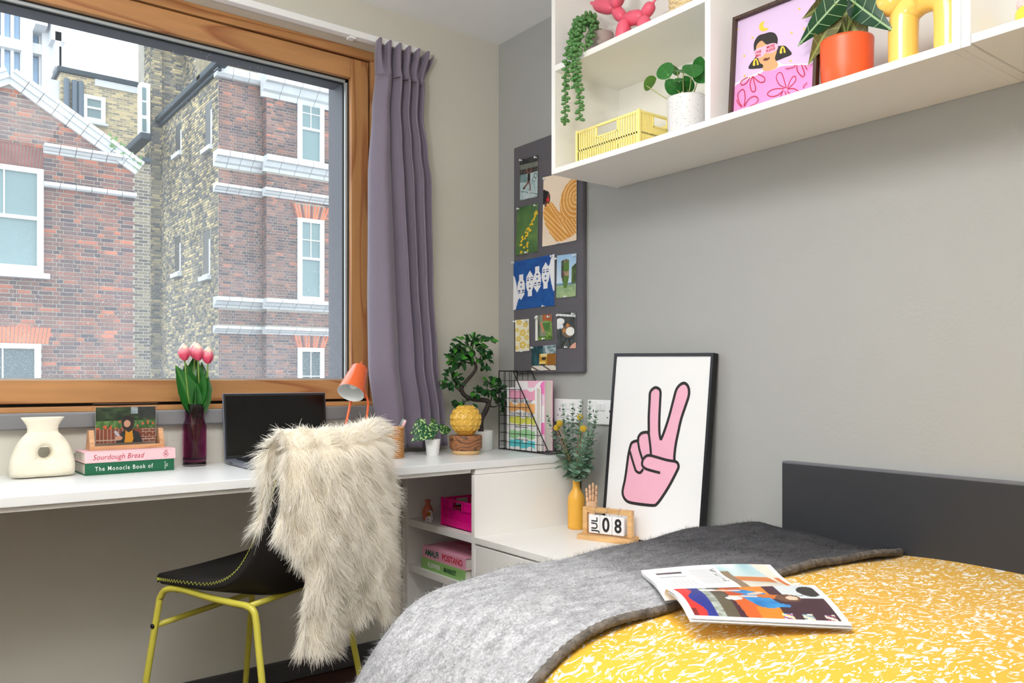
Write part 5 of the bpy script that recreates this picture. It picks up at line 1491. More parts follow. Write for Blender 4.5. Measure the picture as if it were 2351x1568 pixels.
for yy in (.04,.058): bx('port', m_key, lbase, -.1765,yy,.006,-.1755,yy+.011,.0105,0)
ang = math.radians(6.5)
Ts = Matrix.Translation((0,.108,.012)) @ Matrix.Rotation(-ang,4,'X')
s_ = MB(); s_.box(-.178,-.004,0,.178,.004,.216,Ts); lid = s_.build('lid', m_lap, lap, bevel=.002)
s_ = MB(); s_.box(-.176,-.0052,.003,.176,-.0038,.214,Ts); s_.build('screen_bezel', m_key, lid, bevel=.001)
s_ = MB(); s_.box(-.170,-.0058,.014,.170,-.0050,.207,Ts); s_.build('screen', m_scr, lid)
MB().tube([(-.15,.108,.012),(.15,.108,.012)], .006, 10).build('hinge', m_key, lap, smooth=True)

# ---- orange lamp
dl = thing('desk_lamp', 'orange metal desk lamp with a cone shade in the window corner', 'lamp', (-.735,-.15,ZD))
m_or = M('orange_lacquer', S(232,106,54), .28, coat=.3); m_wi = M('white_shade_inside', S(226,230,230), .6)
lo_ = Vector(dl.location)
def LP(px, py, y): return AY(px, py, y)-lo_
sb_, stp = LP(805,902,-.20), LP(826,845,-.155)
axv = (stp-sb_).normalized(); Ta = axv.to_track_quat('Z','Y').to_matrix(); ln_ = (stp-sb_).length
prf = [(.046,0),(.0455,.002),(.029,ln_-.004),(.026,ln_),(.001,ln_+.001)]
MB().lathe(prf, 40, sb_, Ta, cap=False).build('shade', m_or, dl, smooth=True)
MB().lathe([(.0445,.0005),(.028,ln_-.005),(.001,ln_-.004)], 40, sb_, Ta, cap=False).build('shade_lining', m_wi, dl, smooth=True)
MB().lathe([(.046,0),(.0445,.0005)], 40, sb_, Ta, cap=False).build('shade_rim', m_wi, dl, smooth=True)
MB().ell(sb_+axv*.045, (.018,.018,.026), Ta.to_4x4(), 16, 10).build('bulb', M('frosted_bulb', S(240,240,236), .4), dl, smooth=True)
MB().tube([stp-axv*.01, stp+axv*.03], .0032, 10).build('top_stick', m_or, dl, smooth=True)
fa, fb_, fc = Vector((-.052,.005,.003)), Vector((.022,-.045,.003)), Vector((-.010,.095,.003))
MB().tube([sb_.lerp(stp,.25)+FWD*.044-RGT*.004, fa], .0040, 10).build('leg', m_or, dl, smooth=True)
MB().tube(smooth_path([sb_.lerp(stp,.35)+RGT*.034, LP(839,905,-.175), LP(845,925,-.18), LP(842,960,-.185), LP(838,1010,-.19), fb_], 6), .0040, 10).build('leg', m_or, dl, smooth=True)
MB().tube([sb_.lerp(stp,.25)+FWD*.044-RGT*.004, fc], .0040, 10).build('leg', m_or, dl, smooth=True)

# ---- rattan pen pot with two pens
pp = thing('pen_pot', 'woven rattan pen pot on the desk behind the sheepskin', 'pen pot', (-.612,-.200,ZD))
m_rat = M('rattan', S(202,148,88), .6, var=(60,.15))
b = MB()
for k in range(15):
    z = .004+k*.0068; b.tube([Vector((math.cos(a_*2*PI/48)*(.040+.0012*(1 if (a_+k) % 2 else -1)), math.sin(a_*2*PI/48)*(.040+.0012*(1 if (a_+k) % 2 else -1)), z)) for a_ in range(48)], .0030, 6, closed=True)
b.build('weave', m_rat, pp, smooth=True)
b = MB(); b.tube([Vector((math.cos(a_*2*PI/40)*.0405,math.sin(a_*2*PI/40)*.0405,.104)) for a_ in range(40)], .0036, 8, closed=True); b.lathe([(.001,.001),(.04,.001),(.04,.004),(.001,.004)],24)
b.build('rim_and_base', m_rat, pp, smooth=True)
def pen(label, a, c, col, tip):
    t_ = thing('pen', label, 'pen', Vector(pp.location)+a, group=None)
    d = c-a; n = d.normalized()
    MB().tube([Vector((0,0,0)), d*.8], .0042, 10).build('barrel', col, t_, smooth=True)
    MB().tube([d*.8, d*.97, d], [.0046,.0046,.003], 10).build('cap', tip, t_, smooth=True)
    MB().tube([d*.8+RGT*.0055, d*.96+RGT*.0055], .0011, 6).build('clip', tip, t_)
m_pk = M('pale_pink_plastic', S(240,190,196), .35); m_gy = M('blue_grey_plastic', S(150,168,176), .35)
pen('pale pink pen leaning in the rattan pot', Vector((-.012,.01,.006)), AY(931,964,-.21)-Vector(pp.location), m_pk, M('pink_plastic', S(244,202,206), .35))
pen('grey blue pen behind the pink pen in the rattan pot', Vector((-.016,.016,.006)), AY(927,962,-.185)-Vector(pp.location), m_gy, m_gy)

# ---- small variegated plant
def pot(parent, prof, mat, soil_r, soil_z, name='pot'):
    MB().lathe(prof, 40).build(name, mat, parent, smooth=True)
    MB().lathe([(.0005,soil_z),(soil_r,soil_z-.001)], 24, cap=True).build('soil', M('dark_soil', S(52,44,38), .95, bump=(200,.6)), parent)
sp_ = thing('small_potted_plant', 'small white pot with variegated arrowhead leaves, beside the wooden box', 'potted plant', (-.452,-.212,ZD))
m_wpot = M('matt_white_pot', S(236,238,238), .45)
pot(sp_, [(.001,0),(.021,0),(.022,.001),(.0275,.056),(.0275,.058),(.0255,.058),(.0245,.046),(.001,.046)], m_wpot, .0245, .048)
m_var = vein_mat('variegated_leaf', S(20,80,44), S(170,200,128), veins=8, ang=1.0, wv=.4, blotch=.45, under=S(90,140,80))
hl = leaf_mesh('leaf', m_var, HEART, droop=.3, cup=.15, cols=6)
b = MB(); so = Vector(sp_.location)
for (px, py, bx_, by_, q) in ((950,988,973,972,.0),(956,1003,985,990,-.02),(1000,996,994,974,-.015),(1034,983,1012,988,0),(968,968,976,965,.02),(1004,972,990,968,.02)):
    tip, bs_ = AY(px,py,-.212+q*1.3)-so, AY(bx_,by_,-.212+q)-so
    b.tube(smooth_path([Vector((rnd.uniform(-.006,.006),rnd.uniform(-.006,.006),.046)), Vector((bs_.x*.4,bs_.y*.4,.075)), bs_], 5), .0011, 6)
    put_leaf(sp_, hl, bs_, tip-bs_, Vector((-.45,-.8,.45)), (tip-bs_).length*1.3, 'leaf', 1.15)
b.tube([AY(993,972,-.212)-so, AY(998,966,-.212)-so, AY(1020,964,-.212)-so], .0007, 5)
b.build('stems', M('pale_stem', S(128,160,84), .5), sp_, smooth=True)

# ---- wooden round box with the yellow ball on it
wb = thing('wooden_box', 'round lidded wooden box with dark grain under the yellow ball', 'box', (-.330,-.243,ZD))
m_aca = wood('acacia_wood', S(158,106,70), S(70,44,32), axis=0, scale=9, stretch=2.6, rough=.4, rings=16)
m_acl = M('pale_sapwood', S(214,178,128), .5, var=(40,.06))
MB().lathe([(.05,.0128),(.0575,.020),(.0598,.027),(.0598,.0525)], 48, cap=False).build('body', m_aca, wb, smooth=True)
MB().lathe([(.001,0),(.046,0),(.0495,.004),(.0525,.0145),(.001,.0147)], 48).build('foot', m_acl, wb, smooth=True)
MB().lathe([(.0598,.0532),(.0602,.055),(.0602,.066),(.0585,.0685),(.001,.0688)], 48, cap=False).build('lid', m_aca, wb, smooth=True)
yb = thing('yellow_ball', 'glossy yellow ceramic ball covered in raised leaves, on the wooden box', 'ornament', (-.330,-.243,ZD+.0688))
m_ycer = M('yellow_glaze', S(226,182,78), .12, coat=.4)
MB().lathe([(.012,.0005),(.03,.003)]+[(.0545*math.sin(a_), .056-.0545*math.cos(a_)) for a_ in [.62+i*(PI-.64)/22 for i in range(23)]], 48, cap=True).build('ball', m_ycer, yb, smooth=True)
lfm = MB(); lfm.ell((0,.5,0), (.26,.5,.13), None, 12, 8); lfm = lfm.mesh('relief_leaf', m_ycer, True)
for row in range(6):
    th = .48+row*.42; n = [6,10,13,14,12,8][row]
    for k in range(n):
        for sd in (-1, 1):
            a = 2*PI*(k+.5*(row % 2))/n+sd*.5*PI/n*.6
            nn = Vector((math.sin(th)*math.cos(a), math.sin(th)*math.sin(a), math.cos(th)))
            upv = Vector((math.cos(th)*math.cos(a), math.cos(th)*math.sin(a), -math.sin(th)))*-1
            sv = nn.cross(upv)
            put_leaf(yb, lfm, Vector((0,0,.056))+nn*.0545-upv*.012, upv*1.0+sv*sd*-.75, nn, .0250, 'relief_leaf', .8)

# ---- bonsai
bo = thing('bonsai', 'green bonsai with an S-shaped dark trunk in a white pot, in the desk corner', 'potted plant', (-.188,-.125,ZD))
pot(bo, [(.001,0),(.050,0),(.054,.002),(.0555,.07),(.0555,.074),(.052,.074),(.051,.062),(.001,.062)], m_wpot, .051, .063)
m_bark = M('dark_bark', S(58,52,48), .8, var=(30,.35), bump=(60,.7))
oo = Vector(bo.location)
def BP(px, py, y=-.125): return AY(px, py, y)-oo
tr_ = smooth_path([Vector((.01,0,.055)), BP(1104,965), BP(1114,945), BP(1122,925), BP(1113,919), BP(1090,917), BP(1070,910), BP(1060,897), BP(1063,884), BP(1078,867), BP(1091,850), BP(1092,838), BP(1084,826), BP(1086,806)], 6)
n_ = len(tr_); MB().tube(tr_, [.0115-.0065*i/(n_-1) for i in range(n_)], 12).build('trunk', m_bark, bo, smooth=True)
for path in ([(1086,836),(1072,832),(1055,828)],[(1090,835),(1100,826),(1106,815)],[(1056,898),(1045,888),(1034,880)],[(1122,926),(1128,917),(1127,905)],[(1124,932),(1135,934),(1148,928)],[(1072,912),(1068,922),(1060,932)],[(1086,812),(1085,798),(1090,785)],[(1062,828),(1050,845),(1044,850)]):
    p_ = smooth_path([BP(*q) for q in path], 4); MB().tube(p_, [.0036-.0022*i/(len(p_)-1) for i in range(len(p_))], 8).build('branch', m_bark, bo, smooth=True)
m_bl = M('glossy_ficus_leaf', S(30,78,36), .28, spec=.6); m_bl2 = M('bright_ficus_leaf', S(66,138,44), .35)
lA = leaf_mesh('leaf', m_bl, ROUND, .2, .2); lB = leaf_mesh('leaf', m_bl2, ROUND, .2, .2)
rb = random.Random(3)
for (cx_, cy_, rx, ry, cnt) in ((1082,800,46,32,98),(1048,822,24,24,36),(1112,826,16,20,20),(1040,872,26,22,38),(1122,888,34,20,52),(1095,903,14,10,12),(1068,930,28,12,20),(1151,915,12,18,18),(1131,782,5,6,3),(1156,945,4,8,3)):
    c = BP(cx_, cy_)
    for k in range(cnt):
        a = rb.uniform(0,2*PI); r = math.sqrt(rb.random()); 
        q = BP(cx_+rx*r*math.cos(a), cy_+ry*r*math.sin(a), -.125+rb.uniform(-.045,.035)*min(1,rx/30))
        d = (q-c); d = Vector((d.x,d.y,d.z)).normalized()+Vector((rb.uniform(-.6,.6),rb.uniform(-.9,.3),rb.uniform(-.4,.5)))
        put_leaf(bo, lB if rb.random() < .2 else lA, q-d.normalized()*.012, d, Vector((rb.uniform(-.5,.5),-.8+rb.uniform(-.5,.5),.7)), rb.uniform(.024,.034), 'leaf', rb.uniform(.85,1.1))

# ---- wire magazine rack with two books
rk = thing('wire_rack', 'black wire magazine rack holding two books in the desk corner', 'magazine rack', (-.07,-.3,ZD))
m_wire = M('black_wire', S(22,22,24), .4)
ry0, ry1, rz1, ryt, rzf = .143, -.155, .305, .054, .012
f = MB(); g = MB()
for xx in (-.045, .045):
    f.tube([(xx,ry0,.003),(xx,ry0,rz1),(xx,ryt,rz1),(xx,ry1,rzf),(xx,ry1,.003)], .0021, 6, closed=True)
    zmax = lambda y: rz1 if y > ryt else rz1+(rzf-rz1)*(ryt-y)/(ryt-ry1)
    ymin = lambda z: ry1 if z <= rzf else ryt-(rz1-z)/(rz1-rzf)*(ryt-ry1)
    k = ry0-.0335
    while k > ry1+.01: g.tube([(xx,k,.003),(xx,k,zmax(k))], .0012, 5); k -= .0335
    k = .033
    while k < rz1-.01: g.tube([(xx,ry0,k),(xx,ymin(k),k)], .0012, 5); k += .0335
f.tube([(-.045,ry0,rz1),(.045,ry0,rz1)], .0021, 6); f.tube([(-.045,ry0,.003),(.045,ry0,.003)], .0021, 6); f.tube([(-.045,ry1,.003),(.045,ry1,.003)], .0021, 6); f.tube([(-.045,ry1,rzf),(.045,ry1,rzf)], .0021, 6)
k = .033
while k < rz1-.01: g.tube([(-.045,ry0,k),(.045,ry0,k)], .0012, 5); k += .0335
for xx in (-.015,.015): g.tube([(xx,ry0,.003),(xx,ry0,rz1)], .0012, 5); g.tube([(xx,ry0,.003),(xx,ry1,.003)], .0012, 5)
f.build('frame', m_wire, rk, smooth=True); g.build('wire_mesh', m_wire, rk, smooth=True)
def stand_book(label, x0, x1, y0, y1, h, cover):
    """upright, cover facing -x, fore-edge towards -y"""
    t_ = thing('book', label, 'book', ((x0+x1)/2,(y0+y1)/2,ZD+.0055), group=None)
    w_, d_ = (x1-x0)/2, abs(y1-y0)/2; c = .0028
    b = MB(); b.box(-w_,-d_,0,-w_+c,d_,h); b.box(w_-c,-d_,0,w_,d_,h); b.box(-w_+c,d_-c,0,w_-c,d_,h)
    b.build('cover', cover, t_, bevel=.0005)
    bx('page_block', M('book_pages', S(232,228,220), .8), t_, -w_+c,-d_+.004,.003,w_-c,d_-c,h-.003,0)
    return t_, w_, d_
wbk, w_, d_ = stand_book('white book with coloured stripes, in front in the wire rack', -.106,-.084,-.196,-.378,.236, M('white_book_cover', S(238,238,240), .5))
stripes = []
def bandy(v0, v1, col, seed, amp=.006):
    rr = random.Random(seed); n = 10; up = [v1+rr.uniform(-amp,amp) for _ in range(n+1)]; dn = [v0+rr.uniform(-amp,amp) for _ in range(n+1)]
    U0, U1 = .014, .172
    return (M('book_ink_'+col[0], S(*col[1]), .6), [(U0+(U1-U0)*i/n, dn[i]) for i in range(n+1)]+[(U0+(U1-U0)*i/n, up[i]) for i in range(n,-1,-1)])
for z0, z1, cl, sd in ((.192,.226,('pink',(236,164,196)),1),(.146,.175,('orange',(238,178,112)),2),(.098,.125,('lime',(216,218,96)),3),(.046,.076,('green',(160,214,160)),4),(.012,.034,('aqua',(96,208,218)),5)): stripes.append(bandy(z0,z1,cl,sd))
art(wbk, lambda u, v, h: Vector((-w_-h, d_-u, v)), stripes, 'cover_print', step=.00001)
m_bi = M('black_book_ink', S(40,40,42), .6)
for (tx, z, sz) in (('THINGS  ARE  WHAT',.183,.0165),('YOU  MAKE  OF  THEM',.136,.0165),('life advice for creatives',.087,.009),('from author  adam j. kurtz',.040,.0085)):
    lettering(tx, sz, m_bi, wbk, (-w_-.0006, 0, z), (PI/2,0,-PI/2), sx=.82 if sz > .01 else .9)
pbk, w2, d2 = stand_book('pink and white patterned book, behind the white book in the rack', -.079,-.040,-.214,-.392,.262, M('pink_book_cover', S(240,190,214), .5))
sh = []
U = lambda pts: clip_rect(pts, .002, .002, 2*d2-.002, .26)
for m_, cx_, cy_, r in ((M('book_white_ink', S(240,238,240),.6),.03,.24,.05),(M('book_white_ink', S(240,238,240),.6),.165,.20,.06),(M('book_pale_ink', S(236,212,228),.6),.165,.19,.04),(M('book_magenta_ink', S(236,130,196),.6),.175,.235,.025),(M('book_white_ink', S(240,238,240),.6),.17,.13,.04),(M('book_magenta_ink', S(236,130,196),.6),.17,.085,.022),(M('book_white_ink', S(240,238,240),.6),.165,.03,.03)):
    q = U(circ(cx_,cy_,r,28))
    if q: sh.append((m_, q))
art(pbk, lambda u, v, h: Vector((-w2-h, d2-u, v)), sh, 'cover_print', step=.00003)

# ================================================================== ON THE LOW CABINET
bt = thing('bottle_vase', 'matt mustard bottle vase holding eucalyptus on the low cabinet', 'vase', (-.092,-.580,ZL))
m_must = M('mustard_glaze', S(240,182,72), .35)
MB().lathe([(.001,0),(.027,0),(.0302,.004),(.0306,.012),(.0306,.100),(.0285,.113),(.021,.128),(.0145,.138),(.0130,.146),(.0130,.172),(.0138,.174),(.0115,.174),(.0105,.165),(.0105,.145),(.001,.143)], 44).build('body', m_must, bt, smooth=True)
eu = thing('eucalyptus_bunch', 'bunch of grey-green eucalyptus stems in the mustard bottle', 'flowers', (-.092,-.580,ZL+.145))
m_eu = M('eucalyptus_leaf', S(142,172,152), .6, var=(25,.1)); m_eus = M('eucalyptus_stem', S(92,112,84), .6); m_eud = M('deep_eucalyptus_leaf', S(98,136,108), .55)
le, le2 = leaf_mesh('leaf', m_eu, ROUND, .15, .15), leaf_mesh('leaf', m_eud, ROUND, .15, .15)
eo = Vector(eu.location); re_ = random.Random(11)
for si, (px, py, dx, mid) in enumerate(((1293,934,-.05,1300),(1304,958,.03,1308),(1315,932,-.02,1316),(1334,926,.02,1326),(1333,960,-.04,1330),(1354,926,-.04,1342),(1369,948,0,1350),(1362,978,.03,1346),(1258,958,-.03,1290),(1296,985,.04,1306),(1345,1000,-.06,1334))):
    tip = AX(px,py,-.092+dx)-eo; mm = AX(mid,1060,-.092+dx*.5)-eo
    path = smooth_path([Vector((re_.uniform(-.006,.006),re_.uniform(-.006,.006),-.04)), Vector((re_.uniform(-.005,.005),re_.uniform(-.005,.005),.03)), mm, mm.lerp(tip,.5)+Vector((0,re_.uniform(-.006,.006),0)), tip], 10)
    MB().tube(path, [.0015-.0009*i/(len(path)-1) for i in range(len(path))], 6).build('stem', m_eus, eu, smooth=True)
    L_ = [0]
    for a, c in zip(path, path[1:]): L_.append(L_[-1]+(c-a).length)
    s = L_[-1]; k = 0; ang0 = re_.uniform(0,PI)
    while s > .07:
        i = max(j for j in range(len(L_)) if L_[j] <= s); p = path[min(i,len(path)-1)]; q = path[min(i+1,len(path)-1)]; t_ = (path[min(i+1,len(path)-1)]-path[max(0,i-1)]).normalized()
        fr_ = 1-s/L_[-1]; size = .013+.027*min(1,fr_*1.35)
        u_ = t_.orthogonal().normalized(); w3 = t_.cross(u_)
        a = ang0+(k % 2)*PI/2+re_.uniform(-.3,.3)
        for sg in (0, PI):
            o_ = u_*math.cos(a+sg)+w3*math.sin(a+sg)
            d = o_+t_*(.9-.5*fr_)+Vector((0,0,-.1*fr_))
            put_leaf(eu, le2 if re_.random() < .35 else le, p, d, t_*1.0+Vector((0,0,.3)), size*re_.uniform(.85,1.1), 'leaf', 1.1)
        s -= size*.62; k += 1
    put_leaf(eu, le, tip, t_ if False else (path[-1]-path[-3]), Vector((-1,-.3,.2)), .012, 'leaf', .8)
m_bb = M('yellow_craspedia', S(240,202,60), .9, var=(300,.2), bump=(700,.8)); m_bst = M('tan_stem', S(176,130,74), .6)
for (px, py, lb, xx, r) in ((1285,972,'topmost yellow billy button at the left of the eucalyptus',-.15,.0115),(1278,982,'lower yellow billy button at the left of the eucalyptus',-.145,.0115),(1332,958,'yellow billy button in front of the left socket edge',-.11,.0110),(1339,984,'yellow billy button in the middle of the eucalyptus',-.15,.0115)):
    p = AX(px,py,xx); th = thing('billy_button', lb, 'flower', (-.092,-.580,ZL+.12), group='billy buttons in the mustard bottle'); po_ = p-Vector(th.location)
    MB().tube(smooth_path([Vector((-.002,0,0)), Vector((-.004,0,.06)), po_*.6+Vector((-.004,0,.02)), po_],6), .0012, 6).build('stem', m_bst, th, smooth=True)
    MB().ell(po_, (r,r,r), None, 18, 12).build('flower_head', m_bb, th, smooth=True)

# ---- wooden jointed hand
hd = thing('wooden_hand', 'jointed wooden artist hand standing behind the calendar', 'ornament', (-.105,-.672,ZL), (0,0,math.radians(-66)))
m_hand = wood('pale_hand_wood', S(222,184,150), S(206,164,130), axis=2, scale=12, stretch=5, rough=.5, rings=5)
MB().lathe([(.001,0),(.022,0),(.024,.004),(.022,.008),(.001,.008)],28).build('base', m_hand, hd, smooth=True)
MB().tube([(0,0,.008),(0,0,.05)], .0022, 8).build('rod', M('steel', S(170,170,172), .3, .9), hd, smooth=True)
MB().lathe([(.001,.045),(.011,.046),(.0135,.056),(.0125,.066),(.001,.069)],22).build('wrist', m_hand, hd, smooth=True)
b = MB(); b.prism([(-.020,-.007,.067),(-.010,-.007,.062),(.012,-.007,.062),(.019,-.007,.072),(.020,-.007,.104),(.008,-.007,.108),(-.008,-.007,.108),(-.019,-.007,.102)],(0,.014,0))
b.build('palm', m_hand, hd, bevel=.004, fix=True)
def finger(x, z0, lens, lean, name='finger', y=0, fwd=0):
    f_ = MB(); p = Vector((x,y,z0)); d = Vector((lean,fwd,1)).normalized()
    for i, l in enumerate(lens):
        r = .0052-.0004*i
        f_.tube([p, p+d*l*.12, p+d*l*.5, p+d*l*.88, p+d*l], [r*.6,r,r*.96,r*.94,r*.55], 12); p = p+d*(l+.0006)
        f_.ell(p, (r*.62,)*3, None, 10, 6)
        d = (d+Vector((0,-.04,0))).normalized()
    f_.build(name, m_hand, hd, smooth=True)
finger(-.0155,.103,(.018,.014,.013),-.08); finger(-.0052,.1075,(.021,.017,.015),-.03); finger(.0055,.1085,(.024,.019,.016),.0); finger(.0155,.104,(.022,.018,.016),.05)
finger(.015,.076,(.016,.015,.013),.35,'thumb',-.008,-.45)

# ---- flip calendar
ca = thing('flip_calendar', 'wooden desk calendar showing JUL 08 in front of the poster', 'calendar', (-.150,-.797,ZL), (0,0,math.radians(-70.6)))
m_pine = wood('pale_calendar_wood', S(226,182,126), S(208,160,104), axis=0, scale=6, stretch=7, rough=.5, rings=6)
bx('base', m_pine, ca, -.095,-.036,0,.095,.036,.016,.0012)
fw_, fh = .080, .103
for sx in (-1,1): bx('frame_post', m_pine, ca, sx*fw_-(.0 if sx>0 else 0)-(.008),-.009,.016,sx*fw_+.008,.009,fh,.0008)
bx('frame_rail', m_pine, ca, -fw_+.008,-.009,fh-.016,fw_-.008,.009,fh,.0008)
m_card = M('calendar_card', S(240,240,244), .6); m_ring = M('chrome_ring', S(190,192,196), .2, 1.0)
for k, (x, tx, rz, sz) in enumerate(((-.042,'JUL',PI/2,.031),(.0,'0',0,.064),(.043,'8',0,.061))):
    z1 = fh-.022; z0 = .016+.006
    b = MB(); n_ = 4
    for j in range(n_): b.box(x-.020+.0006*j,-.0135+.0012*j-.002,z0+.0008*j,x+.020+.0006*j,-.0130+.0012*j-.002,z1)
    crd = b.build('date_card', m_card, ca)
    lettering(tx, sz, m_bi, crd, (x+(.002 if k == 0 else 0),-.0157,(z0+z1)/2-.002), (PI/2,0,0) if k else (PI/2,-PI/2,0), bold=.0016 if k else .0007, sx=.84 if k else 1.05)
    zc = fh-.012
    MB().tube([Vector((x+.003*math.sin(a_*.4),-.004+.0155*math.cos(a_),zc+.0155*math.sin(a_))) for a_ in [2*PI*i/28 for i in range(28)]], .0008, 6, closed=True).build('ring', m_ring, ca, smooth=True)
cb = thing('black_cable', 'thin black cable running down the wall beside the mustard bottle', 'cable', (-.004,-.505,ZL))
MB().tube([(0,0,0),(0,0,.35)], .002, 6).build('cord', m_blk, cb)

# ================================================================== IN THE OPEN CABINET
Z1s, Z2s = .518, .348
def crate(name, label, loc, rotz, Lx, Dy, H, mat, low_solid=.3, nb=10):
    t_ = thing(name, label, 'crate', loc, (0,0,rotz))
    th = .003
    def side(nm, ax, sgn, Ln):
        b = MB(); n = nb if Ln > .13 else max(6, int(nb*.6))
        half = Ln/2; pos_ = (Dy/2 if ax == 0 else Lx/2)*sgn
        def rect(u0, v0, u1, v1, t0=0, t1=th):
            a0, a1 = pos_-sgn*t0, pos_-sgn*t1
            if ax == 0: b.box(u0,a0,v0,u1,a1,v1)
            else: b.box(a0,u0,v0,a1,u1,v1)
        rect(-half,0,half,H*low_solid)
        rect(-half,H*.93,half,H,-.001,th+.001)
        rect(-half,H*(low_solid+.31),half,H*(low_solid+.36))
        hw = Ln*.17
        for i in range(n*2+1):
            u = -half+Ln*i/(n*2)
            wd = Ln/(n*2)*.26 if i not in (0,n*2) else .004
            if abs(u) < hw*.97 : rect(u-wd,H*low_solid,u+wd,H*.64)
            else: rect(max(-half,u-wd),H*low_solid,min(half,u+wd),H*.93)
        for s3 in (-1,1): rect(s3*hw-.0025,H*.62,s3*hw+.0025,H*.95,-.001,th)
        rect(-hw,H*.62,hw,H*.66,-.001,th)
        b.build(nm, mat, t_)
    side('long_side',0,-1,Lx); side('long_side',0,1,Lx); side('end_side',1,-1,Dy); side('end_side',1,1,Dy)
    bx('base', mat, t_, -Lx/2,-Dy/2,0,Lx/2,Dy/2,.003,0)
    for sx in (-1,1):
        for sy in (-1,1): bx('corner_post', mat, t_, sx*Lx/2-.004,sy*Dy/2-.004,0,sx*Lx/2+.004,sy*Dy/2+.004,H+.002,.0008)
    return t_
m_mag = M('hot_pink_plastic', S(232,0,138), .4)
crate('plastic_crate', 'hot pink plastic crate on the upper shelf under the desk', (-.345,-.335,Z1s), -PI/2, .19, .17, .098, m_mag)
cv = thing('coral_vase', 'small ribbed coral vase on the shelf under the desk', 'vase', (-.415,-.118,Z1s))
m_cor = M('coral_glaze', S(206,112,92), .3)
b = MB(); prf = [(.014,0),(.0165,.006),(.0195,.022),(.0185,.036),(.013,.050),(.0085,.058),(.0085,.066),(.0115,.073),(.0115,.0735),(.007,.067),(.005,.05)]
b.grid(lambda u, v: (lambda r, z, a: Vector((r*math.cos(a)*(1+.05*math.cos(12*a)*(1 if z < .055 else 0)), r*math.sin(a)*(1+.05*math.cos(12*a)*(1 if z < .055 else 0)), z)))(prf[int(round(v*(len(prf)-1)))][0], prf[int(round(v*(len(prf)-1)))][1], u*2*PI), 72, len(prf)-1, cu=True)
b.build('body', m_cor, cv, smooth=True)
an = thing('astronaut_figurine', 'tiny white sitting astronaut figurine with a gold visor', 'figurine', (-.438,-.172,Z1s), (0,0,math.radians(-62)))
m_aw = M('white_glaze', S(232,230,230), .35)
MB().ell((0,.0,.0165),(.0085,.0075,.0085),None,16,10).ell((0,-.0005,.0065),(.0105,.009,.0065),None,16,8).build('body', m_aw, an, smooth=True)
MB().ell((0,-.001,.0335),(.0112,.011,.0112),None,20,12).build('helmet', m_aw, an, smooth=True)
MB().ell((0,-.0075,.0335),(.0082,.0058,.0082),None,18,10).build('visor', M('gold_visor', S(190,130,50), .2, .9), an, smooth=True)
for sx in (-1,1):
    MB().tube(smooth_path([(sx*.007,-.003,.005),(sx*.009,-.014,.005),(sx*.009,-.018,.006)],4), .0042, 10).build('leg', m_aw, an, smooth=True)
    MB().tube(smooth_path([(sx*.008,0,.021),(sx*.012,-.006,.014),(sx*.008,-.012,.010)],4), .0030, 10).build('arm', m_aw, an, smooth=True)
bx('backpack', m_aw, an, -.006,.006,.010,.006,.012,.025,.002)
def spine_book(label, z, y0, y1, x0, x1, H, cover):
    t_ = book('book', label, ((x0+x1)/2,(y0+y1)/2,z), -PI/2, abs(y1-y0), x1-x0, H, cover); return t_
gb = spine_book('green book titled FLOWER MARKET, under the Amalfi book', Z2s, -.128,-.412,-.449,-.24,.040, M('pale_green_cover', S(148,196,118), .6))
ab_ = spine_book('pink book titled AMALFI POSITANO, stacked on the green book', Z2s+.0402, -.132,-.414,-.447,-.245,.042, M('rose_pink_cover', S(234,166,192), .6))
m_dg = M('dark_green_ink', S(12,96,72), .6); m_cr = M('crimson_ink', S(206,50,72), .6); m_dk = M('forest_ink', S(40,80,50), .6)
hy = (.209/2); 
lettering('AMALFI', .030, m_dg, ab_, (-.075,-.1014,.0205), (PI/2,0,0), bold=.0010, sx=.92)
lettering('POSITANO', .030, m_cr, ab_, (.058,-.1014,.0205), (PI/2,0,0), bold=.0010, sx=.88)
lettering('FLOWER', .022, m_wt, gb, (-.055,-.1049,.0195), (PI/2,0,0), bold=.0008, sx=.95)
lettering('MARKET', .022, m_dk, gb, (.05,-.1049,.0195), (PI/2,0,0), bold=.0008, sx=.95)
sh = []
for k in range(9):
    a = .5+k*.17; sh.append((m_dk, [(.02,.01),(.02+.075*math.cos(a-.04),.01+.06*math.sin(a-.04)*.8),(.02+.085*math.cos(a),.01+.07*math.sin(a)*.8),(.02+.075*math.cos(a+.04),.01+.06*math.sin(a+.04)*.8)]))
art(ab_, lambda u, v, h: Vector((u,-.02+v,.042+h)), sh, 'cover_print', step=.00001)
lettering('AMALFI', .03, m_cr, ab_, (-.07,.03,.0424), (0,0,0), sx=.9)
# ================================================================== ON THE WALL SHELVES
ZU, ZB = 2.049, SZ0+t if False else 1.718
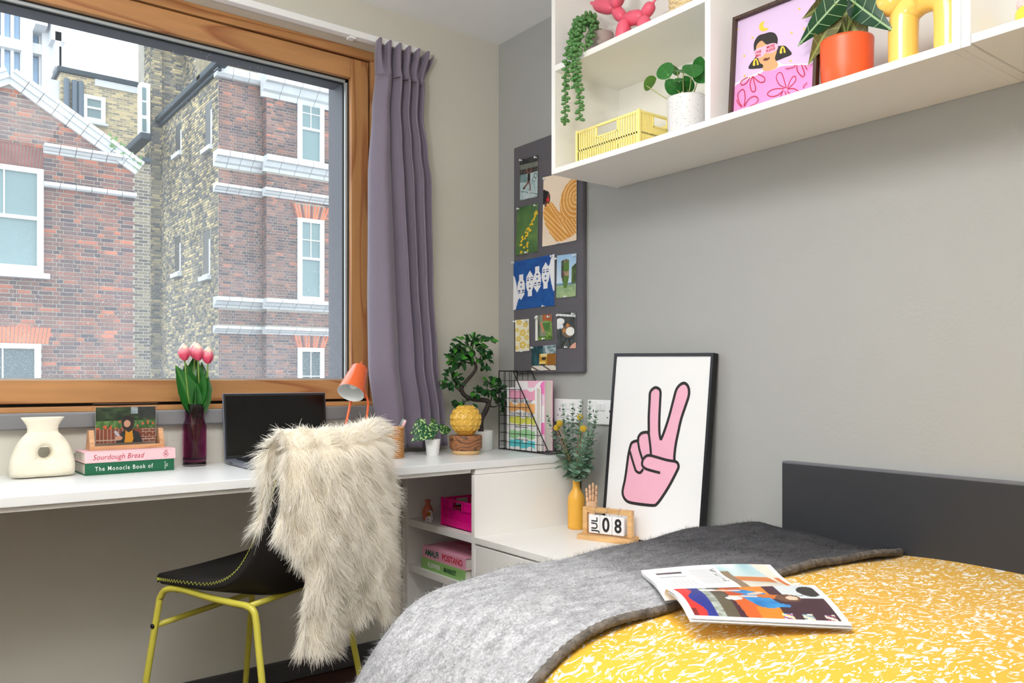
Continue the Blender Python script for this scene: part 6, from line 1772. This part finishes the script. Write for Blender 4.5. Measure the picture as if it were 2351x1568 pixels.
# ---- trailing succulent
ts = thing('trailing_succulent', 'bead-leaved succulent trailing from a grey pot over the upper shelf edge', 'potted plant', (-.195,-.805,ZU))
MB().lathe([(.001,0),(.038,0),(.041,.003),(.046,.086),(.046,.09),(.042,.09),(.040,.078),(.001,.076)], 36).build('pot', M('grey_concrete_pot', S(176,166,160), .8, var=(30,.06), bump=(60,.2)), ts, smooth=True)
m_bead = M('succulent_green', S(88,138,78), .45, var=(40,.2), sss=0)
m_vine = M('vine_green', S(110,142,84), .6)
to = Vector(ts.location); rs = random.Random(9)
def strand(path, dens=1.0):
    P_ = smooth_path([p-to for p in path], 14); v = MB(); v.tube(P_, .0011, 5)
    v.build('vine', m_vine, ts, smooth=True)
    b = MB(); acc = 0; k = 0
    for a, c in zip(P_, P_[1:]):
        acc += (c-a).length
        while acc > .0052/dens:
            acc -= .0052/dens; ang = k*2.4+rs.uniform(-.4,.4); k += 1
            tt = (c-a).normalized(); u_ = tt.orthogonal().normalized(); w3 = tt.cross(u_); o_ = (u_*math.cos(ang)+w3*math.sin(ang))
            q = a+o_*.0078; R_ = (o_+tt*.25).to_track_quat('Z','Y').to_matrix().to_4x4(); s = rs.uniform(.85,1.15)
            b.ell(q, (.0056*s,.0056*s,.0086*s), R_, 8, 6)
    stuff(b.build('bead_leaves', m_bead, ts, smooth=True))
top0 = to+Vector((0,0,.088)); XF = -.322
strand([top0, AX(1338,44,-.25), AX(1316,75,-.30), AX(1304,120,XF), AX(1300,170,XF), AX(1299,230,XF), AX(1297,288,XF)])
strand([top0, AX(1345,48,-.25), AX(1332,78,-.29), AX(1326,120,XF), AX(1325,160,XF), AX(1330,210,XF), AX(1332,278,XF)])
strand([top0, AX(1330,48,-.25), AX(1320,80,-.30), AX(1312,120,XF), AX(1318,160,XF), AX(1320,205,XF)], .9)
strand([top0, AX(1362,48,-.24), AX(1360,72,-.26), AX(1352,95,-.29), AX(1340,113,-.31)], .9)
strand([top0, AX(1350,38,-.23), AX(1342,52,-.25), AX(1330,70,-.27), AX(1322,100,-.30), AX(1318,130,XF)], 1.0)
strand([top0, AX(1356,35,-.21), AX(1366,45,-.22)], .9)

# ---- pink balloon-animal figurine
bd = thing('balloon_dog_figurine', 'matt pink balloon dog figurine on the upper shelf', 'figurine', (-.2,-.95,ZU))
m_bp = M('matt_pink', S(238,104,130), .38, sss=.0)
dgo = Vector(bd.location)
def DP(px, py, x=-.2): return AX(px, py, x)-dgo
def sausage(name, a, c, r, pinch=.35):
    n = 14; pts = [a.lerp(c, i/n) for i in range(n+1)]
    rr = [r*max(.10,(1-abs(2*i/n-1)**2.6)**.5 if i not in (0,n) else pinch*.4) for i in range(n+1)]
    MB().tube(pts, rr, 20).build(name, m_bp, bd, smooth=True)
sausage('head', DP(1364,9), DP(1412,20), .023)
MB().tube([DP(1358,7), DP(1360,7.5), DP(1366,10)], [.0055,.006,.002], 12).build('nose_knot', m_bp, bd, smooth=True)
sausage('ear', DP(1411,20,-.215), DP(1418,-34,-.225), .019); sausage('ear', DP(1413,20,-.185), DP(1432,-34,-.175), .019)
sausage('neck', DP(1411,20), DP(1432,44), .0195)
lgz = Vector((0,0,0))
def leg(px, py, x, dy):
    a = DP(px, py, x); c = Vector((a.x, a.y+dy, .003)); sausage('leg', a, c, .0215)
leg(1434,42,-.222,.018); leg(1436,42,-.178,.010); leg(1478,36,-.222,-.004); leg(1480,36,-.178,-.010)
sausage('body', DP(1432,46), DP(1479,36), .0225)
sausage('rump', DP(1478,38), DP(1499,6), .0185)
MB().tube([DP(1497,12), DP(1501,4), DP(1508,-4)], [.007,.0035,.0025], 12).build('tail', m_bp, bd, smooth=True)

# ---- straw basket
sbk = thing('straw_basket', 'pale woven straw basket at the right end of the upper shelf', 'basket', (-.165,-1.165,ZU))
m_straw = M('pale_straw', S(226,206,164), .8, var=(80,.15))
b = MB()
for k in range(18):
    z = .005+k*.0075
    b.tube([Vector(((.068+.0022*math.sin(a_*PI/2*1+k*PI))*math.cos(a_*2*PI/56), (.068+.0022*math.sin(a_*PI/2+k*PI))*math.sin(a_*2*PI/56), z+.001*math.sin(a_*1.3))) for a_ in range(56)], .0042, 6, closed=True)
b.lathe([(.001,.001),(.066,.001),(.066,.004),(.001,.004)], 24)
b.build('weave', m_straw, sbk, smooth=True)

# ---- yellow crate
m_yp = M('pale_yellow_plastic', S(252,236,150), .42)
crate('plastic_crate', 'pale yellow slotted plastic crate on the lower shelf', (-.180,-.915,ZB), -PI/2, .268, .18, .105, m_yp, low_solid=.06, nb=13)

# ---- pilea in a speckled pot
pi = thing('pilea_plant', 'round-leaved plant in a speckled white pot beside the yellow crate', 'potted plant', (-.205,-1.172,ZB))
def speckle(name, base, dots, sc):
    m = bpy.data.materials.new(name); m.use_nodes = True; nt = m.node_tree; L = nt.links.new; bs = nt.nodes['Principled BSDF']
    tc = nd(nt,'ShaderNodeTexCoord'); v = nd(nt,'ShaderNodeTexVoronoi'); v.inputs['Scale'].default_value = sc; L(tc.outputs['Object'], v.inputs['Vector'])
    r = ramp(nt, [(0,dots),(.13,dots),(.2,base),(1,base)]); L(v.outputs['Distance'], r.inputs['Fac']); L(r.outputs['Color'], bs.inputs['Base Color']); bs.inputs['Roughness'].default_value = .4
    return m
pot(pi, [(.001,0),(.050,0),(.0535,.004),(.0565,.11),(.0565,.115),(.053,.115),(.052,.102),(.001,.1)], speckle('speckled_glaze', S(226,224,226), S(150,144,146), 130), .052, .103)
m_pil = vein_mat('pilea_leaf', S(42,112,46), S(80,146,70), veins=3, ang=.4, wmid=.02, wv=.04, under=S(96,150,50), rough=.35)
DISC = [(-.12,.03),(-.05,.25),(.1,.40),(.3,.48),(.5,.47),(.7,.38),(.85,.24),(.95,.04)]
pl_ = leaf_mesh('leaf', m_pil, DISC, .12, .08, cols=6); pio = Vector(pi.location)
b = MB()
for (px, py, sz, nx_, ny_, nz_, xx) in ((1527,163,.056,-.9,-.3,.2,-.23),(1546,200,.052,-.6,-.2,-.7,-.24),(1548,160,.040,-.5,.2,-.6,-.17),(1562,163,.046,-.3,-.5,.8,-.22),(1577,195,.046,-.6,-.3,-.6,-.2),(1560,184,.036,-.3,-.4,.8,-.25),(1590,160,.060,-.4,-.5,.6,-.25),(1613,172,.055,-.7,-.7,.2,-.22),(1607,150,.045,-.5,0,-.5,-.18),(1491,191,.046,-.15,.9,.5,-.22)):
    p = AX(px,py,xx)-pio; nn = Vector((nx_,ny_,nz_)).normalized(); dr = (p-Vector((0,0,.12))); dr = dr-nn*dr.dot(nn)
    if dr.length < .01: dr = nn.orthogonal()
    dr.normalize(); base = p-dr*sz*.4
    put_leaf(pi, pl_, base, dr, nn, sz, 'leaf', 1.0)
    b.tube(smooth_path([Vector((rs.uniform(-.015,.015),rs.uniform(-.015,.015),.1)), Vector((p.x*.5,p.y*.5,.13)), base+dr*sz*.12],6), .0016, 6)
b.build('stems', M('pale_leaf_stem', S(170,178,118), .5), pi, smooth=True)

# ---- framed illustration
fp = thing('framed_print', 'dark wood framed pink print of a sleep-masked woman on the lower shelf', 'framed print', (-.265,-1.475,ZB))
fb0, ft0 = Vector((-.262,-1.356,ZB)), Vector((-.236,-1.352,ZB+.274)); fwid = .243
fv = (ft0-fb0).normalized(); fu = Vector((.06,-1,0)).normalized(); fu = (fu-fv*fu.dot(fv)).normalized(); fn_ = fv.cross(fu); fn_ = -fn_ if fn_.x > 0 else fn_
fH = (ft0-fb0).length; fo = Vector(fp.location)
def FP(u, v, h): return fb0+fu*u+fv*v+fn_*h-fo
m_wal = wood('dark_walnut_frame', S(74,56,44), S(50,38,32), axis=2, scale=8, stretch=6, rough=.5, rings=8)
def fbox(name, mat, u0, v0, h0, u1, v1, h1, bev=.0006):
    b = MB(); b.box(0,0,0,1,1,1); b.v = [tuple(FP(u0+(u1-u0)*x, v0+(v1-v0)*y, h0+(h1-h0)*z)) for x,y,z in b.v]
    return b.build(name, mat, fp, bevel=bev, fix=True)
fr_ = .0085
fbox('frame_side', m_wal, 0,0,-.018,fr_,fH,0); fbox('frame_side', m_wal, fwid-fr_,0,-.018,fwid,fH,0)
fbox('frame_rail', m_wal, fr_,0,-.018,fwid-fr_,fr_,0); fbox('frame_rail', m_wal, fr_,fH-fr_,-.018,fwid-fr_,fH,0)
m_lav = M('lavender_print', S(212,188,224), .6)
fbox('print_sheet', m_lav, fr_,fr_,-.016,fwid-fr_,fH-fr_,-.013,0)
def UF(x, y):
    px, py = 1640+x*440/2351, y*280/1496
    r = _ray(px, py); p0 = fb0-fn_*.013; t_ = (p0-CAM).dot(fn_)/r.dot(fn_); p = CAM+r*t_-p0
    return (p.dot(fu), p.dot(fv))
def cv_(pts, closed=True, n=4): return [tuple(v)[:2] for v in smooth_path([(x,y,0) for x,y in [UF(*p) for p in pts]], n, closed)]
cl_ = lambda pts: clip_rect(pts, fr_, fr_, fwid-fr_, fH-fr_)
I = lambda nm, c: M('print_'+nm, S(*c), .6)
blk, skn, pnk, yel_, red_, whp, msk, lip = I('black',(46,42,42)), I('skin',(212,164,118)), I('pink',(226,148,206)), I('yellow',(232,196,68)), I('red',(186,32,60)), I('white',(240,234,240)), I('mask',(240,182,208)), I('lip',(110,66,54))
sh = [(whp, cl_(cv_([(240,1080),(320,990),(560,880),(590,850),(780,760),(850,790),(1150,780),(1250,800),(1250,1500),(200,1500)],n=3)))]
sh.append((pnk, cl_(cv_([(240,1100),(330,1010),(560,905),(610,872),(720,862),(800,820),(900,805),(1150,795),(1250,815),(1250,1500),(200,1500)],n=3))))
sh += [(blk, cv_([(485,600),(490,520),(540,440),(620,412),(690,394),(750,415),(780,480),(778,560),(860,560),(910,600),(950,665),(860,710),(750,750),(600,770),(610,825),(520,843),(420,842),(450,770),(500,700)]))]
sh += [(skn, cv_([(512,600),(530,540),(582,500),(630,540),(700,560),(770,560),(765,640),(745,720),(785,795),(740,850),(640,872),(592,860),(600,800),(560,770),(530,690)]))]
sh += [(msk, cv_([(482,650),(520,600),(600,570),(690,535),(750,530),(782,560),(770,610),(700,650),(630,655),(590,695),(530,712),(490,690)]))]
sh += [(lip, cv_([(597,735),(630,710),(655,712),(685,700),(670,730),(630,748)]))]
sh += [(yel_, cv_([(550,330),(570,280),(620,262),(600,300),(620,345),(668,342),(640,375),(590,385),(560,365)]))]
for (x, y) in ((495,760),(825,610)):
    sh += [(yel_, cv_([(x-22,y+45),(x-12,y-15),(x+12,y-45),(x+38,y-20),(x+50,y+32),(x+30,y+38),(x+18,y-5),(x+8,y+40)],n=3)), (blk, cv_([(x+8,y+35),(x+8,y-15),(x+22,y-18),(x+26,y+30)],n=3))]
for (x, y) in ((285,357),(1045,110),(1105,355),(950,402),(468,463),(368,688),(935,748),(372,932)): sh.append((yel_, cv_([(x+18*math.cos(a_)*(1 if k % 2 else .5), y+20*math.sin(a_)*(1 if k % 2 else .5)) for k, a_ in enumerate([2*PI*i/10 for i in range(10)])],n=2)))
def loopline(pts, w_=.0021):
    o_ = cv_(pts, False, 6); out = []
    for q in quads_of(band(o_, w_)):
        q = cl_(q)
        if q: out.append((red_, q))
    return out
for lp_ in ([(880,1080),(800,1040),(762,950),(790,895),(830,905),(860,990),(885,1080)],[(900,1085),(930,1000),(970,940),(1000,945),(995,1000),(930,1070),(905,1090)],[(860,1090),(760,1090),(680,1120),(655,1160),(700,1185),(780,1170),(850,1110)],[(900,1095),(980,1090),(1050,1130)],[(840,1130),(815,1190)],[(870,1120),(885,1170)],[(900,1120),(940,1170)],
            [(440,950),(400,1020),(340,1045),(335,1000),(420,950)],[(480,940),(560,1010),(620,1000),(615,950),(540,910)],[(470,940),(445,1030),(460,1110),(490,1130),(512,1090),(490,990),(478,940)],
            [(370,1310),(385,1200),(370,1110),(335,1110),(297,1160),(310,1250),(350,1310)],[(375,1310),(430,1220),(500,1185),(545,1215),(520,1270),(440,1315)],[(340,1315),(300,1270),(285,1230)],
            [(880,850),(980,830),(1000,800)],[(1020,805),(1030,880),(1090,945),(1115,910),(1080,800)],[(1120,810),(1150,860)],[(1150,1020),(1110,1060),(1105,1090)]): sh += loopline(lp_)
art(fp, lambda u, v, h: FP(u, v, -.013+h), sh, 'illustration', step=.000012)
def tangent_rot():
    m_ = Matrix((fu, fv, fn_)).transposed(); return m_.to_euler()
er = tangent_rot()
for tx, x, y, sz in (('ONE\nMIN',540,662,.0098),('MORE\nPLEASE',692,592,.0098)):
    u_, v_ = UF(x,y); o_ = lettering(tx, sz, red_, fp, FP(u_, v_, -.0118), er, bold=.00008, sx=.85, line=.95)

# ---- alocasia in the orange pot
al = thing('alocasia_plant', 'dark arrow-leaved plant in an orange pot on the lower shelf', 'potted plant', (-.205,-1.655,ZB))
pot(al, [(.001,0),(.052,0),(.055,.003),(.0585,.05),(.0600,.112),(.0600,.118),(.056,.118),(.055,.105),(.001,.104)], M('orange_speckle_pot', S(236,96,52), .35, var=(20,.04)), .055, .106)
m_alo = vein_mat('alocasia_leaf', S(24,66,36), S(150,180,136), veins=4.5, ang=-.55, wmid=.035, wv=.055, under=S(122,128,64), rough=.3)
m_alu_ = vein_mat('alocasia_underside', S(98,98,52), S(142,152,82), veins=5.5, ang=-.55, wmid=.05, wv=.08, under=S(30,70,40), rough=.4)
ARROW = [(-.18,.02),(-.16,.14),(-.02,.24),(.12,.25),(.3,.22),(.5,.17),(.7,.10),(.88,.04),(1,.004)]
aA, aU = leaf_mesh('leaf', m_alo, ARROW, .10, -.15, cols=6), leaf_mesh('leaf', m_alu_, ARROW, .15, .2, cols=6)
alo_ = Vector(al.location); b = MB()
for (b0, t0, me, xx, up, wd) in (((1918,8),(1827,108),aA,-.275,(-.8,-.25,-.3),1.0),((1905,-4),(1838,48),aU,-.24,(-.7,-.4,-.5),.9),((1910,48),(1853,150),aU,-.25,(-.8,-.45,-.2),.95),((1944,36),(1990,118),aU,-.20,(-.8,-.4,-.3),1.5),((1962,6),(2046,72),aA,-.24,(-.65,-.35,-.55),1.0)):
    p, q = AX(*b0,xx)-alo_, AX(*t0,xx)-alo_
    put_leaf(al, me, p, q-p, Vector(up), (q-p).length, 'leaf', wd)
    b.tube(smooth_path([Vector((rs.uniform(-.012,.012),rs.uniform(-.012,.012),.104)), (p+Vector((0,0,.1)))*.5+Vector((0,0,.02)), p],6), .0026, 8)
b.build('stems', M('olive_stem', S(122,138,70), .5), al, smooth=True)

# ---- yellow arch-legged animal
ya = thing('animal_figurine', 'glossy yellow arch-legged animal figurine on the lower shelf', 'figurine', (-.2,-1.845,ZB))
m_yg = M('yellow_gloss', S(246,204,104), .16, coat=.4)
yo = Vector(ya.location)
rT = .0315
l1, l2 = AX(2074,130,-.2)-yo, AX(2181,100,-.2)-yo
zz = AX(2128,38,-.2).z-ZB
yc, rad = (l1.y+l2.y)/2, abs(l1.y-l2.y)/2
arc = [Vector((0,l1.y,.0)), Vector((0,l1.y,.06)), Vector((0,l1.y,zz-.02))]+[Vector((0,yc+rad*math.cos(a_),zz+.002+(rT+.008)*math.sin(a_))) for a_ in [PI*i/10 for i in range(1,10)]]+[Vector((0,l2.y,zz-.02)), Vector((0,l2.y,.06)), Vector((0,l2.y,0))]
MB().tube(smooth_path(arc,4), rT, 24).build('legs_and_body', m_yg, ya, smooth=True)
hp = AX(2046,2,-.215)-yo
MB().ell(hp, (.030,.034,.034), None, 24, 16).build('head', m_yg, ya, smooth=True)
MB().tube([hp+Vector((.01,-.02,.01)), Vector((0,l1.y-.01,zz+.06)), Vector((0,yc,zz+.036))], [.022,.034,.032], 18).build('neck', m_yg, ya, smooth=True)
MB().ell(hp+Vector((-.012,.030,-.002)), (.006,.006,.006), None, 12, 8).build('nose', m_yg, ya, smooth=True)
for sx in (-1,1): MB().tube([hp+Vector((sx*.014,-.008,.025)), hp+Vector((sx*.018,-.01,.06))], [.011,.006], 12).build('ear', m_yg, ya, smooth=True)

# ---- candle at the right edge
rc = thing('yellow_pot', 'small yellow pot with a pale pink fluffy top at the right edge', 'ornament', (-.2,-2.062,ZB+.004))
MB().lathe([(.001,0),(.040,0),(.044,.004),(.045,.044),(.043,.048),(.001,.048)], 32).build('pot', M('bright_yellow_glaze', S(246,216,74), .35), rc, smooth=True)
b = MB()
for k in range(9): b.ell((.022*math.cos(k*2.4)*(k/9)**.5*1.4, .022*math.sin(k*2.4)*(k/9)**.5*1.4, .058+.016*(1-(k/9))), (.018,.018,.022), None, 14, 10)
b.build('fluffy_top', M('pale_pink_wool', S(240,214,218), .95, bump=(200,.8)), rc, smooth=True)
# ================================================================== added fill lights (out of view, stand in for bounced flash)
lamp = thing('added_ceiling_fill', 'flat white square fill light added out of view above the room', 'fill light', (-1.7,-1.9,ZC))  # unseen fixture, added to fill the room from above
bx('housing', M('white_fill_housing', S(235,235,235), .4), lamp, -.42,-.42,-.05,.42,.42,0,.01)
bx('diffuser', M('fill_diffuser', (1,.98,.95,1), .5, emis=1.5), lamp, -.4,-.4,-.056,.4,.4,-.05,.0)
ld = bpy.data.lights.new('ceiling_fill_light', 'AREA'); ld.shape = 'SQUARE'; ld.size = .8; ld.energy = CEILING_FILL_POWER; ld.color = (1,.98,.95)
lo = bpy.data.objects.new('ceiling_fill_light', ld); COL.objects.link(lo); lo.location = (-1.7,-1.9,ZC-.06)
fl = thing('added_uplighter', 'tall uplighter added out of view beside the camera for bounce fill', 'floor lamp', (-2.45,-2.2,0))  # unseen stand, added so its light bounces off the ceiling as fill
m_fl = M('white_uplighter_metal', S(225,225,225), .4)
MB().lathe([(.001,0),(.14,0),(.14,.015),(.02,.025),(.001,.025)],32).build('base', m_fl, fl, smooth=True)
MB().tube([(0,0,.02),(0,0,1.35)], .014, 12).build('pole', m_fl, fl, smooth=True)
MB().lathe([(.02,1.34),(.10,1.38),(.17,1.46),(.165,1.46),(.095,1.39),(.02,1.355)],36,cap=False).build('bowl', m_fl, fl, smooth=True)
ld2 = bpy.data.lights.new('bounce_fill_light', 'AREA'); ld2.shape = 'DISK'; ld2.size = .26; ld2.energy = BOUNCE_FILL_POWER; ld2.color = (1,.985,.96)
lo2 = bpy.data.objects.new('bounce_fill_light', ld2); COL.objects.link(lo2); lo2.location = (-2.45,-2.2,1.45); lo2.rotation_euler = (PI,0,0)
